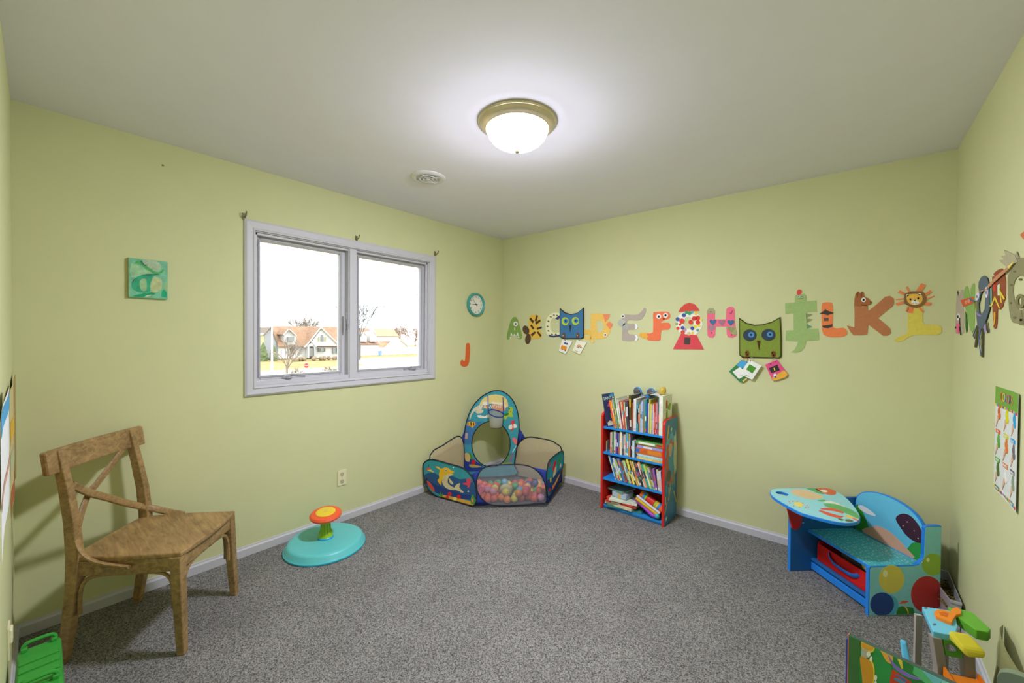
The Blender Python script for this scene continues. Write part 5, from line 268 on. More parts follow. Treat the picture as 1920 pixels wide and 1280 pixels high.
ART['desktop']={'f':[[2.6,-.3,.455],[1.0,.0,.0],[.0,1.0,.0]],'p':[['outline','-',0,[[(-.0697,-.0827),(-.0724,-.0562),(-.0707,-.0296),(-.0649,-.0065),(-.0503,.0184),(-.0199,.0506),(.0179,.0858),(.0576,.1224),(.0975,.1582),(.1352,.1921),(.1667,.2192),(.183,.2343),(.1963,.2378),(.2182,.2265),(.2402,.2071),(.2561,.191),(.2722,.1609),(.294,.0997),(.3147,.027),(.3305,-.0512),(.3412,-.1194),(.3447,-.1578),(.3435,-.1867),(.3399,-.2188),(.3307,-.2493),(.3115,-.2791),(.2872,-.3034),(.2607,-.3156),(.2325,-.3212),(.2051,-.3228),(.1756,-.3207),(.1404,-.3185),(.1038,-.3092),(.0693,-.2826),(.0361,-.2487),(.0039,-.2152),(-.0239,-.1826),(-.0424,-.1556),(-.0551,-.131),(-.0643,-.1069)]]],['hole','-',0,[[(-.0426,-.0473),(-.0318,-.0324),(-.0169,-.0224),(-.003,-.0246),(.0094,-.0327),(.0189,-.0427),(.0233,-.0555),(.0186,-.0733),(.0094,-.0876),(-.0013,-.0877),(-.0132,-.083),(-.0258,-.0812),(-.0364,-.0763),(-.0425,-.063)]]],['print','57a05e',1,[[(.1868,-.08),(.2073,-.0562),(.2376,-.0406),(.2627,-.0436),(.286,-.0568),(.3067,-.076),(.3233,-.099),(.3338,-.1225),(.3397,-.1471),(.3421,-.1778),(.3389,-.1991),(.3269,-.1916),(.3092,-.1737),(.2875,-.1574),(.2633,-.1424),(.2383,-.1362),(.2155,-.1282),(.1951,-.1059)]]],['print','4f9a58',1,[[(.0928,.1432),(.1095,.1655),(.1325,.1817),(.1463,.1717),(.1588,.1508),(.1769,.1242),(.1876,.1012),(.176,.0938),(.1559,.096),(.1357,.1091),(.1163,.1253),(.0996,.1337)]]],['print','c75a36',1,[[(.1354,.1782),(.1596,.2114),(.1937,.2343),(.2197,.2264),(.2376,.2025),(.2403,.1658),(.2339,.1306),(.2205,.1131),(.2032,.107),(.1856,.1138),(.1678,.1295),(.1459,.1516)]]],['print','d8d4c8',2,[[(.1609,.1645),(.1704,.1816),(.1843,.1911),(.1941,.1802),(.1988,.1625),(.192,.1441),(.1811,.1331),(.1685,.1452)]]],['print','cdb088',1,[[(.0265,.0228),(.0324,.0537),(.0467,.082),(.0693,.0996),(.0953,.1068),(.12,.0992),(.143,.0847),(.1642,.0712),(.1789,.0546),(.1822,.033),(.1756,.0084),(.1563,-.0215),(.1317,-.0461),(.1079,-.053),(.0846,-.05),(.0628,-.0404),(.0446,-.0244),(.0319,-.0029)]]],['print','d8d4be',1,[[(.1832,-.0528),(.195,-.0262),(.2192,-.0007),(.2415,-.0101),(.2618,-.0293),(.2782,-.0463),(.2837,-.057),(.2655,-.0471),(.2375,-.0357),(.2052,-.0461)]]],['print','4fa85c',1,[[(.1574,-.0445),(.1699,-.0228),(.1863,-.0034),(.1948,-.0075),(.1971,-.0201),(.1895,-.0349),(.1779,-.0472),(.1647,-.0501)]]],['print','d6c25c',1,[[(.104,-.1846),(.1019,-.1998),(.0958,-.2116),(.087,-.2175),(.0771,-.2166),(.068,-.2089),(.0615,-.1958),(.0589,-.1798),(.0609,-.1642),(.067,-.152),(.0761,-.1459),(.0862,-.1471),(.0954,-.1553),(.1017,-.1687)]]],['print','cc4a32',2,[[(.1763,-.1814),(.1842,-.1627),(.2014,-.1405),(.2196,-.1269),(.2393,-.1215),(.2597,-.1311),(.2749,-.1459),(.2781,-.16),(.2728,-.1702),(.2582,-.1673),(.2402,-.1626),(.2263,-.167),(.2121,-.1734),(.1909,-.1806)]]],['print','cc4a32',2,[[(.1704,-.2099),(.1771,-.2028),(.1916,-.2006),(.2085,-.2043),(.2273,-.2101),(.2472,-.2148),(.2642,-.2174),(.2741,-.2117),(.2778,-.2099),(.2743,-.2275),(.2646,-.2471),(.2478,-.2557),(.2285,-.2573),(.2113,-.25),(.1954,-.238),(.1795,-.2234)]]],['print','d8b44c',2,[[(.2778,-.2099),(.2957,-.175),(.3181,-.1936),(.3091,-.2167)]]],['print','d86a3c',3,[[(.3091,-.2082),(.3181,-.1936),(.3365,-.2196),(.3308,-.2377)]]],['print','5a5236',2,[[(.2804,-.2627),(.2882,-.2481),(.3002,-.2371),(.3116,-.2417),(.3177,-.2525),(.3088,-.2662),(.2959,-.2764),(.2856,-.2727)]]],['print','5a5236',2,[[(.2526,-.2661),(.2567,-.2592),(.2647,-.2555),(.2734,-.2577),(.2793,-.2637),(.2764,-.2749),(.2695,-.283),(.2597,-.2765)]]],['print','d87a68',2,[[(.0391,-.1689),(.0386,-.176),(.0361,-.1809),(.0331,-.1808),(.0314,-.1758),(.0319,-.1687),(.0344,-.1638),(.0374,-.1639)]]],['print','d87a68',2,[[(.0558,-.1492),(.0552,-.1563),(.0526,-.1612),(.0497,-.1611),(.048,-.1561),(.0486,-.149),(.0511,-.144),(.0541,-.1441)]]],['print','d87a68',2,[[(.0742,-.1351),(.0736,-.1422),(.071,-.1471),(.0681,-.147),(.0664,-.1419),(.0671,-.1348),(.0696,-.1298),(.0726,-.1299)]]],['print','d87a68',2,[[(.1007,-.1425),(.1,-.1495),(.0974,-.1544),(.0945,-.1543),(.093,-.1492),(.0936,-.1422),(.0962,-.1373),(.0991,-.1374)]]],['print','d87a68',2,[[(.1226,-.166),(.1219,-.1729),(.1193,-.1777),(.1165,-.1776),(.115,-.1727),(.1157,-.1658),(.1182,-.161),(.1211,-.1611)]]],['print','d87a68',2,[[(.1303,-.1885),(.1295,-.1952),(.127,-.1999),(.1242,-.1999),(.1227,-.1951),(.1234,-.1883),(.126,-.1835),(.1288,-.1836)]]],['print','d87a68',2,[[(.1181,-.2116),(.1173,-.2183),(.1149,-.2229),(.112,-.2229),(.1105,-.2182),(.1113,-.2115),(.1138,-.2067),(.1166,-.2068)]]],['print','d87a68',2,[[(.0927,-.2242),(.0921,-.2309),(.0896,-.2356),(.0867,-.2355),(.0852,-.2308),(.0858,-.2241),(.0883,-.2194),(.0912,-.2194)]]],['print','d87a68',2,[[(.066,-.2225),(.0654,-.2292),(.0629,-.2339),(.06,-.2339),(.0584,-.2291),(.059,-.2224),(.0615,-.2176),(.0644,-.2177)]]],['print','d87a68',2,[[(.0451,-.1912),(.0446,-.1981),(.0421,-.2029),(.0391,-.2029),(.0374,-.1979),(.038,-.191),(.0405,-.1861),(.0435,-.1862)]]]]}
ART['desk_end']={'f':[[2.979,-.569,.0],[.72247,.6914,.0],[.0,.0,1.0]],'p':[['outline','-',0,[[(.0056,-.0004),(.011,.2541),(.0384,.2574),(.1955,.2542),(.251,.2567),(.2806,.2728),(.2931,.2886),(.294,.4419),(.3067,.4505),(.3798,.4481),(.3886,.4398),(.3859,.1808),(.3793,-.0057),(.2438,-.0041),(.1157,-.0024)]]],['print','c9bd50',1,[[(.1885,.1827),(.1849,.158),(.1735,.1365),(.1557,.1209),(.1336,.113),(.11,.1137),(.0877,.123),(.0693,.1398),(.0571,.1619),(.0525,.1868),(.0561,.2114),(.0674,.2328),(.0851,.2484),(.1071,.2564),(.1307,.2557),(.153,.2465),(.1715,.2298),(.1838,.2076)]]],['print','e6e2a8',2,[[(.0985,.2135),(.0979,.2073),(.0958,.202),(.0925,.198),(.0884,.196),(.084,.1961),(.0798,.1984),(.0763,.2025),(.074,.2081),(.0731,.2143),(.0737,.2204),(.0758,.2258),(.0791,.2297),(.0832,.2318),(.0876,.2316),(.0918,.2294),(.0953,.2252),(.0976,.2197)]]],['print','b02a22',1,[[(.4029,.097),(.4014,.0773),(.3961,.0584),(.3873,.0415),(.3752,.0271),(.3605,.0158),(.3438,.0083),(.3258,.0048),(.3073,.0055),(.2892,.0102),(.2722,.0189),(.2571,.0312),(.2445,.0464),(.2349,.0639),(.2288,.083),(.2265,.1028),(.228,.1225),(.2332,.1412),(.242,.1581),(.254,.1725),(.2686,.1837),(.2852,.1913),(.3032,.1949),(.3216,.1943),(.3397,.1896),(.3568,.181),(.372,.1689),(.3847,.1537),(.3944,.1361),(.4005,.117)]]],['print','1f3f86',2,[[(.1357,.0574),(.1342,.0432),(.129,.0299),(.1205,.0184),(.1092,.0092),(.0957,.003),(.0809,.0001),(.0656,.0007),(.0506,.0046),(.0369,.0118),(.0253,.0217),(.0163,.0338),(.0107,.0474),(.0085,.0617),(.0101,.0759),(.0152,.0891),(.0237,.1006),(.0349,.1098),(.0483,.116),(.0631,.1189),(.0785,.1184),(.0934,.1145),(.1072,.1074),(.1189,.0975),(.1279,.0854),(.1336,.0717)]]],['print','4fa8c8',1,[[(.1602,.0505),(.1588,.037),(.1543,.0245),(.1468,.0135),(.1368,.0049),(.125,-.001),(.1119,-.0038),(.0984,-.0033),(.0852,.0004),(.0731,.0071),(.0628,.0165),(.0549,.028),(.0499,.0408),(.048,.0544),(.0493,.0678),(.0539,.0803),(.0613,.0912),(.0712,.0999),(.083,.1058),(.0961,.1086),(.1096,.1082),(.1228,.1045),(.1349,.0978),(.1452,.0885),(.1532,.077),(.1582,.0641)]]],['print','2f7a2c',.5,[[(.151,.0387),(.1786,.0458),(.2386,.0357),(.2523,-.0012),(.1498,-.0016)]]],['print','8cb03c',1,[[(.4037,.2512),(.4023,.2377),(.3974,.225),(.3894,.214),(.3787,.2052),(.3659,.1992),(.3518,.1964),(.3373,.1968),(.3231,.2005),(.3101,.2072),(.2991,.2166),(.2906,.2281),(.2852,.241),(.2831,.2546),(.2846,.268),(.2894,.2807),(.2974,.2917),(.3081,.3004),(.3208,.3064),(.3348,.3093),(.3493,.3089),(.3635,.3053),(.3765,.2986),(.3876,.2892),(.3962,.2778),(.4016,.2648)]]],['print','d8e4a8',2,[[(.3234,.2777),(.323,.2741),(.3215,.271),(.3193,.2687),(.3165,.2675),(.3135,.2676),(.3107,.2689),(.3084,.2713),(.3068,.2745),(.3062,.2782),(.3067,.2817),(.3081,.2849),(.3103,.2871),(.3131,.2883),(.3161,.2882),(.3189,.2869),(.3212,.2845),(.3228,.2813)]]],['print','d8b84a',2,[[(.187,.0496),(.1935,.0494),(.2066,.0348),(.216,.0163),(.2146,-.0019),(.2112,-.0018),(.21,.0165),(.2002,.033)]]],['print','cc5a34',2,[[(.1613,.0585),(.1823,.074),(.2186,.0707),(.1954,.0594)]]],['screw','7a7050',1,[[(.3818,.3975),(.3816,.3961),(.3809,.3949),(.3797,.394),(.3784,.3936),(.3769,.3936),(.3754,.3941),(.3743,.3951),(.3735,.3963),(.3732,.3977),(.3734,.3991),(.3742,.4003),(.3753,.4011),(.3767,.4016),(.3782,.4016),(.3796,.401),(.3808,.4001),(.3815,.3989)]]]]}
ART['play_top']={'f':[[3.1,-1.15,.36],[1.0,.0,.0],[.0,1.0,.0]],'p':[['tray','63b4cc',0,[[(.0166,.101),(.0564,.1218),(.0977,.1375),(.1039,.0894),(.0996,.0317),(.0839,-.0392),(.0584,-.0519),(.0282,-.061),(.0223,.0259)]]],['hole','3a6a7c',1,[[(.0314,.1002),(.0308,.0971),(.0296,.0938),(.028,.0908),(.0262,.0883),(.0243,.0868),(.0227,.0862),(.0215,.0868),(.0208,.0885),(.0208,.091),(.0214,.0941),(.0225,.0974),(.0241,.1004),(.026,.1029),(.0278,.1045),(.0295,.105),(.0307,.1044),(.0314,.1027)]]],['hole','3a6a7c',1,[[(.0429,-.0055),(.0422,-.0085),(.0411,-.0117),(.0396,-.0146),(.0378,-.017),(.0361,-.0185),(.0346,-.0189),(.0335,-.0183),(.0329,-.0166),(.0329,-.0141),(.0335,-.0111),(.0346,-.0079),(.0362,-.0049),(.0379,-.0025),(.0396,-.001),(.0412,-.0006),(.0423,-.0013),(.0429,-.0029)]]],['green','5aa02c',0,[[(.0907,.1537),(.117,.1652),(.1486,.1721),(.1619,.1605),(.1732,.1252),(.1869,.0811),(.1749,.0517),(.1454,.0421),(.1237,.0724),(.1061,.1053),(.0942,.1309)]]],['orange','e07c1e',1,[[(.044,.0587),(.0552,.0884),(.0723,.101),(.0905,.1024),(.1015,.1372),(.1164,.161),(.1239,.142),(.1199,.1136),(.1045,.0933),(.0888,.0422),(.0835,.0211),(.0656,.0255),(.0462,.0326)]]],['orange_hollow','c05c10',2,[[(.0579,.0672),(.0732,.0875),(.0827,.0815),(.0764,.0518),(.0608,.0487)]]]]}
ART['play_face']={'f':[[3.12724,-1.21939,-.0],[.92307,.38462,.0],[.0,.0,1.0]],'p':[['leg','8a8278',0,[[(.0014,.3603),(.0276,.3622),(.0386,.2734),(.0439,.0372),(.0248,.0313),(.0164,.2393)]]],['leg','8a8278',0,[[(.0804,.3648),(.1084,.3644),(.1189,.2939),(.1294,.0633),(.1057,.0561),(.0886,.2791)]]],['ring_panel','4f9a26',0,[[(.0305,.3512),(.0632,.3501),(.0823,.3337),(.0858,.2854),(.0616,.2811),(.0385,.284)],[(.0378,.3228),(.0441,.3256),(.0528,.3247),(.0624,.3188),(.0698,.3113),(.0705,.3048),(.0667,.2999),(.0576,.2981),(.0478,.2987),(.0425,.302),(.0394,.3073),(.0372,.3155)]]]]}
ART['organizer']={'f':[[2.89652,-1.85468,.0],[.97527,-.22102,.0],[.0,.0,1.0]],'p':[['print','3c6a3a',1,[[(-.0007,.6021),(.0243,.6066),(.0213,.5392),(.0274,.3901),(-.0001,.3686)]]],['print','d29a34',2,[[(.0265,.5884),(.0261,.5928),(.0266,.5983),(.0276,.6027),(.0286,.605),(.03,.6063),(.032,.6074),(.035,.6086),(.0386,.6096),(.0421,.6103),(.0454,.6111),(.0485,.6117),(.0509,.6113),(.052,.6093),(.0524,.6064),(.0522,.603),(.0515,.5989),(.0502,.5944),(.0487,.5907),(.0469,.5885),(.0448,.587),(.0425,.5859),(.0396,.5847),(.0365,.5838),(.0336,.5836),(.0308,.5844),(.0282,.5859)]]],['print','d8c03c',1.5,[[(.0265,.5867),(.0304,.587),(.0367,.5868),(.0424,.5884),(.0467,.5945),(.0504,.6025),(.0528,.6066),(.0535,.6037),(.0529,.597),(.0518,.591),(.0502,.5872),(.0479,.584),(.045,.5817),(.041,.5804),(.0363,.5799),(.0324,.5803),(.0291,.582),(.0266,.5847)]]],['print','a8a898',2,[[(.0272,.5818),(.0399,.5851),(.0427,.5668),(.0352,.5602),(.0269,.5615)]]],['print','bf8a2c',2,[[(.025,.5577),(.0271,.5606),(.0304,.5611),(.0339,.561),(.0378,.561),(.0419,.5603),(.0454,.5585),(.0477,.5551),(.0494,.5505),(.0506,.5452),(.0513,.5398),(.0515,.5337),(.0515,.5258),(.0512,.5168),(.0506,.506),(.0495,.491),(.0476,.4674),(.0451,.4394),(.0423,.4186),(.0389,.4079),(.0351,.4043),(.0322,.4109),(.0311,.4336),(.0309,.4664),(.0304,.4943),(.029,.5113),(.0273,.5234),(.026,.5337),(.025,.5437),(.0244,.5518)]]],['print','dccc3c',1.5,[[(.0428,.5635),(.0445,.5656),(.0477,.5627),(.0504,.5585),(.052,.5536),(.0531,.5474),(.0537,.5407),(.0538,.5344),(.0533,.5276),(.0528,.5184),(.0523,.5042),(.0518,.4876),(.0509,.4754),(.0494,.4694),(.0477,.4678),(.0466,.4722),(.047,.4858),(.0481,.5054),(.0484,.5237),(.0466,.5394),(.0439,.5539)]]],['print','dcdcd0',3,[[(.0451,.5776),(.0449,.5751),(.0443,.5727),(.0433,.5706),(.0421,.569),(.0408,.5682),(.0395,.5681),(.0385,.569),(.0378,.5706),(.0376,.5727),(.0378,.5751),(.0384,.5776),(.0394,.5797),(.0406,.5813),(.0419,.5821),(.0431,.5821),(.0442,.5813),(.0448,.5797)]]],['print','dcdcd0',3,[[(.0492,.5677),(.0491,.5653),(.0487,.563),(.048,.5611),(.0471,.5597),(.0461,.5591),(.0452,.5593),(.0445,.5603),(.044,.562),(.0438,.5641),(.0439,.5665),(.0444,.5688),(.0451,.5708),(.0459,.5721),(.0469,.5728),(.0478,.5726),(.0485,.5716),(.049,.5699)]]],['print','dcdcd0',3,[[(.0588,.5259),(.0586,.5233),(.0581,.5208),(.0574,.5186),(.0564,.5171),(.0554,.5164),(.0544,.5166),(.0536,.5176),(.0531,.5195),(.0529,.5218),(.053,.5244),(.0535,.527),(.0543,.5291),(.0552,.5306),(.0562,.5314),(.0572,.5312),(.058,.5301),(.0585,.5283)]]],['print','dcdcd0',3,[[(.0585,.5108),(.0584,.5082),(.058,.5057),(.0573,.5037),(.0566,.5022),(.0557,.5016),(.0549,.5019),(.0542,.5031),(.0538,.5049),(.0536,.5073),(.0537,.5099),(.0541,.5124),(.0547,.5145),(.0555,.5159),(.0564,.5165),(.0572,.5162),(.0578,.515),(.0583,.5131)]]],['print','d8a04a',2,[[(.062,.6091),(.0637,.6119),(.0676,.6122),(.0716,.6122),(.0755,.6133),(.0796,.6141),(.083,.6126),(.0853,.6073),(.0868,.5997),(.0876,.5929),(.0874,.5877),(.0865,.5832),(.0852,.58),(.0835,.5781),(.0815,.5774),(.0793,.5777),(.0771,.5786),(.0747,.5804),(.072,.5843),(.0682,.592),(.064,.6017)]]],['print','7a6ab8',3,[[(.0766,.6036),(.0774,.6027),(.0799,.5978),(.0826,.5929),(.0852,.5891),(.0879,.5854),(.091,.5822),(.0945,.5801),(.0983,.5785),(.1027,.5772),(.108,.576),(.1139,.575),(.1197,.5745),(.1259,.5751),(.132,.5761),(.1361,.5765),(.1377,.5758),(.1374,.5744),(.1351,.5727),(.1302,.5704),(.1233,.5677),(.1164,.566),(.1101,.5656),(.1039,.5662),(.0982,.5678),(.0933,.5701),(.089,.5734),(.0852,.5784),(.0815,.587),(.0782,.5973)]]],['print','cfc044',2,[[(.0953,.6068),(.1039,.6084),(.1063,.5797),(.1032,.5792)]]],['print','d8665c',2,[[(.113,.6104),(.1169,.6113),(.1193,.6019),(.1165,.6005)]]],['print','b8402a',2,[[(.0855,.5599),(.0879,.5668),(.0911,.5658),(.0948,.5638),(.0987,.5631),(.1029,.5614),(.1075,.5597),(.113,.5595),(.1189,.5592),(.1233,.555),(.1268,.5437),(.1288,.5285),(.1261,.5145),(.1141,.4997),(.0969,.4857),(.0842,.4834),(.081,.5036),(.0828,.5358)]]],['print','3a88a8',3,[[(.0904,.5462),(.092,.5478),(.0949,.5493),(.0985,.5503),(.1032,.5503),(.1086,.5497),(.1122,.5487),(.1131,.5473),(.1123,.5454),(.11,.544),(.1052,.543),(.0989,.5423),(.0939,.5423),(.0914,.5432),(.0902,.5447)]]],['print','3a6ab0',3,[[(.0926,.5566),(.0925,.5578),(.0949,.5587),(.0983,.559),(.1036,.5585),(.1098,.5574),(.1138,.5562),(.114,.5545),(.112,.5527),(.1087,.5518),(.1034,.5528),(.0968,.5549)]]],['print','57b07a',1,[[(.1247,.6079),(.1389,.6111),(.1498,.5938),(.1681,.5609),(.1229,.5815)]]],['print','6cb8cc',2,[[(.1395,.6083),(.1506,.6166),(.1795,.6172),(.1716,.5967),(.1638,.5729),(.1521,.5861)]]],['print','82ccc4',2,[[(.1795,.6172),(.1992,.619),(.2258,.6203),(.2267,.5604),(.1678,.5759),(.1716,.5967)]]],['print','2f8a48',1,[[(.0534,.6054),(.056,.6086),(.0592,.6091),(.062,.6075),(.0635,.6034),(.0646,.5972),(.0671,.591),(.0725,.5855),(.0792,.58),(.0841,.5744),(.0859,.5698),(.0859,.565),(.0855,.5559),(.0856,.5381),(.0852,.5161),(.0828,.4987),(.0766,.4876),(.0682,.481),(.0613,.483),(.0578,.4987),(.0559,.5231),(.0543,.5444),(.0524,.558),(.0508,.5685),(.0501,.5783),(.0504,.5888),(.0516,.5985)]]]]}
ART['house']={'f':[[-76.6,.0,.0],[.0,1.0,.0],[.0,.0,1.0]],'p':[['wall','e8e6e0',0,[[(24.7901,-.7413),(38.3925,-.9357),(38.3985,-3.5285),(24.79,-3.01)]]],['gable','ebe9e4',1,[[(32.4355,2.7586),(29.7822,-.7006),(36.0279,-.7829)]]],['dormer','ebe9e4',1,[[(26.5452,2.3438),(25.7441,1.4701),(25.7444,-.4754),(27.7735,-.4985),(27.7727,1.3235)]]],['porch','ebe9e4',2,[[(30.4876,.1587),(29.4062,-.8073),(31.3714,-.8354)]]],['door','a8a49c',3,[[(29.7839,-2.6957),(30.5999,-2.7227),(30.5984,-1.1971),(29.7826,-1.1825)]]],['column','efeee8',4,[[(29.4614,-3.0203),(29.6764,-3.0282),(29.6746,-.8111),(29.4597,-.8081)]]],['column','efeee8',4,[[(30.6551,-3.0638),(30.82,-3.0698),(30.8178,-.8275),(30.6529,-.8251)]]],['window','9a9aa0',2,[[(32.099,.117),(32.6667,.1142),(32.6654,1.0705),(32.0979,1.068)]]],['window','9a9aa0',2,[[(32.1316,1.1828),(32.2105,1.3552),(32.3804,1.4483),(32.551,1.3577),(32.631,1.1855)]]],['shutter','c9c68e',2,[[(31.6158,.1194),(31.885,.1181),(31.8839,1.0099),(31.6148,1.0089)]]],['shutter','c9c68e',2,[[(32.8955,.1131),(33.1599,.1118),(33.1586,1.0148),(32.8943,1.0138)]]],['window','a0a4a0',1,[[(32.1579,-1.7988),(32.8408,-1.8149),(32.84,-1.2374),(32.1572,-1.2252)]]],['shutter','8a8a80',1,[[(31.7974,-1.8475),(32.0676,-1.854),(32.0667,-1.1662),(31.7966,-1.1615)]]],['shutter','8a8a80',1,[[(32.9097,-1.8743),(33.1397,-1.8799),(33.1387,-1.1849),(32.9088,-1.1809)]]],['window','a0a4a0',1,[[(34.6486,-2.2689),(35.1852,-2.2836),(35.1832,-1.1615),(34.6467,-1.1524)]]],['window','a0a4a0',1,[[(35.4856,-2.2919),(36.0308,-2.3068),(36.0286,-1.1757),(35.4836,-1.1665)]]],['window','a0a4a0',1,[[(26.7184,-1.9422),(27.3615,-1.9592),(27.3612,-1.1936),(26.7181,-1.1817)]]],['window','a0a4a0',1,[[(28.4313,-1.7884),(28.7473,-1.7961),(28.747,-1.1971),(28.4309,-1.1913)]]],['window','a8a8a6',2,[[(26.1935,.1784),(27.2068,.1738),(27.2065,.9921),(26.1933,.9883)]]],['fascia','b98a60',1.5,[[(31.7062,-.6118),(35.9061,-.6624),(35.9058,-.5198),(31.7061,-.4748)]]]]}
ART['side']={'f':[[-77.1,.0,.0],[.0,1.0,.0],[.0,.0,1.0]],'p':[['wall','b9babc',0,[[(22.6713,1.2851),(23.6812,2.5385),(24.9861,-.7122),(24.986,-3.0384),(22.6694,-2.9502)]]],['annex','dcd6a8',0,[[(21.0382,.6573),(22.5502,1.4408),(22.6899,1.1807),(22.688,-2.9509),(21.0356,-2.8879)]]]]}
HEXP=[(.09,-1.06),(.59,-.98),(1.01,-.57),(.87,-.11),(.44,-.2),(.09,-.56)]
EXT={'roof':[[-76.2,24.57,-.81],[-76.2,38.44,-1.02],[-81.6,40.2,3.13],[-81.6,25.3,2.98]],'gable_roof':[[-75.8,32.08,2.97],[-75.8,29.08,-.87],[-75.8,36.06,-.8],[-81.6,32.96,3.03],[-76.9,29.26,-.57]],'dormer_roof':[[-76.1,26.36,2.52],[-76.1,25.41,1.42],[-76.1,27.73,1.24]],'porch_roof':[[-75.6,30.06,.36],[-75.6,28.81,-.86],[-75.6,31.1,-.84]],'side_roof':[[-76.9,23.61,2.71],[-76.9,22.51,1.26],[-76.9,25.01,-.84]],'annex_roof':[[-76.9,20.98,.76],[-76.9,22.51,1.55]],'pole':[[-53.2,15.77,2.62],[-53.2,15.83,-3.25]],'stop':[-42.0,15.34,-1.93],'bush':[[-74.0,21.46,-.07],[-74.0,21.46,-2.94],[-74.0,22.64,-.58],[-74.0,23.05,-3.01]],'tree_front':[-40.0,12.66,1.47],'tree_front_base':[-40.0,12.69,-2.47],'shrubs':[[-70.0,25.34,-2.8],[-70.0,26.4,-2.79],[-70.0,30.06,-2.77],[-70.0,32.44,-2.75],[-70.0,28.19,-2.81]],'shrub_front':[[-34.0,11.17,-1.49],[-34.0,14.2,-1.44]],'tree_back':[-100.0,38.6,6.2],'hedge':[[-105.0,31.24,3.35],[-105.0,34.84,4.37],[-105.0,44.34,4.28],[-105.0,47.14,4.52]],'fence':[[-79.5,41.17,-1.32],[-79.5,58.77,-1.87]],'h2':[[-92.0,46.84,3.1],[-92.0,51.3,3.19],[-86.0,51.1,-.9],[-86.0,43.68,-.82]],'dorm':[[[-86.5,46.84,2.03],[-86.5,46.2,1.3],[-86.5,47.7,1.19],[-86.5,47.5,-.14]],[[-86.5,49.4,2.23],[-86.5,48.6,1.44],[-86.5,50.29,1.33],[-86.5,50.16,-.16]]],'chimney':[[-92.0,52.15,3.47],[-92.0,52.15,2.48]],'h3':[[-104.0,60.28,3.37],[-104.0,66.52,3.4],[-99.0,65.47,1.13],[-99.0,57.78,1.09],[-99.0,65.14,-1.15]],'shed':[[-88.0,58.42,.18],[-88.0,55.8,-1.9],[-88.0,60.95,-1.78]],'low':[[-90.0,53.98,-1.01],[-90.0,59.09,.15]],'tree_mid':[[-66.0,35.13,9.08],[-66.0,34.77,-2.46]],'tree_right':[[-114.0,76.36,5.8],[-114.0,82.12,5.1],[-114.0,77.2,-2.24]],'bin':[-78.5,46.59,-2.75],'twigs':[[-14.0,9.2,3.92],[-14.0,9.2,3.52],[-14.0,9.2,3.18]],'road':[[-49.0,25.62,-3.33],[0,0,0]]}
def unpack(k):
    a = ART[k]; return Vector(a['f'][0]), Vector(a['f'][1]), Vector(a['f'][2]), a['p']
# ------------------------------------------------------------------ room shell
M_wall = mat('aeb086', .8, .012, 6, .02, g=1.6, spec=.2); M_ceil = mat('c9c8d4', .9, .008, 5, g=1.5, spec=.1)
M_white = mat('bababe', .45, .01, 12, g=1.25)
def struct(name, mb, m, **k): o = mb.build(name, m, **k); o['kind'] = 'structure'; return o
T = .15
struct('floor', MB().bb((-T, -L - T, -.06), (W + T, T, 0)), carpet_mat())
struct('ceiling', MB().bb((-T, -L - T, H), (W + T, T, H + .1)), M_ceil)
wy0, wy1, wz0, wz1 = -2.372, -1.0, 1.062, 2.052
wl = MB()
wl.bb((-T, -L - T, 0), (0, wy0, H)).bb((-T, wy1, 0), (0, T, H)).bb((-T, wy0, 0), (0, wy1, wz0)).bb((-T, wy0, wz1), (0, wy1, H))
struct('wall_left', wl, M_wall)
struct('wall_back', MB().bb((0, 0, 0), (W + T, T, H)), M_wall)
struct('wall_right', MB().bb((W, -L - T, 0), (W + T, 0, H)), M_wall)
struct('wall_front', MB().bb((0, -L - T, 0), (W, -L, H)), M_wall)
def baseboard(name, a, b, n):
    a = Vector(a); b = Vector(b); n = Vector(n); h = .062; t = .012
    prof = [(0, 0), (t, 0), (t, h * .72), (t * .55, h * .86), (t * .4, h), (0, h)]
    mb = MB(); vs = [a + n * p + Vector((0, 0, z)) for p, z in prof] + [b + n * p + Vector((0, 0, z)) for p, z in prof]; k = len(prof)
    mb.add(vs, [(i, (i + 1) % k, k + (i + 1) % k, k + i) for i in range(k)] + [tuple(range(k)), tuple(range(k, 2 * k))])
    struct(name, mb, M_white)
baseboard('baseboard_left', (0, -L, 0), (0, 0, 0), (1, 0, 0)); baseboard('baseboard_back', (0, 0, 0), (W, 0, 0), (0, -1, 0))
baseboard('baseboard_right', (W, 0, 0), (W, -L, 0), (-1, 0, 0)); baseboard('baseboard_front', (W, -L, 0), (0, -L, 0), (0, 1, 0))
# window
wn = bpy.data.objects.new('window_1', None); COL.objects.link(wn); wn.location = (0, -1.69, 1.0); wn['kind'] = 'structure'
oy0, oy1, oz0, oz1 = -2.43, -.93, 1.004, 2.114
def casing(a, b, c, d):
    prof = [(0, .012), (.2, .02), (.75, .016), (.85, .022), (1, .02)]
    mb = MB(); rows = []
    for t, dep in prof:
        p = [Vector(a).lerp(Vector(b), t), Vector(c).lerp(Vector(d), t)]; rows.append([Vector((dep, q.x, q.y)) for q in p])
    rows = [[Vector((0, rows[0][0].y, rows[0][0].z)), Vector((0, rows[0][1].y, rows[0][1].z))]] + rows + [[Vector((0, rows[-1][0].y, rows[-1][0].z)), Vector((0, rows[-1][1].y, rows[-1][1].z))]]
    mb.grid(rows); n = len(rows); mb.add([], []); mb.f.append([2 * i for i in range(n)]); mb.m.append(0); mb.f.append([2 * i + 1 for i in range(n)]); mb.m.append(0)
    mb.build('casing', M_white, wn)
casing((oy0, oz1), (wy0, wz1), (oy1, oz1), (wy1, wz1)); casing((oy0, oz0), (wy0, wz0), (oy1, oz0), (wy1, wz0))
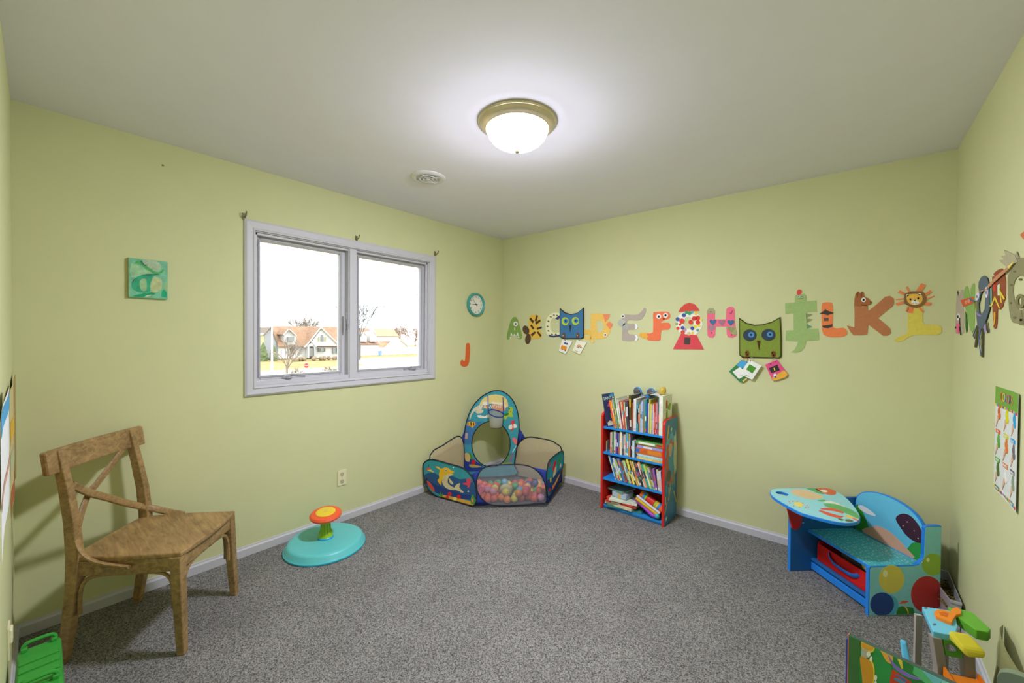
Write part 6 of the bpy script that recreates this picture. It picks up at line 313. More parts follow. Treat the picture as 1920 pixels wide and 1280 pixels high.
casing((oy0, oz0), (wy0, wz0), (oy0, oz1), (wy0, wz1)); casing((oy1, oz0), (wy1, wz0), (oy1, oz1), (wy1, wz1))
jm = MB(); e = .006
jm.bb((-T, wy0 - .001, wz0), (.004, wy0 + e, wz1)).bb((-T, wy1 - e, wz0), (.004, wy1 + .001, wz1)).bb((-T, wy0, wz1 - e), (.004, wy1, wz1 + .001)).bb((-T, wy0, wz0 - .001), (.004, wy1, wz0 + e))
jm.build('jamb', M_white, wn)
jm = MB(); jm.bb((-.03, wy0 + e, wz0 + e), (-.012, wy0 + .02, wz1 - e)).bb((-.03, wy1 - .02, wz0 + e), (-.012, wy1 - e, wz1 - e)).bb((-.03, wy0 + e, wz1 - .022), (-.012, wy1 - e, wz1 - e)).bb((-.045, wy0 + e, wz0 + e), (-.006, wy1 - e, wz0 + .034))
jm.build('stop', M_white, wn, bevel=.002)
MB().bb((-.12, -1.748, wz0 + e), (-.004, -1.68, wz1 - e)).bb((-.004, -1.742, wz0 + e), (.006, -1.686, wz1 - e)).build('mullion', M_white, wn, bevel=.003)
GL = glass_mat()
for (a, b) in ((wy0 + e, -1.748), (-1.68, wy1 - e)):
    f = .042; zb, zt = wz0 + .02, wz1 - e; mb = MB()
    mb.bb((-.10, a, zb), (-.055, a + f, zt)).bb((-.10, b - f, zb), (-.055, b, zt)).bb((-.10, a + f, zb), (-.055, b - f, zb + f)).bb((-.10, a + f, zt - f), (-.055, b - f, zt))
    s = mb.build('sash', M_white, wn, bevel=.004)
    MB().bb((-.082, a + f - .004, zb + f - .004), (-.078, b - f + .004, zt - f + .004)).build('pane', GL, s)
    MB().bb((-.055, a + f - .012, zb + f - .012), (-.049, a + f, zt - f + .012)).bb((-.055, b - f, zb + f - .012), (-.049, b - f + .012, zt - f + .012)).bb((-.055, a + f, zb + f - .012), (-.049, b - f, zb + f)).bb((-.055, a + f, zt - f), (-.049, b - f, zt - f + .012)).build('gasket', mat('9a9a9c', .6), s)
M_crank = mat('86868a', .4, .02)
for y, d in ((-2.17, 1), (-1.155, -1)):
    mb = MB(); mb.lathe([(.026, 0), (.03, .006), (.022, .02), (.012, .026), (0, .027)], (-.02, y, wz0 + .034), 14)
    c = mb.build('crank', M_crank, wn, smooth=True)
    MB().tube(catmull([(-.018, y, wz0 + .055), (-.01, y + .03 * d, wz0 + .06), (0, y + .07 * d, wz0 + .05), (.002, y + .105 * d, wz0 + .046)]), [.009] * 4 + [.008] * 4 + [.007] * 4 + [.008], 8, flat=.7).build('crank_handle', M_crank, c, smooth=True)
lk = MB().box((.004, -1.765, 1.5), (.008, .014, .13)).build('sash_lock', M_crank, wn, bevel=.003)
MB().tube([(.008, -1.765, 1.52), (.02, -1.765, 1.47), (.018, -1.765, 1.44)], [.006, .006, .007], 8).build('lock_lever', M_crank, lk, smooth=True)
# ------------------------------------------------------------------ ceiling light and vent
lx, ly = 1.634, -1.741
M_nick = mat('b3a88c', .34, .05, 20, metal=.55, g=1.5)
lt = thing('ceiling_light', 'round flush ceiling light with brushed metal rim and lit frosted glass dome', 'ceiling light', (lx, ly, H - .14))
MB().lathe([(.0, 0), (.186, 0), (.192, -.005), (.187, -.012), (.181, -.013), (.178, -.019), (.166, -.032), (.158, -.035), (.154, -.040), (.146, -.039), (.13, -.015)], (lx, ly, H), 56).build('rim', M_nick, lt, smooth=True)
arc_ = [(.150 * math.cos(t), -.036 - .092 * math.sin(t)) for t in [i * math.pi / 2 / 12 for i in range(12)]] + [(0, -.128)]
# bowl itself emits, strong underneath and weak by the rim to limit ceiling halo
gd = MB(); gd.lathe([(.147, -.032)] + arc_[:6], (lx, ly, H), 48, m=glow_mat(LAMP_STRENGTH * .06)); gd.f.pop(); gd.m.pop(); gd.f.pop(); gd.m.pop()
gd.lathe(arc_[5:], (lx, ly, H), 48, m=glow_mat(LAMP_STRENGTH)); gd.f.remove(gd.f[-1]) if len(gd.f[-1]) > 4 else None; gd.m = gd.m[:len(gd.f)]
gd.build('glass_dome', None, lt, smooth=True)
MB().lathe([(0, -.150), (.008, -.149), (.015, -.144), (.019, -.136), (.020, -.130), (.016, -.126), (0, -.124)], (lx, ly, H), 20).build('finial', M_nick, lt, smooth=True)
vx, vy = .746, -1.59
vt = thing('ceiling_vent', 'small round white air vent in the ceiling near the window wall', 'vent', (vx, vy, H - .02))
M_vent = mat('c4c4c4', .5, .01)
MB().lathe([(.076, -.002), (.08, -.010), (.09, -.012), (.104, -.010), (.114, -.003), (.114, 0), (.076, 0)], (vx, vy, H), 40).build('flange', M_vent, vt, smooth=True)
MB().lathe([(0, -.001), (.076, -.001)], (vx, vy, H), 32).build('duct_opening', mat('303030', .8, g=.5), vt)
for r in (.054, .03): MB().lathe([(r - .005, -.002), (r + .005, -.013), (r + .003, -.015), (r - .007, -.004)], (vx, vy, H), 32).build('louvre_ring', M_vent, vt, smooth=True)
for k in range(4):
    a = k * math.pi / 2 + .4; MB().box((vx + .04 * math.cos(a), vy + .04 * math.sin(a), H - .008), (.075, .004, .01), Matrix.Rotation(a, 3, 'Z')).build('spoke', M_vent, vt)
MB().lathe([(0, -.018), (.013, -.016), (.014, -.004), (0, -.004)], (vx, vy, H), 16).build('hub', M_vent, vt, smooth=True)
# ------------------------------------------------------------------ paper letters and cards on the walls
def cutout(key, name, label, cat, t=.0022, step=.0011, base=.0005, group=None, m=paper, tilt=None):
    O, U, V, ps = unpack(key); N = U.cross(V)
    us = [q for p in ps for lp in p[3] for q in lp]; u0 = sum(q[0] for q in us) / len(us); v0 = min(q[1] for q in us)
    root = thing(name, label, cat, O + U * u0 + V * v0, group)
    pr = [p for p in ps if p[0] == 'print']
    for pn, col, lay, loops in ps:
        if pn == 'print': continue
        lo = base if lay < 1 else base + t + step * (lay - 1)
        hi = base + t + step * lay
        MB().plate(loops, O, U, V, lo, hi).build(pn, m(col), root)
    if pr:
        mb = MB()
        for pn, col, lay, loops in pr: mb.plate(loops, O, U, V, base + t - .0002, base + t + .0004 * lay, m(col))
        mb.build('print', None, root)
    return root
cutout('A', 'paper_letter', 'green paper letter A with an alligator eye and teeth', 'paper letter')
cutout('B', 'paper_letter', 'yellow paper letter B with brown bee stripes and wings', 'paper letter')
cutout('C', 'paper_letter', 'cream paper letter C with dark flecks and navy ends', 'paper letter')
cutout('D', 'paper_letter', 'yellow paper letter D made like a duck, beside blue owl', 'paper letter')
cutout('E', 'paper_letter', 'grey paper letter E made like an elephant with trunk', 'paper letter')
cutout('F', 'paper_letter', 'coral orange paper letter F with two eyes and fox tail', 'paper letter')
cutout('G', 'paper_letter', 'paper letter G made like a red gumball machine', 'paper letter')
cutout('H', 'paper_letter', 'pink paper letter H with blue and plum hearts', 'paper letter')
cutout('I', 'paper_letter', 'sage green paper letter I like an iguana with red tongue', 'paper letter')
cutout('house_letter', 'paper_letter', 'orange paper letter with dark roof hat, right of the iguana letter', 'paper letter')
cutout('K', 'paper_letter', 'brown paper letter K made like a kangaroo', 'paper letter')
cutout('L', 'paper_letter', 'yellow paper letter L with a lion face and orange rays', 'paper letter')
cutout('J', 'paper_letter', 'plain orange paper letter J under the wall clock', 'paper letter', t=.004)
cutout('M', 'paper_letter', 'pale grey paper letter M with a small pink shirted figure', 'paper letter')
cutout('N', 'paper_letter', 'green paper letter N with a red orange band', 'paper letter')
cutout('O', 'paper_letter', 'slate blue paper letter O made like an ostrich with dangling legs', 'paper letter', base=.004)
cutout('P', 'paper_letter', 'brown paper letter P with red patches and yellow zigzags', 'paper letter')
cutout('Q', 'paper_letter', 'grey green paper letter Q with fringe, at the picture edge', 'paper letter')
cutout('R', 'paper_shape', 'salmon paper corner above the grey letter Q', 'paper shape')
cutout('owl_blue', 'felt_owl', 'blue felt owl with green eyes between letters C and D', 'felt owl', t=.012, step=.004, m=cloth)
cutout('owl_green', 'felt_owl', 'larger olive green felt owl with navy eyes', 'felt owl', t=.009, step=.003, m=cloth)
M_ring = mat('b9b9b4', .3, .02, metal=.8)
def cards(key, label, top, ring=None, base=.004, n=1):
    o = cutout(key, 'flash_cards', label, 'flash cards', t=.011, step=.0012, base=base)
    MB().tube(catmull([Vector(top) + Vector((.012 * math.cos(a), -.010, .014 * math.sin(a) + .006)) for a in [i * math.pi / 5 for i in range(10)]], 2, True), .0012, 6, closed=True).build('binder_ring', ring or M_ring, o, smooth=True)
    return o
cards('card_bus', 'white flash cards with orange school bus hanging under the blue owl', (.845, 0, 1.362))
cards('card_rainbow', 'pale flash cards with a small rainbow hanging under the blue owl', (.985, 0, 1.357))
cards('card_green', 'green bordered flash cards hanging under the green owl', (2.325, 0, 1.236), mat('b83028', .4))
cards('card_white', 'white flash cards with a green square under the green owl', (2.362, 0, 1.24), base=.018)
cards('card_pink', 'pink and yellow flash cards with a black number panel', (2.497, 0, 1.238))
# ------------------------------------------------------------------ left wall: canvas, clock, outlet, brackets
cv = thing('canvas_painting', 'small square canvas painted with green and teal swirls', 'painting', (0, -2.875, 1.585))
MB().bb((0, -2.953, 1.584), (.018, -2.797, 1.789)).build('stretched_canvas', mat('6fae8e', .8, .16, 30), cv, bevel=.002)
O, U, V, ps = unpack('canvas'); mb = MB()
for pn, col, lay, lps in ps: mb.plate(lps, O, U, V, .0178, .0184 + .0004 * lay, mat(col, .5, .18, 40))
mb.build('painted_swirls', None, cv)
MB().bb((.0005, -2.9545, 1.583), (.0172, -2.9528, 1.79)).build('canvas_edge', mat('8c7f45', .8), cv)
ck = thing('wall_clock', 'round teal wall clock with white face on the window wall', 'clock', (0, -.421, 1.6))
cc = (0, -.421, 1.711); X = (1, 0, 0)
MB().lathe([(.11, 0), (.116, .004), (.117, .022), (.112, .034), (.104, .036), (.097, .030), (.096, .012), (0, .012)], cc, 44, X).build('rim', plastic('3c9088'), ck, smooth=True)
MB().lathe([(.097, .0125), (.096, .0135), (0, .0135)], cc, 40, X).build('dial', paper('d6d4c6'), ck)
Uc, Vc = (0, 1, 0), (0, 0, 1); M_blk = mat('2e2a24', .6)
for k in range(1, 13):
    a = math.pi / 2 - k * math.pi / 6; text_part('numeral', str(k), .026, (.0142, cc[1] + .076 * math.cos(a), cc[2] + .076 * math.sin(a)), Uc, Vc, M_blk, ck)
def hand(deg, ln, w, x, nm):
    a = math.pi / 2 - R(deg); d = Vector((0, math.cos(a), math.sin(a))); p = Vector((0, -d.z, d.y)); c = Vector(cc) + Vector((x, 0, 0))
    MB().hexa([c - d * .022 - p * w, c + d * ln - p * w * .4, c + d * ln + p * w * .4, c - d * .022 + p * w], [v + Vector((.001, 0, 0)) for v in (c - d * .022 - p * w, c + d * ln - p * w * .4, c + d * ln + p * w * .4, c - d * .022 + p * w)]).build(nm, M_blk, ck)
hand(268, .052, .0045, .016, 'hour_hand'); hand(320, .078, .002, .018, 'minute_hand')
MB().lathe([(.005, .015), (.005, .021), (0, .022)], cc, 12, X).build('hand_pin', M_blk, ck)
M_plate = mat('cfcaa6', .4, .01)
def outlet(y, z, label):
    o = thing('wall_outlet', label, 'outlet', (0, y, z - .057))
    MB().box((.003, y, z), (.006, .07, .114)).build('cover_plate', M_plate, o, bevel=.002)
    for dz in (.027, -.027):
        r = MB().lathe([(.016, 0), (.016, .002), (0, .002)], (.006, y, z + dz), 18, X).build('receptacle', mat('b5ae8c', .4), o)
        for dy in (-.006, .006): MB().box((.0083, y + dy, z + dz + .003), (.0008, .002, .008)).build('slot', mat('3a362a'), r)
        MB().lathe([(.0025, 0), (.0025, .0006), (0, .0006)], (.008, y, z + dz - .008), 8, X).build('slot', mat('3a362a'), r)
    MB().lathe([(.003, 0), (.003, .001), (0, .0012)], (.006, y, z), 10, X).build('screw', M_ring, o)
outlet(-1.8, .328, 'cream wall outlet below the window')
M_brk = mat('6f6a45', .5, .05)
for y, z, nm in ((-2.43, 2.128, 'at the left top corner of the window'), (-1.69, 2.132, 'above the middle of the window'), (-.93, 2.14, 'at the right top corner of the window')):
    o = thing('curtain_bracket', 'small curtain rod bracket ' + nm, 'bracket', (0, y, z - .02), 'curtain brackets above the window')
    MB().box((.0025, y, z), (.005, .022, .042)).build('mounting_plate', M_brk, o, bevel=.002)
    MB().tube(catmull([(.004, y, z - .004), (.03, y, z - .006), (.045, y, z + .006), (.05, y, z + .022)], 3), .004, 6).build('hook_arm', M_brk, o, smooth=True)
o = tag(MB().lathe([(.004, 0), (.005, .003), (.002, .006), (0, .006)], (0, -2.813, 2.316), 10, X).build('wall_anchor', mat('6e6e48', .6), smooth=True), 'tiny dark screw anchor high on the window wall', 'screw anchor')
# ------------------------------------------------------------------ poster on the right wall
ps_ = thing('color_poster', 'white colours poster with ice cream cones and green header', 'poster', (W, -1.0, .815))
Pu, Pv = Vector((0, -1, 0)), Vector((0, 0, 1)); Pw, Ph = .30, .40; PO = Vector((W - .0006, -.845, .815))
def sheet(u0, u1, v0, v1, d=.002, n=10, bow=.006):
    rows = []
    for i in range(n + 1):
        t = i / n; rows.append([PO + Pu * (u0 + (u1 - u0) * s) + Pv * (v0 + (v1 - v0) * t) + Vector((-d - bow * max(0, (u0 + (u1 - u0) * s) / Pw - .5) ** 2 * 4, 0, 0)) for s in (0, .25, .5, .75, 1)])
    return MB().grid(rows)
def bow(u): return .006 * max(0, u / Pw - .5) ** 2 * 4
sheet(0, Pw, 0, Ph, 0).build('sheet', paper('c9cdc6'), ps_, solid=.0008)
sheet(0, Pw, Ph - .068, Ph, .0008).build('header', paper('6f9a3e'), ps_, solid=.0004)
def pp(loops, d=.0014): 
    uu = sum(q[0] for q in loops[0]) / len(loops[0]); return PO + Vector((-bow(uu) - .0008, 0, 0)), Pu, Pv, 0, d
def circ2(cx, cy, r, ry=None, n=12): return [(cx + r * math.cos(2 * math.pi * i / n), cy + (ry or r) * math.sin(2 * math.pi * i / n)) for i in range(n)]
cones = [('c4622f', 'RED'), ('c3c414', 'YELLOW'), ('2c94c0', 'BLUE'), ('57a03a', 'GREEN'), ('cf7430', 'ORANGE'), ('6a666e', 'PURPLE'), ('4c6a30', 'BROWN'), ('d4d6d0', 'WHITE'), ('7f9078', 'GRAY')]
for k, (c, nm) in enumerate(cones):
    u = .05 + (k % 3) * .1; v = Ph - .105 - (k // 3) * .108
    mb = MB(); co = mat('c9a284', .8); q = paper(c)
    tri = [(u - .015, v - .005), (u - .03, v - .052), (u + .006, v - .012)]; mb.plate([tri], *pp([tri]), co)
    for dx, dy, r in ((0, .012, .014), (.008, -.004, .013), (.002, .026, .009)):
        lp = circ2(u + .006 + dx, v + dy, r); mb.plate([lp], *pp([lp], .0016 + .0001 * dx), q)
    mb.build('ice_cream_print', None, ps_)
    lp = [(u - .028, v - .072), (u + .028, v - .072), (u + .028, v - .057), (u - .028, v - .057)]
    b = MB(); b.plate([lp], *pp([lp])); b = b.build('label_print', q, ps_)
    text_part('lettering', nm, .012, PO + Pu * u + Pv * (v - .0645) + Vector((-bow(u + .025) - .0026, 0, 0)), Pu, Pv, paper('e8e8dc' if nm != 'WHITE' else '9a9a92'), b)
for k, ch in enumerate('COLORS'):
    text_part('lettering', ch, .045, PO + Pu * (.09 + k * .026) + Pv * (Ph - .034) + Vector((-bow(.09 + k * .026) - .0022, 0, 0)), Pu, Pv, paper(['cc5a44', 'd8bc4a', '4a78b8', 'd05a6e', '5a5a68', 'c88a5c'][k]), ps_)
for row, v in ((0, Ph - .075), (1, .008)):
    mb = MB()
    for k in range(15):
        lp = [(.004 + k * .0197, v), (.02 + k * .0197, v), (.02 + k * .0197, v + .009), (.004 + k * .0197, v + .009)]; mb.plate([lp], *pp([lp], .0013), paper(['d8c03c', '4a9ac0', 'c8503c', '57a03a', 'd8843c', '7a5a8a'][k % 6]))
    mb.build('border_print', None, ps_)
# ------------------------------------------------------------------ sheets on the front (near) wall
def wall_sheet(x0, x1, d0, d1, z0, z1, col, lab, strip=None):
    rows = []; n = 8
    for i in range(n + 1):
        t = i / n; x = x0 + (x1 - x0) * t; y = -L + d0 + (d1 - d0) * t + .0012 * math.sin(7 * t)
        rows.append([(x, y, z0 + (z1 - z0) * s + .012 * math.sin(3 * t + s)) for s in (0, .33, .66, 1)])
    r = thing('wall_drawing', lab, 'drawing', ((x0 + x1) / 2, -L, z0))
    MB().grid(rows).build('sheet', paper(col), r, solid=.0008)
    for a, b, c in strip or []:
        MB().grid([[(q[0], q[1] + .0012, z0 + (z1 - z0) * a), (q[0], q[1] + .0012, z0 + (z1 - z0) * b)] for q in [rr[0] for rr in rows]]).build('painted_band', paper(c), r, solid=.0004)
wall_sheet(.07, .31, .008, .010, .76, 1.2, 'a08a58', 'tan paper strip nearest the corner on the near left wall')
wall_sheet(.36, .73, .011, .0125, .74, 1.185, 'b8ac7c', 'tan paper with painted blotches on the near left wall', [(.05, .2, 'a0643c'), (.35, .5, 'a9b08a'), (.6, .75, 'c8a23c')])
wall_sheet(.78, 1.42, .013, .021, .86, 1.2, 'd0d2d0', 'white paper with blue top on the near left wall', [(.86, 1, '4a90b8'), (.36, .42, 'b88a78')])
o = thing('night_light', 'cream plastic night light in an outlet low on the near wall', 'night light', (.62, -L, .23))
MB().box((.62, -L + .003, .30), (.07, .006, .114)).build('cover_plate', M_plate, o, bevel=.002)
MB().box((.62, -L + .008, .32), (.045, .010, .05)).build('plug', mat('d2cfb0', .4), o, bevel=.006)
# ------------------------------------------------------------------ wooden chair
WOOD = wood_mat()
cx, cy = .386, -2.884; F = Vector((.677, .736, 0)); S_ = Vector((-.745, .667, 0)); UP = Vector((0, 0, 1))
F.normalize(); S_ = Vector((-F.y, F.x, 0))
ch = thing('wooden_chair', 'brown wooden cross back chair with bentwood braces', 'chair', (cx, cy, 0))
def cp(f, s, z): return Vector((cx, cy, 0)) + F * f + S_ * s + UP * z
hw, hd, sz = .195, .209, .448
def post(path, w, d):
    mb = MB(); rings = []
    for f, s, z, k in path: rings.append([cp(f + a * d * k, s + b * w * k, z) for a, b in ((-.5, -.5), (.5, -.5), (.5, .5), (-.5, .5))])
    vs = [p for r in rings for p in r]; n = len(rings); fs = [(0, 3, 2, 1), tuple(4 * (n - 1) + i for i in range(4))]
    for i in range(n - 1):
        for j in range(4): fs.append((4 * i + j, 4 * i + (j + 1) % 4, 4 * (i + 1) + (j + 1) % 4, 4 * (i + 1) + j))
    return mb.add(vs, fs)
for s in (-1, 1):
    pth = [(-hd - .035, s * hw, 0, .82), (-hd - .012, s * hw, .15, .95), (-hd + .006, s * (hw - .002), .32, 1.05), (-hd + .008, s * (hw - .004), .46, 1.05), (-hd - .004, s * (hw - .006), .6, .98), (-hd - .03, s * (hw - .01), .75, .9), (-hd - .062, s * (hw - .012), .90, .85)]
    post(pth, .036, .042).build('back_post', WOOD, ch, bevel=.004)
    pth = [(hd + .012, s * (hw + .006), 0, .8), (hd, s * hw, .2, 1), (hd - .012, s * (hw - .004), .428, 1.15)]
    post(pth, .038, .038).build('front_leg', WOOD, ch, bevel=.004)
# seat
out = []
for i in range(9): t = i / 8 * 2 - 1; out.append((hd + .012 + .014 * (1 - t * t), t * (hw + .014)))
seat = out + [(-.05, hw + .016), (-hd + .03, hw + .002), (-hd - .012, hw - .03), (-hd - .016, 0), (-hd - .012, -hw + .03), (-hd + .03, -hw - .002), (-.05, -hw - .016)]
mb = MB(); mb.plate([[(a, b) for a, b in seat]], cp(0, 0, 0), F, S_, sz - .022, sz); mb.build('seat', WOOD, ch, bevel=.006)
for s in (-1, 1):
    MB().hexa([cp(-hd + .02, s * (hw - .014), sz - .082), cp(hd - .03, s * (hw - .006), sz - .082), cp(hd - .03, s * (hw + .012), sz - .082), cp(-hd + .02, s * (hw + .006), sz - .082)][::s], [cp(-hd + .02, s * (hw - .014), sz - .022), cp(hd - .03, s * (hw - .006), sz - .022), cp(hd - .03, s * (hw + .012), sz - .022), cp(-hd + .02, s * (hw + .006), sz - .022)][::s]).build('apron', WOOD, ch, bevel=.002)
for f in (hd - .004, -hd + .004):
    MB().hexa([cp(f - .01, -hw + .02, sz - .082), cp(f + .01, -hw + .02, sz - .082), cp(f + .01, hw - .02, sz - .082), cp(f - .01, hw - .02, sz - .082)], [cp(f - .01, -hw + .02, sz - .022), cp(f + .01, -hw + .02, sz - .022), cp(f + .01, hw - .02, sz - .022), cp(f - .01, hw - .02, sz - .022)]).build('apron', WOOD, ch, bevel=.002)
# top rail, gently bowed
rows = []
for i in range(13):
    t = i / 12 * 2 - 1; s = t * (hw + .055); b = -.018 * (1 - t * t)
    rows.append((s, b))
vs = []; fs = []
for s, b in rows:
    for f, z in ((-hd - .058 + b, .808), (-hd - .03 + b, .808), (-hd - .044 + b, .905), (-hd - .072 + b, .905)): vs.append(cp(f, s, z))
n = len(rows)
for i in range(n - 1):
    for j in range(4): fs.append((4 * i + j, 4 * i + (j + 1) % 4, 4 * (i + 1) + (j + 1) % 4, 4 * (i + 1) + j))
fs += [(0, 3, 2, 1), tuple(4 * (n - 1) + i for i in range(4))]
MB().add(vs, fs).build('top_rail', WOOD, ch, bevel=.008)
# crossing bentwood braces running down to the seat sides
for s in (-1, 1):
    e_ = .012 if s > 0 else -.010
    if s > 0: top = [(-hd - .02, -.172, .747), (-hd - .02, -.09, .68), (-hd - .014, 0, .62), (-hd - .006, .09, .557), (-hd + .012, .17, .505), (-hd + .05, .206, .474), (-hd + .12, .216, .448), (-hd + .17, .218, .435)]
    else: top = [(-hd - .05, .125, .81), (-hd - .05, .05, .745), (-hd - .046, -.02, .695), (-hd - .04, -.075, .657), (-hd - .01, -.155, .555), (-hd + .045, -.212, .485), (-hd + .11, -.222, .435), (-hd + .2, -.218, .408), (-hd + .235, -.216, .402)]
    pth = catmull([cp(*q) for q in top], 4)
    MB().tube(pth, .0165, 8, flat=.5).build('cross_brace', WOOD, ch, smooth=True)
    for fa, sg in ((-hd + .022, 1), (hd - .022, -1)):
        MB().tube(catmull([cp(fa + sg * .006, s * (hw - .002), .20), cp(fa + sg * .008, s * (hw - .002), .29), cp(fa + sg * .028, s * (hw - .002), .342), cp(fa + sg * .085, s * (hw - .002), .362), cp(fa + sg * .19, s * (hw - .002), .364)], 3), .0085, 6).build('corner_brace', WOOD, ch, smooth=True)
    for f in (hd - .004, -hd + .004):
        MB().tube(catmull([cp(f, s * (hw - .022), .20), cp(f, s * (hw - .026), .29), cp(f, s * (hw - .05), .342), cp(f, s * (hw - .10), .362), cp(f, s * (hw - .185), .364)], 3), .0085, 6).build('corner_brace', WOOD, ch, smooth=True)
MB().lathe([(.005, 0), (.004, .003), (0, .004)], cp(-hd - .025, -.07, .662), 10, F).build('brace_screw', mat('b5a888', .4, metal=.6), ch)
# ------------------------------------------------------------------ green ribbed case beside the near wall
gb = thing('green_case', 'green ribbed plastic case with latch handles on the carpet', 'storage case', (.85, -3.262, 0))
M_g = plastic('2f8c34'); M_gd = plastic('28803a')
x0, x1, y0, y1, zt = .61, 1.16, -3.312, -3.205, .245
MB().bb((x0 + .008, y0 + .004, 0), (x1 - .008, y1 - .004, zt - .06)).build('body', M_gd, gb, bevel=.008)
MB().bb((x0, y0, zt - .06), (x1, y1, zt)).build('lid', M_g, gb, bevel=.012)
for k in range(9):
    if k == 4: continue
    x = x0 + .075 + k * .052; MB().bb((x, y0 + .006, zt - .002), (x + .040, y1 - .006, zt + .005)).build('rib', M_g, gb, bevel=.003)
for x in (x0 + .018, x0 + .27):
    h = MB().tube(catmull([(x, y0 + .015, zt), (x, y0 + .017, zt + .018), (x, y0 + .03, zt + .026), (x, y1 - .03, zt + .026), (x, y1 - .017, zt + .018), (x, y1 - .015, zt)], 3), .0065, 8).build('carry_handle', M_g, gb, smooth=True)
    for y in (y0 + .018, y1 - .018): MB().box((x, y, zt + .006), (.028, .016, .014)).build('handle_block', M_g, h, bevel=.003)
# ------------------------------------------------------------------ spinning seat toy
sx, sy = .262, -2.04
sp = thing('spinning_toy', 'teal spinning disc toy with orange and yellow handle wheel', 'toy', (sx, sy, 0))
MB().lathe([(.205, 0), (.242, .002), (.246, .012), (.238, .02), (.228, .044), (.218, .052), (.2, .054), (.05, .058), (0, .058)], (sx, sy, 0), 56).build('base_disc', plastic('55b0b0'), sp, smooth=True)
MB().lathe([(.243, .001), (.2475, .004), (.2475, .012), (.243, .014)], (sx, sy, 0), 56).build('base_rim', plastic('2fa6bc'), sp, smooth=True)
MB().lathe([(.05, .055), (.05, .066), (.046, .07), (0, .07)], (sx, sy, 0), 32).build('collar', plastic('2a9ac0'), sp, smooth=True)
MB().lathe([(.046, .066), (.046, .075), (.036, .09), (.028, .115), (.026, .15), (.032, .18), (.036, .19), (0, .19)], (sx, sy, 0), 28).build('stem', plastic('86b024'), sp, smooth=True)
for k in range(10):
    a = k * math.pi / 5; MB().tube([(sx + .0405 * math.cos(a), sy + .0405 * math.sin(a), .082), (sx + .029 * math.cos(a), sy + .029 * math.sin(a), .115), (sx + .027 * math.cos(a), sy + .027 * math.sin(a), .15)], .003, 6).build('grip_rib', plastic('78a41e'), sp, smooth=True)
ax = Vector((.10, -.06, 1)); wc = Vector((sx - .002, sy + .002, .198))
MB().lathe([(0, -.012), (.05, -.012), (.082, -.008), (.096, .002), (.098, .012), (.09, .022), (.06, .028), (0, .029)], wc, 44, ax).build('wheel', plastic('d4532c'), sp, smooth=True)
MB().lathe([(.06, .026), (.059, .031), (.05, .033), (0, .034)], wc, 36, ax).build('wheel_top', plastic('d2b82e'), sp, smooth=True)
MB().lathe([(.012, .033), (.011, .036), (0, .037)], wc, 16, ax).build('wheel_cap', plastic('c8ae50'), sp, smooth=True)
# ------------------------------------------------------------------ ball pit
M_navy = cloth('2c3c86'); M_pipe = mat('1e2430', .7, .05, 60, g=1.2)
M_sea = cloth('3a8a92'); NET = net_mat('9a9a90', .62); NET2 = net_mat('c4b694', .58); NETF = net_mat('8c8c92', .78)
pit = thing('ball_pit', 'pop up fabric ball pit with sea print panels and basketball hoop arch', 'ball pit', (.5, -.55, 0))
PAN = {}
def panel(key, close=None):
    O, U, V, ps = unpack(key); lp = [(u, max(.012, v)) for u, v in ps[0][3][0]]
    if close == 'low':
        a, b = lp[0], lp[-1]; lp = lp + [(b[0], .07), (b[0] - .02 * (1 if b[0] > a[0] else -1), .03), (b[0] - .06 * (1 if b[0] > a[0] else -1), .014), (a[0] + .06 * (1 if b[0] > a[0] else -1), .014), (a[0] + .02 * (1 if b[0] > a[0] else -1), .03), (a[0], .07)]
    sm = catmull([(u, v, 0) for u, v in lp], 3, True); lp = [(q.x, max(.010, q.y)) for q in sm]
    PAN[key] = (O, U, V, lp); return O, U, V, lp
def w3(O, U, V, q, n=0): return O + U * q[0] + V * q[1] + U.cross(V) * n
def rim(key, r=.0055, hole=None, parent=None):
    O, U, V, lp = PAN[key]; return MB().tube([w3(O, U, V, q) for q in (hole or lp)], r, 6, closed=True).build('piping', M_pipe, parent or pit, smooth=True)
def prints(keys, parent, zoff=.0008):
    for key in keys:
        O, U, V, ps = unpack(key)
        for pn, col, lay, lps in ps:
            if pn == 'print': MB().plate([[(u, max(.014, v)) for u, v in l] for l in lps], O, U, V, zoff + .0003 * lay - .0003, zoff + .0004 * lay).build('sea_motif', cloth(col), parent)
def fabric(key, name, m, close=None, holes=()):
    O, U, V, lp = panel(key, close)
    p = MB().plate([lp] + list(holes), O, U, V, -.0006, .0006).build(name, m, pit); rim(key, parent=p); return p
d = fabric('pit_dolphin', 'dolphin_panel', M_sea); prints(['pit_dolphin'], d)
fabric('pit_front', 'front_net', NETF)
d = fabric('pit_right', 'side_panel', cloth('2f93ac')); prints(['pit_right'], d)
O, U, V, ps = unpack('pit_arch'); hole = [(u, max(.03, v)) for u, v in ps[1][3][0]]
d = fabric('pit_arch', 'arch_panel', cloth('3f8f9a'), None, [hole]); prints(['pit_arch_print', 'pit_arch_low'], d)
MB().tube([w3(O, U, V, q) for q in hole], .005, 6, closed=True).build('piping', M_pipe, d, smooth=True)
text_part('lettering', 'SEA WORLD', .048, w3(O, U, V, (.213, .705), .0035), U, V, cloth('e0ddd0'), d)
fabric('pit_bl', 'rear_net', NET2, 'low'); fabric('pit_br', 'rear_net', NET2, 'low')
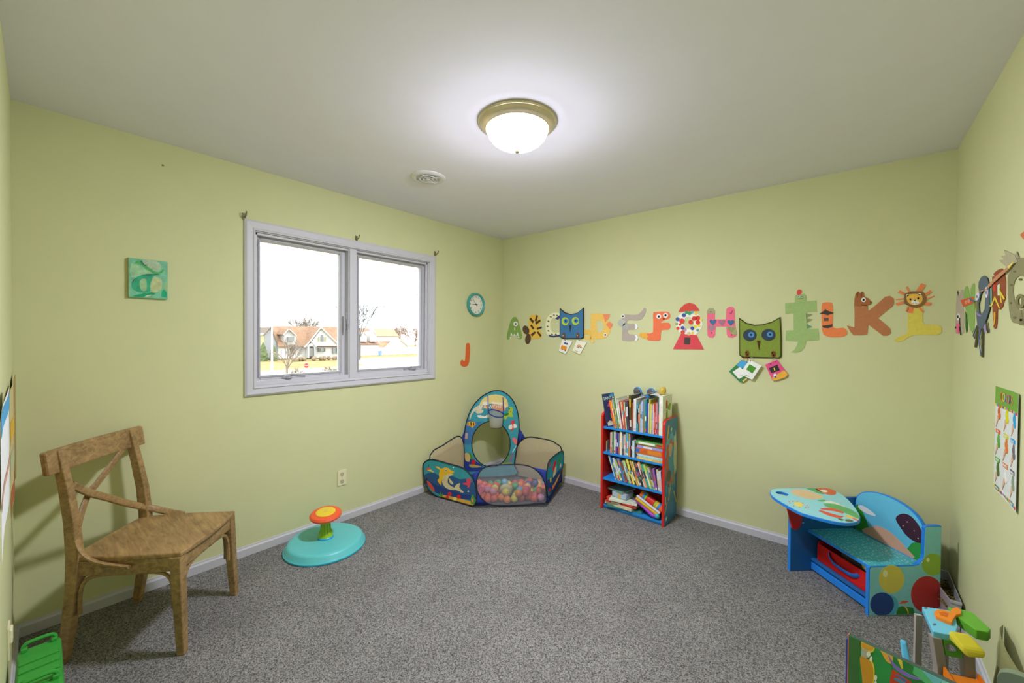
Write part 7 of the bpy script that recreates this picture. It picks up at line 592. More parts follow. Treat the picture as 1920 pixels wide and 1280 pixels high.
def edge(key, side, v):
    O, U, V, lp = PAN[key]; c = [(q[0], abs(q[1] - v)) for q in lp]; best = None; n = len(lp); us = []
    for i in range(n):
        a, b = lp[i], lp[(i + 1) % n]
        if (a[1] - v) * (b[1] - v) <= 0 and a[1] != b[1]: us.append(a[0] + (b[0] - a[0]) * (v - a[1]) / (b[1] - a[1]))
    u = (max(us) if side > 0 else min(us)) if us else lp[0][0]
    return O + U * u + V * v
def gusset(k1, s1, t1, k2, s2, t2):
    rows = []
    for i in range(9):
        t = i / 8; a = edge(k1, s1, .02 + (t1 - .02) * t); b = edge(k2, s2, .02 + (t2 - .02) * t)
        rows.append([a.lerp(b, q) for q in (0, .33, .66, 1)])
    g = MB().grid(rows).build('gusset', M_navy, pit, solid=.0012, smooth=True)
mx = lambda k: max(q[1] for q in PAN[k][3])
gusset('pit_dolphin', 1, .262, 'pit_front', -1, .333); gusset('pit_front', 1, .333, 'pit_right', -1, .30); gusset('pit_right', 1, .335, 'pit_br', 1, .335)
gusset('pit_bl', -1, .29, 'pit_dolphin', -1, .29); gusset('pit_arch', -1, .50, 'pit_bl', 1, .425); gusset('pit_br', -1, .40, 'pit_arch', 1, .50)
MB().plate([[(x, y) for x, y in HEXP]], (0, 0, 0), (1, 0, 0), (0, 1, 0), .004, .008).build('floor_sheet', cloth('55585c'), pit)
# hoop
O, U, V, _ = unpack('pit_arch'); N = U.cross(V); hc = w3(O, U, V, (.245, .655)) + N * .075
ring = [hc + U * (.073 * math.cos(a)) + N * (.068 * math.sin(a)) + V * (-.016 * math.cos(a) - .02 * math.sin(a)) for a in [i * 2 * math.pi / 20 for i in range(20)]]
hp = MB().tube(ring, .0055, 6, closed=True).build('hoop', M_navy, pit, smooth=True)
for s, u in ((-1, .17), (1, .315)): MB().tube([w3(O, U, V, (u, .808 + (.01 if s < 0 else -.012)), .004), hc + U * .073 * s - V * .016 * s], .0045, 6).build('hoop_strap', M_navy, hp, smooth=True)
low = [hc + U * (.056 * math.cos(a)) + N * (.05 * math.sin(a)) - V * .135 - N * .02 for a in [i * 2 * math.pi / 20 for i in range(20)]]
MB().grid([ring + [ring[0]], [a.lerp(b, .5) for a, b in zip(ring + [ring[0]], low + [low[0]])], low + [low[0]]]).build('hoop_net', net_mat('b9b8a8', .5), hp, smooth=True)
MB().tube(low, .002, 5, closed=True).build('net_hem', M_pipe, hp, smooth=True)
A0 = Vector((HEXP[0][0] - .02, HEXP[0][1] + .0, 0))
MB().tube(catmull([A0 + Vector((.0, -.0, .15)), A0 + Vector((-.006, -.025, .11)), A0 + Vector((-.004, -.034, .075)), A0 + Vector((.0, -.02, .07)), A0 + Vector((.004, -.014, .1)), A0 + Vector((.002, -.004, .148))], 3), .0025, 6).build('strap_loop', M_pipe, pit, smooth=True)
# balls
BC = [('cf5a3c', 'orange red'), ('d8843c', 'orange'), ('c8506a', 'pink'), ('3f9a5a', 'green'), ('cfc24a', 'yellow'), ('5aa4c4', 'light blue'), ('3c4a80', 'navy blue'), ('d08aa8', 'pale pink'), ('c44a44', 'red'), ('d09a6a', 'peach')]
BM = []
for c, nm in BC:
    tmp = MB().ball((0, 0, 0), .031, 16, 10); me = bpy.data.meshes.new('ball_mesh'); me.from_pydata(tmp.v, [], tmp.f); me.materials.append(plastic(c)); me.polygons.foreach_set('use_smooth', [True] * len(me.polygons)); BM.append(me)
def inside(x, y, ins):
    n = len(HEXP); dmin = 9
    for i in range(n):
        a, b = HEXP[i], HEXP[(i + 1) % n]; ex, ey = b[0] - a[0], b[1] - a[1]; l = math.hypot(ex, ey); dmin = min(dmin, (ex * (y - a[1]) - ey * (x - a[0])) / l)
    return dmin > ins
spots = []; rnd = random.Random(5)
big = Vector((.64, -.66, .1))
for lay, z in ((0, .040), (1, .089)):
    for i in range(18):
        for j in range(20):
            x = .02 + i * .0625 + (.031 if j % 2 else 0) + (.031 if lay else 0); y = -1.03 + j * .0545 + (.018 if lay else 0)
            if not inside(x, y, .05): continue
            t = (x - .265) * .717 - (y + .38) * .697       # distance in front of the arch
            if lay == 0 and t < .17 + .06 * rnd.random(): continue
            if lay == 1 and (t < .33 or t > .60 or rnd.random() < .25): continue
            if (x - big.x) ** 2 + (y - big.y) ** 2 < (.085 if lay == 0 else .09) ** 2: continue
            spots.append((x + rnd.uniform(-.0008, .0008), y + rnd.uniform(-.0008, .0008), z))
wts = [5, 5, 4, 4, 4, 3, 2, 2, 4, 3]
for q in spots:
    k = rnd.choices(range(10), wts)[0]
    b = bpy.data.objects.new('play_ball', BM[k]); COL.objects.link(b); b.location = q
    tag(b, BC[k][1] + ' plastic ball lying in the ball pit', 'ball', 'small plastic balls in the ball pit')
tag(MB().ball((big.x, big.y, .064), .056, 20, 12).build('play_ball', plastic('b8b48a'), smooth=True), 'larger cream ball among the small balls in the ball pit', 'ball')
# ------------------------------------------------------------------ bookshelf
bx0, bx1, by0, by1, bh = 1.353, 1.868, -.305, -.032, .785
SHZ = [.03, .252, .462, .668]
M_red = mat('c2241c', .4, .03, 15); M_blue = mat('1f7cc4', .4, .03, 15); M_sideb = mat('2f6a86', .4, .05, 15)
bs = thing('bookshelf', 'small red and blue childrens bookshelf with printed side panel', 'bookshelf', ((bx0 + bx1) / 2, -.17, 0))
def side(x):
    prof = [(by0, 0), (by0, bh - .03), (by0 + .01, bh - .012), (by0 + .035, bh), (by1, bh), (by1, 0)]
    return MB().plate([[(p[0], p[1]) for p in prof]], (x - .009, 0, 0), (0, 1, 0), (0, 0, 1), 0, .018)
side(bx0 + .009).build('side_panel', M_red, bs, bevel=.003)
sp_ = side(bx1 - .009).build('side_panel', M_red, bs, bevel=.003)
U = Vector((0, 1, 0)); V = Vector((0, 0, 1)); O = Vector((bx1, 0, 0))
MB().plate([[(by0 + .004, .004), (by0 + .004, bh - .034), (by0 + .014, bh - .014), (by0 + .036, bh - .004), (by1 - .003, bh - .004), (by1 - .003, .004)]], O, U, V, -.0004, .0006).build('side_print_background', mat('2d6d8c', .4, .12, 9), sp_)
def wob(cy, cz, ry, rz, n=22, k=5, amp=.12): return [(cy + ry * (1 + amp * math.sin(k * a)) * math.cos(a), cz + rz * (1 + amp * math.sin(k * a)) * math.sin(a)) for a in [i * 2 * math.pi / n for i in range(n)]]
def star2(cy, cz, r, n=5): return [(cy + (r if i % 2 == 0 else r * .42) * math.cos(math.pi / 2 + i * math.pi / n), cz + (r if i % 2 == 0 else r * .42) * math.sin(math.pi / 2 + i * math.pi / n)) for i in range(2 * n)]
mb = MB(); yc = -.17
def pr(lp, c, l): mb.plate([[(max(by0 + .006, min(by1 - .005, a)), b) for a, b in lp]], O, U, V, .0006, .0008 + .0003 * l, mat(c, .4))
pr(wob(yc, .47, .15, .20, 44, 9, .10), '4aa0b4', 1); pr(wob(yc - .01, .45, .12, .17, 44, 9, .12), 'b0522c', 2); pr(wob(yc + .02, .46, .08, .12, 24, 3, .1), '3a88a0', 3)
pr(wob(yc + .09, .50, .035, .16, 24, 6, .14), 'b9b894', 4); pr([(by0 + .03, .64), (by0 + .055, .645), (by0 + .09, .735), (by0 + .065, .74)], 'd0a83c', 3); pr([(by0 + .03, .64), (by0 + .055, .645), (by0 + .05, .622), (by0 + .036, .622)], 'c8622c', 4)
pr(star2(-.17, .70, .02), 'd8dccc', 3); pr(star2(-.26, .05, .02), 'd8dccc', 3)
for (y, z, a, h) in ((-.28, .19, .0, .06), (-.2, .22, .2, .09), (-.27, .13, .3, .08), (-.07, .16, -.3, .10)):
    pr([(y - .008 + a * h, z + h / 2), (y + .008 + a * h, z + h / 2), (y + .008 - a * h, z - h / 2), (y - .008 - a * h, z - h / 2)], 'c8a83a', 3)
pr(wob(yc - .05, .36, .05, .045, 20, 4, .1), '4a4a34', 4); pr(wob(yc + .05, .32, .04, .05, 20, 5, .1), '8a7a5c', 4); pr(wob(yc - .02, .55, .04, .05, 20, 3, .1), 'b89a78', 4)
for k in range(5): pr([(by0 + .03 + .045 * k, .30), (by0 + .045 + .045 * k, .30), (by0 + .05 + .045 * k, .25 - .02 * (k % 2)), (by0 + .04 + .045 * k, .24 - .02 * (k % 2))], '4aa0b4', 2)
mb.build('side_print', None, sp_)
for k, z in enumerate(SHZ):
    MB().bb((bx0 + .018, by0 + .006 if k else by0 + .02, z - .016), (bx1 - .018, by1, z)).build('shelf', M_blue, bs, bevel=.002)
MB().bb((bx0 + .018, by1 - .004, .014), (bx1 - .018, by1, bh - .08)).build('back_panel', mat('a02018', .5), bs)
MB().bb((bx0 + .018, by0 + .022, .001), (bx1 - .018, by0 + .034, .014)).build('kick_board', mat('2a5a80', .5), bs)
M_page = mat('d2ccb4', .85, .08, 200)
ORD = 'first second third fourth fifth sixth seventh eighth ninth tenth eleventh twelfth thirteenth fourteenth fifteenth sixteenth seventeenth eighteenth nineteenth twentieth'.split()
ORD += ['twenty ' + w for w in ORD[:9]] + ['thirtieth'] + ['thirty ' + w for w in ORD[:9]]
def cname(h):
    r, g, b = [int(h[i:i+2], 16) for i in (0, 2, 4)]; mx, mn = max(r, g, b), min(r, g, b); d = mx - mn
    if d < 26: return 'white' if mx > 195 else ('grey' if mx > 110 else 'black')
    hue = (60 * ((g - b) / d) % 360) if mx == r else (60 * ((b - r) / d + 2) if mx == g else 60 * ((r - g) / d + 4))
    if mx < 90: base = 'dark '
    elif mn > 150: base = 'pale '
    else: base = ''
    for lim, nm in ((14, 'red'), (38, 'orange' if mx > 170 else 'brown'), (66, 'yellow' if mx > 160 else 'olive'), (165, 'green'), (196, 'teal'), (250, 'blue'), (295, 'purple'), (340, 'pink'), (361, 'red')):
        if hue < lim: return base + nm
def book(o, ux, uy, uz, w, dpt, h, col, label, marks=None, soft=False, hide=False):
    """spine faces -uy ; w along ux, dpt along uy, h along uz ; o = lower left front corner"""
    o = Vector(o); ux, uy, uz = Vector(ux), Vector(uy), Vector(uz); B = Matrix((ux, uy, uz)).transposed()
    def bx(mb, a, b): return mb.box(o + B @ Vector([(a[i] + b[i]) / 2 for i in range(3)]), [b[i] - a[i] for i in range(3)], B)
    r = thing('book', label, 'book', o + uz * 0)
    c = min(.0018, w * .16); mb = MB(); bx(mb, (0, 0, 0), (c, dpt, h)); bx(mb, (w - c, 0, 0), (w, dpt, h)); bx(mb, (c, 0, 0), (w - c, c, h))
    cv = mb.build('cover', mat(col, .45, .14, 35), r)
    mb = MB(); bx(mb, (c, c, .002), (w - c, dpt - .003, h - .002)); mb.build('pages', M_page, r)
    for (za, zb, cc) in (marks or []):
        mb = MB(); bx(mb, (w * .14, -.0005, za * h), (w * .86, .0002, zb * h)); mb.build('spine_print', mat(cc, .5), cv)
    return r
def row(xs, xe, z, items, shelf, fronty=-.293, group=None, seed=1):
    rr = random.Random(seed); tot = sum(i[0] / math.cos(R(i[3])) for i in items); k = (xe - xs) / tot; x = xs
    for n, it in enumerate(items):
        w, h, col, lean = it[:4]; w *= k; a = R(lean); ux = Vector((math.cos(a), 0, math.sin(a))); uz = Vector((-math.sin(a), 0, math.cos(a)))
        yf = fronty + rr.uniform(-.003, .012); dpt = min(.2, by1 - .008 - yf - .006)
        marks = it[4] if len(it) > 4 else None
        if marks is None and w > .008:
            cc = rr.choice(['e0dccc', 'd8c458', 'c8d0d8', '3a3a4a', 'cc4a3c', '4a8aa8']); z0 = rr.uniform(.3, .5); marks = [(z0, z0 + rr.uniform(.12, .35), cc)] + ([(.05, .14, rr.choice(['cc4a3c', 'e0dccc', '4a6a9a']))] if rr.random() < .6 else [])
        lab = '%s %s book, %s from the left on the %s' % (cname(col), 'thick' if w > .016 else 'thin', ORD[n], shelf)
        book((x, yf, z + .0005), ux, (0, 1, 0), uz, w - .0005, dpt, h, col, lab, marks); x += w / math.cos(a)
R1 = [(.016, .22, 'd06a24', 12), (.010, .215, 'd8a23c', 12), (.010, .228, 'a9b6c8', 12), (.012, .226, '5a8a52', 11), (.016, .238, 'b9c4a8', 10), (.010, .23, 'd8dccb', 9), (.011, .215, '9c4a42', 9), (.010, .215, 'cdb08a', 8), (.014, .217, 'c4503c', 7), (.010, .215, 'b5c49a', 6), (.012, .22, '3a4440', 5), (.010, .225, '5a3a5c', 4),
      (.020, .272, '4a4428', 2, [(.66, .9, 'b89a2c'), (.1, .3, 'b9bcb4')]), (.010, .215, '9a5a2c', 1), (.008, .21, 'b8352e', 0), (.024, .25, 'c8c8c4', 0, [(.05, .1, 'a0a8b8')]), (.013, .215, '2f97a0', 0, [(.12, .95, '4fb0b8'), (.3, .8, 'd8d0c0')]), (.014, .21, '3c5a64', 0, [(.7, .85, 'a8c4cc'), (.35, .65, 'c86a5c')]), (.008, .212, 'd8853c', 0), (.012, .228, '8cc4d4', 0), (.012, .245, 'b0a0c8', 0), (.016, .255, '7a7c3c', 0, [(.55, .95, '5a8a90')]), (.012, .255, '1f7a90', 0), (.010, .225, '4a4ab0', 0), (.010, .228, 'c8ccd8', 0), (.014, .258, 'a8a04c', 0, []), (.008, .225, 'd8cc60', 0), (.012, .215, '8a8e84', 0), (.008, .225, 'e0b8b8', 0), (.011, .235, 'cc2c34', 0, [(.2, .7, 'd86a6a')]), (.009, .235, '3a8a44', 0), (.012, .235, 'd0788c', 0, [(.05, .2, 'b02c34'), (.35, .42, 'b02c34')]), (.012, .268, '3c5468', 0), (.03, .292, 'd4d8c0', 0, [])]
row(1.458, 1.846, SHZ[3], R1, 'top shelf', seed=3)
# dark cover book at the far left of the top shelf, turned so that its cover shows
a = R(10.5); ux = Vector((math.cos(a), 0, math.sin(a))); uz = Vector((-math.sin(a), 0, math.cos(a))); q = Matrix.Rotation(R(-25), 3, uz)
o0 = Vector((1.395, -.29, SHZ[3] + .001))
sb = book(o0, q @ ux, q @ Vector((0, 1, 0)), uz, .010, .115, .262, '2f3a5c', 'dark blue picture book with SANTA on its cover, leaning out of the top shelf', [])
cu, cvv = -(q @ Vector((0, 1, 0))), uz
cu = (q @ Vector((0, 1, 0))); O = o0 + (q @ ux) * .0102
def onc(u, v): return O + cu * u + uz * v
Nn = cu.cross(uz)
text_part('lettering', 'SANTA', .034, onc(.056, .222) + Nn * .0006, cu, uz, paper('b4d0c4'), sb)
mb = MB()
for lp, c in (([(.03, .16), (.06, .15), (.085, .175), (.07, .19), (.045, .185)], 'c04a78'), ([(.05, .06), (.085, .06), (.09, .10), (.07, .12), (.05, .10)], '9ab83a'), ([(.008, .004), (.06, .004), (.07, .03), (.03, .045), (.008, .03)], 'c8c8b0'), ([(.06, .235), (.11, .23), (.11, .255), (.08, .258)], '3a80a0')): mb.plate([lp], O, cu, uz, .0002, .0008, paper(c))
mb.build('cover_print', None, sb)
# carrot cover on the last white book
O = Vector((1.8475, -.275, SHZ[3])); mb = MB()
for lp, c in (([(.05, .19), (.075, .20), (.08, .245), (.06, .26), (.046, .24)], 'b86a44'), ([(.05, .11), (.085, .11), (.08, .18), (.06, .185)], '8aa83a'), ([(.08, .19), (.13, .17), (.15, .22), (.12, .23), (.10, .215)], '8aa83a')): mb.plate([lp], O, (0, 1, 0), (0, 0, 1), -.001, .0006, paper(c))
tag(mb.build('cover_sticker', None), 'carrot and leaf picture on the white book cover at the shelf end', 'cover picture')
R2 = [(.018, .165, 'c8a49a', 0, [(.0, .3, 'd0603c')]), (.012, .172, '5a8a5c', 0), (.014, .175, 'd4dcc4', 0), (.014, .17, '6a4a86', 0), (.010, .172, '2c2c6a', 0), (.012, .168, '4c6a92', 0, [(.05, .35, 'cc4a34')]), (.010, .188, 'c88a4c', 0), (.014, .182, 'dcd6c6', 0), (.016, .17, '4a5a50', 0, [(.3, .9, '8a948c')]), (.016, .165, 'cfa0a4', 0), (.014, .188, '4c9a84', 0), (.012, .182, '6a94c0', 0), (.010, .18, 'd8b83c', 0), (.011, .17, '8a3a4c', 0, [(.5, .9, '4a8aa0')]), (.012, .16, '2c3a34', 0), (.02, .13, 'a8c0c4', 0)]
row(1.428, 1.632, SHZ[2], R2, 'second shelf', seed=4)
o = book((1.388, -.28, SHZ[2] + .025), (.985, .17, 0), (-.17, .985, 0), (0, 0, 1), .004, .05, .085, 'b0ba94', 'small pale card with green tree leaning at the second shelf end', [])
o.location.z = SHZ[2] + .001 + .0
z = SHZ[2] + .0005
for n, (t, d, col, mk, lab) in enumerate([(.017, .20, 'd0a050', [(.1, .6, 'd8c060')], 'yellow book at the bottom of the flat stack on the second shelf'), (.012, .19, '8cc0cc', None, 'pale blue thin book second from bottom in the flat stack'), (.015, .20, 'd0d4d6', [(.1, .5, 'e0e0e0')], 'white book under the thick orange book in the flat stack'), (.042, .205, 'c05a26', [(.0, .14, '2a64b0'), (.45, .95, 'c87a2c')], 'thick orange book with blue end in the flat stack'), (.019, .20, '8890c8', [(.25, .6, 'c8d0c8')], 'lavender book above the thick orange book'), (.010, .20, 'd87a2c', None, 'thin orange book second from top in the flat stack'), (.022, .205, '5c9a4c', [(.1, .72, 'd4dcc8'), (.78, .98, 'b8262a')], 'green book with red end on top of the flat stack')]):
    w = [.196, .19, .2, .204, .196, .2, .204][n]
    book((1.846, -.292 + .004 * (n % 3), z), (0, 0, 1), (0, 1, 0), (-1, 0, 0), t - .0005, .2, w, col, lab, [(1 - b, 1 - a, c) for a, b, c in (mk or [])]); z += t
R3 = [(.010, .192, 'a9bcc4', 19), (.010, .185, '3a6a94', 19), (.010, .14, 'c8c03c', 19), (.014, .18, 'b4c0d8', 19, [(.02, .25, 'cc3430')]), (.016, .168, '9ab42c', 19), (.010, .186, '3c3c84', 19), (.014, .186, '4a7aa8', 19, [(.7, .95, 'cc6a3c')]), (.014, .16, '7a4a2c', 19), (.010, .175, '98a888', 19), (.014, .176, 'b4c08c', 19), (.012, .16, '5c4a34', 19), (.016, .198, 'dccf4c', 19), (.012, .17, '3a3430', 19, [(.2, .6, 'd0d0d4')]), (.010, .19, 'c8a44c', 19), (.012, .186, 'd4c078', 19), (.012, .18, '4c5a5c', 19), (.014, .186, '2c2c30', 19, [(.8, .95, 'd05a34'), (.45, .6, 'c83a7a'), (.3, .4, '5a9a3c')]), (.010, .18, 'c8cccc', 19), (.014, .195, 'd8925c', 19), (.016, .178, '2f9a8c', 19), (.014, .182, 'a8c45c', 19, [(.1, .6, 'd4d0c0')]), (.014, .172, '8aa03c', 19), (.012, .165, 'b8a898', 19), (.012, .16, '8a5aa8', 10), (.014, .155, 'c0b090', 6), (.016, .15, 'b8c0c4', 4, [(.1, .6, 'c8a0a0')])]
row(1.47, 1.846, SHZ[1], R3, 'third shelf', seed=6)
# things lying on top of the books
zt = SHZ[3] + .262
o = thing('open_book', 'open grey white paperback lying on the top row of books', 'book', (1.73, -.2, zt))
for s, c in ((1, 'b0b0ac'), (-1, '8a8a86')):
    rows = [[(1.735 + s * .085 * t, -.25 + .15 * q, zt + .004 + (.035 * (1 - t) if s < 0 else .022 * (1 - t) + .012 * math.sin(3 * t))) for q in (0, .5, 1)] for t in [i / 6 for i in range(7)]]
    MB().grid(rows).build('page_half', paper(c), o, solid=.006, smooth=True)
tag(MB().lathe([(0, 0), (.022, .002), (.028, .02), (.024, .04), (.014, .055), (0, .06)], (1.80, -.19, zt + .032), 18, (.25, 0, 1)).build('squeeze_toy', plastic('b39a3c'), smooth=True), 'rounded yellow brown toy on top of the bookshelf books', 'toy')
o = thing('disc_toy', 'blue plastic toy holding two dark round discs behind the books', 'toy', (1.62, -.058, SHZ[3]))
MB().bb((1.53, -.064, SHZ[3] + .001), (1.70, -.052, SHZ[3] + .255)).build('base_plate', plastic('2f80c0'), o, bevel=.004)
for x in (1.553, 1.667):
    d = MB().lathe([(.036, -.008), (.039, 0), (.036, .008), (0, .008)], (x, -.058, SHZ[3] + .278), 26, (-.25, -1, 0)).build('disc_rim', plastic('2a86d0'), o, smooth=True)
    MB().lathe([(.034, .007), (.026, .014), (0, .017)], (x, -.058, SHZ[3] + .278), 24, (-.25, -1, 0)).build('disc', mat('55504a', .3, .05), d, smooth=True)
# bottom shelf: boards and toys
z0 = SHZ[0] + .001
def flat(c, sz, rz, tilt, col, lab, mk=None):
    B = Matrix.Rotation(R(rz), 3, 'Z') @ Matrix.Rotation(R(tilt), 3, 'Y'); ux, uy, uz = B.col[0].copy(), B.col[1].copy(), B.col[2].copy()
    o = Vector(c) - ux * sz[0] / 2 - uy * sz[1] / 2
    return book(o, uz, uy, ux * 1, sz[2], sz[1], sz[0], col, lab, mk)
flat((1.53, -.18, z0), (.28, .22, .010), 8, 0, '3a7a72', 'flat teal book at the bottom of the bottom shelf')
flat((1.507, -.195, z0 + .0105), (.235, .19, .022), -6, 0, 'c8c0a0', 'thick cream board book on the bottom shelf')
flat((1.513, -.19, z0 + .033), (.25, .2, .012), 4, 0, 'b83a30', 'red picture book on the cream board book', [(.2, .5, 'd8ccb8')])
flat((1.516, -.185, z0 + .0455), (.24, .19, .010), -10, 0, 'c9503c', 'orange red thin book in the bottom shelf pile', [(.3, .7, 'e0d8c8')])
flat((1.525, -.20, z0 + .056), (.22, .2, .012), 10, 0, 'c4ccb4', 'pale green book in the bottom shelf pile')
o = thing('toy_block', 'light blue toy block with a yellow band on the bottom shelf', 'toy', (1.50, -.2, z0 + .07))
MB().box((1.50, -.2, z0 + .092), (.13, .12, .042), Matrix.Rotation(R(-8), 3, 'Z')).build('block', mat('9aaab8', .5), o, bevel=.006)
MB().box((1.505, -.2, z0 + .092), (.022, .123, .044), Matrix.Rotation(R(-8), 3, 'Z')).build('band', mat('c8a02c', .5), o, bevel=.004)
flat((1.475, -.17, z0 + .1145), (.15, .17, .012), -14, 0, '6a9088', 'grey teal book lying on the light blue toy block')
# roller piano toy
o = thing('roller_toy', 'yellow and purple toy with red banded roller on the bottom shelf', 'toy', (1.73, -.2, z0))
T3 = Matrix.Rotation(R(26), 3, 'Y'); tcn = Vector((1.735, -.232, z0 + .088)); axx = T3 @ Vector((1, 0, 0)); tup = T3 @ Vector((0, 0, 1))
MB().box(tcn - tup * .012, (.20, .11, .03), T3).build('tray', plastic('c8a41c'), o, bevel=.012)
MB().box(tcn - Vector((0, .045, 0)) + tup * .010, (.20, .02, .012), T3).build('edge_strip', plastic('c8c8d8'), o, bevel=.004)
MB().tube([tcn - axx * .10 - tup * .034 - Vector((0, .03, 0)), tcn + axx * .06 - tup * .04 - Vector((0, .05, 0)), tcn + axx * .10 - tup * .03 - Vector((0, .04, 0))], [.011, .013, .013], 10).build('purple_handle', plastic('9a3ab8'), o, smooth=True)
prf = []; segs = [(-.09, -.066, 'd0641c'), (-.066, -.05, '2a80c8'), (-.05, -.036, '86b02c'), (-.036, .03, 'c0281c'), (.03, .044, '86b02c'), (.044, .06, 'c8a82c'), (.06, .076, '2a80c8'), (.076, .10, 'd0641c')]
for a, b, c in segs: MB().lathe([(0, a), (.03, a), (.032, a + .002), (.032, b - .002), (.03, b), (0, b)], tcn + tup * .026, 22, axx).build('roller_band', plastic(c), o, smooth=True)
MB().ball(tcn + axx * .094 - tup * .02 - Vector((0, .05, 0)), .019, 14, 9).build('knob', plastic('2fa0b0'), o, smooth=True)
# ------------------------------------------------------------------ desk with bench in the corner
dn = Vector((.7225, .6914, 0)); dw = Vector((-.6914, .7225, 0)); N0 = Vector((2.979, -.569, 0))
dk = thing('chair_desk', 'blue wooden childrens chair desk with printed panels in the corner', 'desk', tuple(N0 + dn * .19 + dw * .19))
M_db = mat('1e5c94', .35, .04, 12); M_de = mat('2478cc', .35, .03, 12); DW = .40
def dp(a, b, z): return N0 + dn * a + dw * b + Vector((0, 0, z))
O, U, V, ps = unpack('desk_end')
out = [(0.0, 0), (0.0, .245), (.008, .252), (.24, .252), (.268, .258), (.29, .28), (.296, .30), (.298, .44), (.306, .45), (.382, .45), (.388, .444), (.388, 0)]
ep = MB().plate([out], O, U, V, -.018, -.0006).build('end_panel', M_de, dk, bevel=.002)
inn = [(u + (.006 if u < .01 else (-.003 if u > .38 else 0)), v - (.005 if v > .2 else 0) + (.002 if v == 0 else 0)) for u, v in out]
MB().plate([inn], O, U, V, -.0008, .0004).build('end_print_background', mat('7cc0cc', .35, .03), ep)
mb = MB()
for pn, col, lay, lps in ps:
    if pn == 'print': mb.plate([[(min(.384, max(.007, u)), max(.004, v)) for u, v in l] for l in lps], O, U, V, .0003, .0006 + .0003 * lay, mat(col, .35, .02))
mb.build('balloon_print', None, ep)
MB().lathe([(.004, 0), (.004, .002), (0, .003)], O + U * .37 + V * .41 - U.cross(V) * 0, 10, U.cross(V)).build('screw', M_ring, ep)
# far end panel
FO = N0 + dw * DW - dn * .10; far = [(0, 0), (0, .41), (.02, .437), (.44, .437), (.455, .447), (.485, .447), (.485, 0)]
MB().plate([far], FO, dn, Vector((0, 0, 1)), -.009, .009).build('end_panel', M_db, dk, bevel=.002)
MB().plate([[(0, 0), (0, .41), (.004, .415), (.004, 0)]], FO - dn * .003, dn, Vector((0, 0, 1)), -.0095, .0095).build('edge_band', M_de, dk)
# seat
st = [(.004, .0), (.004, DW - .009), (.29, DW - .009), (.29, .0)]
MB().hexa([dp(a, b, .236) for a, b in st][::-1], [dp(a, b, .252) for a, b in st][::-1]).build('bench_seat', M_de, dk, bevel=.003)
def seat_mat():
    m = mat('3aa0a8', .35, .1, 60).copy(); m.name = 'seat_print'; nt = m.node_tree; b = nt.nodes['Principled BSDF']; lk = b.inputs['Base Color'].links[0].from_socket
    tc = nt.nodes.new('ShaderNodeTexCoord'); mp = nt.nodes.new('ShaderNodeMapping'); mp.inputs['Rotation'].default_value = (0, 0, R(44)); mp.inputs['Scale'].default_value = (60, 34, 1)
    vo = nt.nodes.new('ShaderNodeTexVoronoi'); vo.inputs['Scale'].default_value = 1; vo.inputs['Randomness'].default_value = .55; mr = nt.nodes.new('ShaderNodeMapRange'); mr.inputs[1].default_value = .2; mr.inputs[2].default_value = .32; mr.inputs[3].default_value = .55; mr.inputs[4].default_value = 0
    mx = nt.nodes.new('ShaderNodeMix'); mx.data_type = 'RGBA'; mx.inputs[7].default_value = (.55, .75, .75, 1)
    nt.links.new(tc.outputs['Object'], mp.inputs[0]); nt.links.new(mp.outputs[0], vo.inputs['Vector']); nt.links.new(vo.outputs['Distance'], mr.inputs[0]); nt.links.new(mr.outputs[0], mx.inputs[0]); nt.links.new(lk, mx.inputs[6]); nt.links.new(mx.outputs[2], b.inputs['Base Color']); return m
st = [(.008, .004), (.008, DW - .011), (.286, DW - .011), (.286, .004)]
MB().hexa([dp(a, b, .2518) for a, b in st][::-1], [dp(a, b, .2528) for a, b in st][::-1]).build('seat_print', seat_mat(), dk)
# backrest arch
BO = dp(.300, .004, 0); bw = DW - .016
arch = [(0, .235)] + [(0, .40)] + [(bw / 2 - bw / 2 * math.cos(t) * (1 if True else 1), .40 + .125 * math.sin(t) ** .8) for t in [math.pi * i / 18 for i in range(1, 18)]] + [(bw, .40), (bw, .235)]
br = MB().plate([arch], BO + dn * .016, -dw * -1, Vector((0, 0, 1)), -.016, 0) if False else None
BU = -dw; BO2 = BO + dw * bw      # u runs from the far side to the near side, normal faces the sitter
bp = MB().plate([arch], BO2, BU, Vector((0, 0, 1)), -.016, 0).build('backrest', M_de, dk, bevel=.002)
inn = [(bw / 2 + (u - bw / 2) * .975, .235 + (v - .235) * .985) for u, v in arch]
MB().plate([inn], BO2, BU, Vector((0, 0, 1)), -.0002, .0008).build('backrest_print_background', mat('5fb2d0', .35, .06, 6), bp)
mb = MB()
def bpr(lp, c, l): lp = [(q.x, q.y) for q in catmull([(a, b, 0) for a, b in lp], 3, True)] if len(lp) > 4 else lp; mb.plate([[(min(bw - .006, max(.006, u)), max(.254, v)) for u, v in lp]], BO2, BU, Vector((0, 0, 1)), .0006, .001 + .0003 * l, mat(c, .35, .06, 12))
bpr([(.006, .254), (.006, .39), (.03, .395), (.06, .36), (.09, .30), (.11, .254)], '2f8a2c', 1); bpr([(bw - .1, .254), (bw - .06, .33), (bw - .006, .37), (bw - .006, .254)], '2f8a3c', 1)
bpr([(.06, .254), (.09, .30), (.15, .335), (.22, .33), (.29, .295), (.33, .254)], 'c49a82', 2)
bpr([(.24, .42), (.27, .46), (.31, .47), (.345, .45), (.37, .415), (.376, .36), (.34, .345), (.30, .355), (.27, .38)], '3a2434', 2); bpr([(.02, .395), (.05, .41), (.10, .40), (.13, .385), (.09, .375), (.04, .378)], 'd8e4e6', 2)
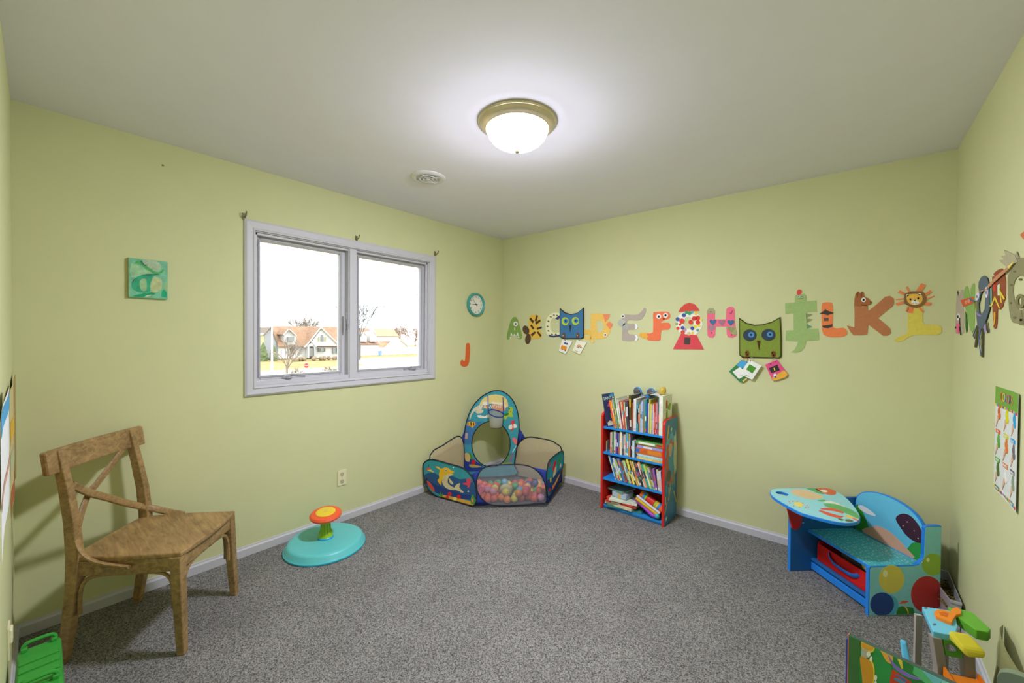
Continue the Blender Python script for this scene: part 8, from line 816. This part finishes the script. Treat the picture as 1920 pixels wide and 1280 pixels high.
for u, v in ((.30, .43), (.335, .40), (.355, .37), (.28, .40)): bpr([(u - .003, v), (u, v - .003), (u + .003, v), (u, v + .003)], 'd8d0e0', 3)
mb.build('backrest_print', None, bp)
# lower shelf, desktop, bracket
st = [(.03, .0), (.03, DW - .009), (.30, DW - .009), (.30, .0)]
MB().hexa([dp(a, b, .062) for a, b in st][::-1], [dp(a, b, .078) for a, b in st][::-1]).build('lower_shelf', M_db, dk, bevel=.003)
st = [(.03, .0), (.03, DW - .009), (.046, DW - .009), (.046, .0)]
MB().hexa([dp(a, b, .012) for a, b in st][::-1], [dp(a, b, .052) for a, b in st][::-1]).build('front_rail', M_de, dk, bevel=.003)
O, U, V, ps = unpack('desktop'); o_, h_ = ps[0][3][0], ps[1][3][0]
dt = MB().plate([o_, h_], O, U, V, -.016, -.0006).build('desktop', M_de, dk, bevel=.002)
cu_ = (sum(q[0] for q in o_) / len(o_), sum(q[1] for q in o_) / len(o_))
MB().plate([[(cu_[0] + (q[0] - cu_[0]) * .985, cu_[1] + (q[1] - cu_[1]) * .985) for q in o_], h_], O, U, V, -.0008, .0004).build('desktop_print_background', mat('86c4cc', .35, .03), dt)
mb = MB()
for pn, col, lay, lps in ps:
    if pn == 'print': mb.plate(lps, O, U, V, .0002, .0005 + .0003 * lay, mat(col, .35, .04))
mb.build('desktop_print', None, dt)
bk = [(-.012, .27), (-.022, .31), (-.05, .415), (-.06, .438), (.10, .438), (.07, .40), (.052, .33), (.04, .275), (.014, .258)]
for s in (-.022,): MB().plate([bk], FO + dw * s, dn, Vector((0, 0, 1)), 0, .011).build('bracket', plastic('b8201c'), dk, bevel=.003)
for a in (.015, .075): MB().lathe([(.005, 0), (.005, .002), (0, .003)], FO + dn * a - dw * (.022 if a < .05 else .009) + Vector((0, 0, .29)), 10, -dw).build('screw', M_ring, dk)
# fabric bin under the seat
fb = thing('fabric_bin', 'red fabric bin with blue strap handle under the desk seat', 'fabric bin', tuple(dp(.17, .19, .078)))
def fbx(a0, a1, b0, b1, z0, z1): return [dp(a0, b0, z0), dp(a1, b0, z0), dp(a1, b1, z0), dp(a0, b1, z0)], [dp(a0, b0, z1), dp(a1, b0, z1), dp(a1, b1, z1), dp(a0, b1, z1)]
M_rf = cloth('bc2020'); z0, z1 = .0785, .178
MB().hexa(*fbx(.05, .29, .03, .37, z0, z0 + .004)).build('bottom', M_rf, fb)
for q in ((.05, .055, .03, .37), (.285, .29, .03, .37), (.055, .285, .03, .035), (.055, .285, .365, .37)): MB().hexa(*fbx(*q, z0, z1 + (.0 if q[1] < .06 else .012))).build('wall', M_rf, fb)
MB().tube(catmull([dp(.048, .29, .165), dp(.036, .27, .145), dp(.032, .235, .13), dp(.030, .16, .128), dp(.036, .125, .13), dp(.048, .10, .145)], 4), .012, 8, flat=.15).build('strap_handle', cloth('2a6ac0'), fb, smooth=True)
b = thing('yellow_bottle', 'yellow squeeze bottle lying in the red fabric bin', 'bottle', tuple(dp(.10, .12, .17)))
pth0, pth1 = dp(.085, .06, .183), dp(.10, .15, .19); axb = (pth1 - pth0).normalized()
MB().lathe([(0, 0), (.016, 0), (.018, .004), (.018, .05), (.012, .062), (.006, .066), (0, .066)], pth0, 16, axb).build('body', plastic('b8b43a'), b, smooth=True)
MB().lathe([(.0184, .012), (.0184, .036)], pth0, 16, axb).build('sticker', mat('d0ccc0', .5), b, smooth=True)
tag(MB().tube([dp(.09, .10, .195), dp(.11, .30, .205)], .006, 8).build('green_tube', plastic('96a82c'), smooth=True), 'yellow green stick lying across the red fabric bin', 'stick')
tag(MB().box(dp(.19, .22, .15), (.12, .16, .10), Matrix.Rotation(R(44), 3, 'Z')).build('toy_box', mat('5a4a34', .7), bevel=.006), 'brown cardboard piece inside the red fabric bin', 'cardboard')
# ------------------------------------------------------------------ grey tub in the corner behind the desk
tb = thing('grey_tub', 'grey plastic tub of brown shreds in the corner behind the desk', 'tub', (3.28, -.25, 0))
fp = [(3.276, -.43), (3.314, -.43), (3.314, -.08), (3.215, -.08)]; cxm, cym = 3.285, -.25
def ftp(k, z): return [Vector((cxm + (x - cxm) * k, cym + (y - cym) * k, z)) for x, y in fp]
MB().grid([ftp(.9, .003) + [ftp(.9, .003)[0]], ftp(.97, .13) + [ftp(.97, .13)[0]], ftp(1.0, .131) + [ftp(1.0, .131)[0]], ftp(1.0, .14) + [ftp(1.0, .14)[0]], ftp(.93, .14) + [ftp(.93, .14)[0]], ftp(.86, .02) + [ftp(.86, .02)[0]]]).build('tub_wall', plastic('9c9ca0'), tb)
MB().hexa(ftp(.9, .0), ftp(.88, .02)).build('tub_base', plastic('9c9ca0'), tb)
mb = MB(); rr = random.Random(9)
mb.hexa(ftp(.84, .021), ftp(.86, .085), mat('3c3216', .9))
for k in range(160):
    t, s = rr.random(), rr.random(); y = -.40 + t * .30; xa = 3.27 - (y + .43) * .16; x = xa + (3.308 - xa) * s; a = rr.uniform(0, 6.28)
    mb.box((x, y, .087 + rr.uniform(0, .012)), (.02, .003, .003), Matrix.Rotation(a, 3, 'Z') @ Matrix.Rotation(rr.uniform(-.6, .6), 3, 'Y'), mat(rr.choice(['6a5a2a', '4c3e1a', '807034']), .9))
o = mb.build('brown_shreds', None, tb); o['kind'] = 'stuff'
# ------------------------------------------------------------------ activity toy by the right wall
O, U, V, ps = unpack('play_top')
pt = thing('activity_toy', 'plastic activity toy with blue tray, green top and yellow seat', 'toy', (O.x + .1, O.y + .05, 0))
for pn, col, lay, lps in ps:
    lo, hi = (-.022, 0) if lay == 0 else (.0, .012 * lay)
    if pn == 'hole': lo, hi = -.001, .0008
    if pn == 'green': lo, hi = -.03, .004
    if pn == 'orange_hollow': lo, hi = .011, .0128
    MB().plate(lps, O, U, V, lo, hi).build({'tray': 'blue_tray', 'green': 'green_top', 'orange': 'orange_wrench', 'hole': 'socket_hole', 'orange_hollow': 'wrench_hollow'}[pn], plastic(col), pt, bevel=.003 if pn in ('tray', 'green', 'orange') else 0)
O2, U2, V2, ps2 = unpack('play_face'); N2 = U2.cross(V2)
for pn, col, lay, lps in ps2:
    lps = [[(u, min(.34, (v if v > .12 else 0))) for u, v in l] for l in lps]
    MB().plate(lps, O2, U2, V2, -.03 if pn == 'leg' else -.012, -.004).build({'leg': 'leg', 'ring_panel': 'green_ring'}[pn], plastic(col), pt, bevel=.002)
for u in (.02, .10): MB().plate([[(u, 0), (u + .02, 0), (u + .02, .34), (u, .34)]], O2 - N2 * .14, U2, V2, 0, .012).build('leg', plastic('9a948c'), pt)
YC = O2 + U2 * .082 + V2 * .345
MB().hexa([YC + U2 * -.04 + N2 * -.01, YC + U2 * .022 + N2 * -.02, YC + U2 * .045 + N2 * .028 - V2 * .03, YC + U2 * -.012 + N2 * .036 - V2 * .03], [YC + U2 * -.034 + N2 * -.012 + V2 * .028, YC + U2 * .026 + N2 * -.016 + V2 * .026, YC + U2 * .05 + N2 * .022 - V2 * .006, YC + U2 * -.018 + N2 * .03 - V2 * .004]).build('yellow_seat', plastic('c8bc30'), pt, bevel=.008)
OC = O2 + U2 * .075 + V2 * .215
of = MB().hexa([OC - U2 * .045 + N2 * .0, OC + U2 * .05 + N2 * .0, OC + U2 * .062 + N2 * .06 - V2 * .045, OC - U2 * .03 + N2 * .06 - V2 * .035], [OC - U2 * .045 + V2 * .012, OC + U2 * .05 + V2 * .012, OC + U2 * .062 + N2 * .06 - V2 * .033, OC - U2 * .03 + N2 * .06 - V2 * .023]).build('orange_flap', plastic('dc7c1c'), pt, bevel=.004)
for s in (-.045, .046): MB().hexa([OC + U2 * s, OC + U2 * (s + .006), OC + U2 * (s + .018) + N2 * .06 - V2 * .035, OC + U2 * (s + .012) + N2 * .06 - V2 * .035], [OC + U2 * s + V2 * .03, OC + U2 * (s + .006) + V2 * .03, OC + U2 * (s + .018) + N2 * .06 - V2 * .012, OC + U2 * (s + .012) + N2 * .06 - V2 * .012]).build('flap_side', plastic('d87414'), of)
bg_ = thing('mesh_bag', 'limp grey green see through bag between toy and right wall', 'bag', (W - .04, -1.25, 0))
rows = []
for i in range(9):
    t = i / 8; a = t * math.pi; rows.append([Vector((W - .006 - .055 * math.sin(a) * (1 - .45 * k / 8), -1.02 - .34 * t, .01 + .40 * k / 8 * (1 - .25 * abs(t - .4)))) + Vector((.01 * math.sin(5 * t + k), 0, 0)) * .3 for k in range(9)])
MB().grid(rows).build('bag_side', net_mat('8c8c5c', .35), bg_, solid=.001, smooth=True)
mb = MB()
for k in range(6): mb.ball((W - .03, -1.08 - .05 * k, .06 + .03 * (k % 3)), .022, 10, 7, m=plastic(['c8ccd4', '5a6a3c', 'b8bcc8'][k % 3]))
mb.build('bag_contents', None, bg_, smooth=True)
# ------------------------------------------------------------------ tall printed toy organizer in the foreground
O, U, V, ps = unpack('organizer'); N = U.cross(V); OW = .40
og = thing('toy_organizer', 'upright toy organizer with green printed front and red edge', 'toy organizer', tuple(O + U * .2))
fpn = MB().plate([[(0, 0), (OW, 0), (OW, .6), (0, .6)]], O, U, V, -.014, -.0005).build('front_panel', mat('3a4a44', .4), og)
MB().plate([[(-.0012, 0), (.0006, 0), (.0006, .6), (-.0012, .6)]], O, U, V, -.014, .0004).build('red_edge', mat('d4645c', .4), fpn)
MB().plate([[(.001, .002), (OW - .001, .002), (OW - .001, .5995), (.001, .5995)]], O, U, V, -.0008, .0004).build('front_print_background', mat('2f7a40', .4, .12, 8), fpn)
mb = MB()
for pn, col, lay, lps in ps: mb.plate([[(max(.002, min(OW - .002, u)), min(.599, v)) for u, v in l] for l in lps], O, U, V, .0002, .0005 + .0003 * lay, mat(col, .4, .06))
mb.build('front_print', None, fpn)
MB().plate([[(-.008, 0), (OW, 0), (OW, .578), (-.008, .578)]], O, U, V, -.026, -.0145).build('back_board', mat('1f48a0', .4), og)
for u in (.0, OW - .012): MB().plate([[(-.20, 0), (-.02, 0), (-.02, .30), (-.20, .22)]], O + U * u, N, Vector((0, 0, 1)), 0, .012).build('side_panel', mat('1f48a0', .4), og)
MB().hexa([O + U * .012 - N * .19 + V * .05, O + U * (OW - .012) - N * .19 + V * .05, O + U * (OW - .012) - N * .028 + V * .05, O + U * .012 - N * .028 + V * .05], [O + U * .012 - N * .19 + V * .062, O + U * (OW - .012) - N * .19 + V * .062, O + U * (OW - .012) - N * .028 + V * .062, O + U * .012 - N * .028 + V * .062]).build('bin_shelf', mat('1f48a0', .4), og)
# small toys between organizer and activity toy
o = thing('toy_figure', 'small pale blue and tan toy standing left of the activity toy', 'toy', (3.085, -1.20, 0))
MB().hexa([Vector((3.072, -1.215, 0)), Vector((3.10, -1.215, 0)), Vector((3.10, -1.19, 0)), Vector((3.072, -1.19, 0))], [Vector((3.060, -1.17, .17)), Vector((3.082, -1.17, .17)), Vector((3.082, -1.15, .17)), Vector((3.060, -1.15, .17))]).build('tan_body', mat('b89a64', .6), o, bevel=.004)
MB().hexa([Vector((3.058, -1.175, .17)), Vector((3.084, -1.175, .17)), Vector((3.084, -1.148, .17)), Vector((3.058, -1.148, .17))], [Vector((3.050, -1.15, .25)), Vector((3.068, -1.15, .25)), Vector((3.068, -1.13, .25)), Vector((3.050, -1.13, .25))]).build('blue_head', mat('5ab0d0', .5), o, bevel=.006)
o = thing('grey_stool', 'grey green plastic stool back at the lower right corner', 'stool', (3.27, -1.62, 0))
arc = [(-.045, 0), (-.045, .455)] + [(-.045 * math.cos(t), .455 + .03 * math.sin(t)) for t in [math.pi * i / 10 for i in range(1, 10)]] + [(.045, .455), (.045, 0)]
MB().plate([arc], (3.262, -1.53, 0), (.95, -.3, 0), (0, 0, 1), -.012, .012).build('back', plastic('6c7a62'), o, bevel=.005)
MB().bb((3.215, -1.70, .2), (3.315, -1.56, .225)).build('seat', plastic('6c7a62'), o, bevel=.005)
for x, y in ((3.222, -1.69), (3.303, -1.69)): MB().bb((x, y, 0), (x + .012, y + .012, .2)).build('leg', plastic('6c7a62'), o)
# ------------------------------------------------------------------ outside the window
GZ = -3.2
M_grass = mat('bfa66a', .95, .25, .35, g=.62); M_road = mat('c9c6c0', .9, .06, .8, g=.62)
struct('ground', MB().bb((-160, -60, GZ - .2), (-2, 160, GZ)), M_grass)
struct('street', MB().hexa([Vector(p) for p in ((-54, -60, GZ), (-46, -60, GZ), (-44, 160, GZ), (-52, 160, GZ))], [Vector(p) for p in ((-54, -60, GZ + .04), (-46, -60, GZ + .04), (-44, 160, GZ + .04), (-52, 160, GZ + .04))]), M_road)
struct('driveway', MB().hexa([Vector(p) for p in ((-72, 36, GZ), (-50, 27, GZ), (-50, 32, GZ), (-66, 62, GZ))], [Vector(p) for p in ((-72, 36, GZ + .03), (-50, 27, GZ + .03), (-50, 32, GZ + .03), (-66, 62, GZ + .03))]), M_road)
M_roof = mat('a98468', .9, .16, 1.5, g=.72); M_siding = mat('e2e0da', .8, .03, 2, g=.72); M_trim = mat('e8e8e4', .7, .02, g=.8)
hs = thing('house', 'white house with tan roof and front gable across the street', 'house', (-78, 30, GZ))
O, U, V, ps = unpack('house')
wn_ = []
body = None
for pn, col, lay, lps in ps:
    lps = [[(u, max(GZ, v)) for u, v in l] for l in lps]
    if pn == 'wall': body = MB().plate(lps, O, U, V, -8, 0).build('wall', M_siding, hs)
    elif pn in ('gable', 'porch'): MB().plate(lps, O, U, V, -4.5 if pn == 'gable' else 0, .25 + .3 * lay).build(pn + '_wall', M_siding, hs)
    elif pn == 'dormer': MB().plate(lps, O, U, V, -3, .05).build('dormer_wall', M_siding, hs)
    else:
        q = MB().plate(lps, O, U, V, .02, .06 + .3 * lay).build(pn, mat(col, .5, g=.6), hs)
E_ = {k: v for k, v in EXT.items()}
def slab(pts, t=.12):
    P = [Vector(p) for p in pts]; n = (P[1] - P[0]).cross(P[2] - P[0]).normalized()
    if n.z < 0: n = -n
    return MB().hexa([p - n * t / 2 for p in P], [p + n * t / 2 for p in P])
r = E_['roof']; slab(r).build('roof', M_roof, hs)
slab([r[3], r[2], [r[2][0] - 5.2, r[2][1], r[1][2]], [r[3][0] - 5.2, r[3][1], r[0][2]]]).build('roof', M_roof, hs)
g = [Vector(p) for p in E_['gable_roof']]; bk = Vector((-6, 0, 0))
slab([g[0], g[1], g[1] + bk, g[0] + bk]).build('gable_roof', M_roof, hs); slab([g[0], g[2], g[2] + bk, g[0] + bk]).build('gable_roof', M_roof, hs)
for a, b in ((0, 1), (0, 2)): MB().tube([g[a] + Vector((.05, 0, -.12)), g[b] + Vector((.05, 0, -.12))], .13, 4).build('rake_trim', M_trim, hs)
for key, bk in (('dormer_roof', -4), ('porch_roof', -2)):
    d = [Vector(p) for p in E_[key]]; bk = Vector((bk, 0, 0))
    for j in (1, 2):
        slab([d[0], d[j], d[j] + bk, d[0] + bk], .1).build('dormer_roof' if bk.x < -3 else 'porch_roof', M_roof, hs); MB().tube([d[0] + Vector((.03, 0, -.08)), d[j] + Vector((.03, 0, -.08))], .08, 4).build('rake_trim', M_trim, hs)
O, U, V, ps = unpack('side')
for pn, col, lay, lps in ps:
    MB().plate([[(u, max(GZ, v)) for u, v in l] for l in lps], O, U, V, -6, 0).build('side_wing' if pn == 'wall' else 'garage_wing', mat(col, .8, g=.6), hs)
s = [Vector(p) for p in E_['side_roof']]; bk = Vector((-7, 0, 0))
for j in (1, 2): slab([s[0], s[j], s[j] + bk, s[0] + bk]).build('wing_roof', mat('9a8a78', .9, g=.6), hs)
a, b = [Vector(p) for p in E_['annex_roof']]; slab([a, b, b + bk, a + bk]).build('wing_roof', mat('d8d2c8', .9), hs)
# second house, third house, fence, shed
h2 = thing('house', 'house with two small dormers and chimney seen in the right pane', 'house', (-90, 47, GZ))
r = [Vector(p) for p in E_['h2']]; slab([r[3], r[2], r[1], r[0]]).build('roof', mat('ab8670', .9, .12, 1.5, g=.72), h2)
MB().bb((-97, r[3].y, GZ), (-86.2, r[2].y - .3, r[2].z)).build('wall', M_siding, h2)
for d in E_['dorm']:
    P = [Vector(p) for p in d]; w = MB().add([], []); n = len(P)
    MB().plate([[(P[1].y, P[3].z), (P[2].y, P[3].z), (P[2].y, P[2].z), (P[0].y, P[0].z), (P[1].y, P[1].z)]], (P[0].x, 0, 0), (0, 1, 0), (0, 0, 1), -3, .4).build('dormer', M_siding, h2)
    MB().plate([[(P[1].y + .45, P[3].z + .35), (P[2].y - .45, P[3].z + .35), (P[2].y - .45, P[1].z - .1), (P[1].y + .45, P[1].z - .1)]], (P[0].x, 0, 0), (0, 1, 0), (0, 0, 1), .41, .45).build('window', mat('a8a49c', .5), h2)
    for j in (1, 2): slab([P[0] + Vector((.6, 0, .1)), P[j] + Vector((.6, 0, .1)), P[j] + Vector((-3, 0, .1)), P[0] + Vector((-3, 0, .1))], .12).build('dormer_roof', mat('d0c0b0', .9), h2)
c = E_['chimney']; MB().bb((c[0][0] - .5, c[0][1] - .5, c[1][2] - 1.5), (c[0][0] + .5, c[0][1] + .5, c[0][2])).build('chimney', M_siding, h2)
h3 = thing('house', 'pale house with plain tan roof behind the white fence', 'house', (-101, 62, GZ))
r = [Vector(p) for p in E_['h3']]; slab([r[3], r[2], r[1], r[0]]).build('roof', mat('b49878', .9, .1, 1.5, g=.75), h3)
MB().bb((-108, r[3].y, GZ), (-99.2, r[2].y - .2, r[2].z)).build('wall', M_siding, h3)
for k in range(3): MB().box((-99.15, r[3].y + 2 + 2.2 * k, .2), (.1, .8, 1.1)).build('window', mat('b8b8b4', .5), h3)
sh = thing('shed', 'small white gabled shed behind the fence', 'shed', (-90, 58.4, GZ))
P = [Vector(p) for p in E_['shed']]
MB().plate([[(P[1].y, GZ), (P[2].y, GZ), (P[2].y, P[2].z), (P[0].y, P[0].z), (P[1].y, P[1].z)]], (P[0].x, 0, 0), (0, 1, 0), (0, 0, 1), -3.4, 0).build('wall', M_siding, sh)
for j in (1, 2): slab([P[0] + Vector((.3, 0, .08)), P[j] + Vector((.3, 0, .08)), P[j] + Vector((-3.5, 0, .08)), P[0] + Vector((-3.5, 0, .08))], .12).build('roof', mat('c8b8a8', .9), sh)
a, b = [Vector(p) for p in E_['low']]
lo = thing('deck', 'brown timber deck structure beside the white shed', 'deck', (-93, (a.y + b.y) / 2, GZ))
MB().bb((-95, a.y, GZ), (-92, b.y - 1, a.z)).build('base', mat('a88a72', .8), lo); MB().bb((-95, a.y + 2.6, a.z), (-92.5, b.y - .6, b.z - .4)).build('upper_frame', mat('b89a80', .8), lo); slab([(-92, a.y + 2.2, b.z - .3), (-92, b.y, b.z), (-96, b.y, b.z + .2), (-96, a.y + 2.2, b.z)]).build('roof', mat('c8a080', .8), lo)
f0, f1 = [Vector(p) for p in E_['fence']]; fn = thing('fence', 'long white vinyl privacy fence beyond the lawn', 'fence', (f0.x, (f0.y + f1.y) / 2, GZ))
n = 9
for k in range(n):
    y0 = f0.y + (f1.y - f0.y) * k / n; y1 = f0.y + (f1.y - f0.y) * (k + 1) / n
    MB().bb((f0.x - .05, y0 + .07, GZ + .1), (f0.x + .03, y1 - .07, f0.z - .05)).build('fence_panel', M_trim, fn); MB().bb((f0.x - .08, y0 - .07, GZ), (f0.x + .08, y0 + .07, f0.z + .08)).build('fence_post', M_trim, fn)
# pole, stop sign, bin
p0, p1 = E_['pole']
tag(MB().tube([(p0[0], p0[1], GZ), (p0[0], p0[1], p0[2])], [.13, .09], 10).build('utility_pole', mat('eceae4', .7), smooth=True), 'slim white pole standing at the street edge', 'pole')
sx_, sy_, sz_ = E_['stop']; st = thing('stop_sign', 'red octagonal stop sign on a post at the street', 'stop sign', (sx_, sy_, GZ))
MB().tube([(sx_ - .03, sy_, GZ), (sx_ - .03, sy_, sz_ + .3)], .035, 6).build('post', mat('a8a8a0', .6), st)
oc = [(.25 * math.cos(R(22.5 + 45 * i)), .25 * math.sin(R(22.5 + 45 * i))) for i in range(8)]
pl = MB().plate([oc], (sx_, sy_, sz_), (0, 1, 0), (0, 0, 1), 0, .02).build('sign_plate', mat('d2384a', .5, g=.7), st)
text_part('lettering', 'STOP', .19, (sx_ + .024, sy_, sz_), (0, 1, 0), (0, 0, 1), mat('eeeeee', .5), pl)
b = E_['bin']; bn = thing('wheelie_bin', 'blue wheeled bin standing before the white fence', 'bin', (b[0], b[1], GZ))
MB().hexa([Vector((b[0] + u, b[1] + v, GZ)) for u, v in ((-.25, -.22), (.25, -.22), (.25, .22), (-.25, .22))], [Vector((b[0] + u, b[1] + v, GZ + .95)) for u, v in ((-.3, -.28), (.3, -.28), (.3, .28), (-.3, .28))]).build('body', mat('6a88a8', .5), bn); MB().box((b[0], b[1], GZ + .99), (.66, .6, .08)).build('lid', mat('54708e', .5), bn, bevel=.02)
# vegetation
M_bark = mat('a89a8a', .9, .15, 3, g=.65); M_twig = mat('b0a294', .9, .1, 3, g=.65); M_ever = mat('7c8a5c', .9, .25, 2, g=.6)
def tree(name, label, base, h, spread, seed, depth=5, r0=.16, up=.5, mt=None, group=None):
    rr = random.Random(seed); base = Vector(base); rmin = .012 + .00026 * abs(base.x); t = thing(name, label, 'tree', tuple(base), group); tr = MB(); brn = MB()
    th = h * .34; tr.tube([base, base + Vector((rr.uniform(-.1, .1), rr.uniform(-.1, .1), th * .5)), base + Vector((0, 0, th))], [r0, r0 * .85, r0 * .7], 7)
    def grow(p, d, ln, r, k):
        q = p + d * ln * .5 + Vector((rr.uniform(-.04, .04), rr.uniform(-.04, .04), 0)) * ln; e = p + d * ln
        brn.tube([p, q, e], [r, r * .8, r * .6], 4 if k > 1 else 3, cap=False)
        if k == 0: return
        for j in range(3):
            nd = (d + Vector((rr.uniform(-1, 1) * spread, rr.uniform(-1, 1) * spread, rr.uniform(-.25, .6) * up))).normalized(); grow(p + d * ln * rr.uniform(.45, 1), nd, ln * rr.uniform(.62, .84), max(rmin, r * .6), k - 1)
    for j in range(7):
        d = Vector((rr.uniform(-1, 1) * spread, rr.uniform(-1, 1) * spread, 1)).normalized(); grow(base + Vector((0, 0, th * rr.uniform(.7, 1))), d, h * .26, r0 * .5, depth - 1)
    tr.build('trunk', mt or M_bark, t, smooth=True); o = brn.build('branches', mt or M_twig, t); return t
bt = E_['tree_front']; tree('bare_tree', 'bare street tree in front of the white house', (-40, bt[1], GZ), bt[2] - GZ, .55, 3, 4, .13)
b = E_['tree_back']; tree('bare_tree', 'tall bare tree rising behind the white house roof', (b[0], b[1], GZ), b[2] - GZ + .6, .55, 5, 5, .25)
m0, m1 = E_['tree_mid']; tree('bare_tree', 'tall bare tree behind the window mullion', (m0[0], m0[1] - .4, GZ), m0[2] - GZ + .3, .62, 8, 5, .2, mt=mat('8f8a84', .9, .1, 3, g=.5))
for k, p in enumerate(E_['tree_right'][:2]): tree('bare_tree', ['broad brown bare tree right of the pale house', 'bare tree at the right edge of the right pane'][k], (p[0], p[1], GZ), p[2] - GZ + .3, .85, 20 + k, 5, .3, up=.4, mt=mat('b89c84', .9, .1, 3, g=.7))
for k, p in enumerate(E_['hedge']): tree('bare_tree', ['low bare tree left behind the house wing', 'bare tree behind the house wing roof', 'bare tree low behind the front gable', 'bare tree behind the right roof end'][k], (p[0], p[1], GZ), p[2] - GZ + .2, .8, 30 + k, 4, .2, up=.4, mt=mat('b8a694', .9, .1, 3, g=.7))
for k, p in enumerate(E_['shrub_front']): tree('bare_shrub', ['low bare shrub in front of the stop sign', 'low bare shrub right of the stop sign'][k], (p[0], p[1], GZ), p[2] - GZ + .3, .9, 40 + k, 4, .05, up=.5, mt=mat('b8a888', .9, g=.65))
tw = thing('bare_tree', 'near bare tree reaching thin twigs into the right pane', 'tree', (-14, 11.4, GZ)); mb = MB(); rr = random.Random(4)
for k, p in enumerate(E_['twigs']):
    for j in range(3):
        s0 = Vector((-14, 9.75, p[2] + .05 * j - .05)); e0 = Vector((-14 + rr.uniform(-.2, .2), 8.35 + .25 * j, p[2] + .14 * (j - 1) + (.2 if k == 0 else 0)))
        mb.tube(catmull([s0, s0.lerp(e0, .5) + Vector((0, 0, rr.uniform(-.05, .05))), e0], 3), [.02, .018, .016, .014, .012, .009, .006], 4)
for k, p in enumerate(E_['twigs']): mb.tube([(-14, 9.75, p[2]), (-14, 11.4, p[2] - .5)], [.02, .04], 5)
MB().tube([(-14, 11.4, GZ), (-14, 11.4, 1), (-14, 11.45, 4.6)], [.16, .12, .07], 8).build('trunk', M_bark, tw)
mb.build('twig', mat('6a6058', .9, g=.5), tw)
def evergreen(base, top, w, label):
    t = thing('evergreen', label, 'evergreen', (base[0], base[1], GZ)); rr = random.Random(int(base[1] * 10)); h = top - GZ; prof = []
    mb = MB(); rows = []
    for i in range(12):
        z = i / 11; rad = w * (1 - z) ** .7 * (1 if i else .8); rows.append([Vector((base[0] + rad * (1 + rr.uniform(-.22, .22)) * math.cos(a), base[1] + rad * (1 + rr.uniform(-.22, .22)) * math.sin(a), GZ + .1 + h * z)) for a in [j * 2 * math.pi / 14 for j in range(14)]]); rows[-1].append(rows[-1][0])
    mb.grid(rows).build('foliage', M_ever, t); MB().tube([(base[0], base[1], GZ), (base[0], base[1], GZ + .4)], .12, 6).build('trunk', M_bark, t)
u = E_['bush']; evergreen(u[1], u[0][2] + .1, .85, 'taller dark evergreen at the left end of the white house'); evergreen(u[3], u[2][2] + .1, .75, 'shorter evergreen beside the white pole'); evergreen((-74.5, u[1][1] - 1.6, 0), u[0][2] - .7, .6, 'small evergreen left of the taller evergreen')
for k, p in enumerate(E_['shrubs']):
    rr = random.Random(50 + k); w = [.5, .1, .8, .7, .25][k]; mb = MB()
    for j in range(7): mb.ball((p[0] + rr.uniform(-.4, .4), p[1] + rr.uniform(-w, w), GZ + .3 + rr.uniform(0, .15)), rr.uniform(.3, .42), 9, 6)
    tag(mb.build('foundation_shrub', mat('a89478', .95, .3, 3, g=.65)), ['widest brown shrub row left of the front porch', 'small brown shrub just left of the porch', 'brown clipped shrub under the gable window', 'brown clipped shrub at the right house end', 'small brown shrub before the front door'][k], 'shrub')
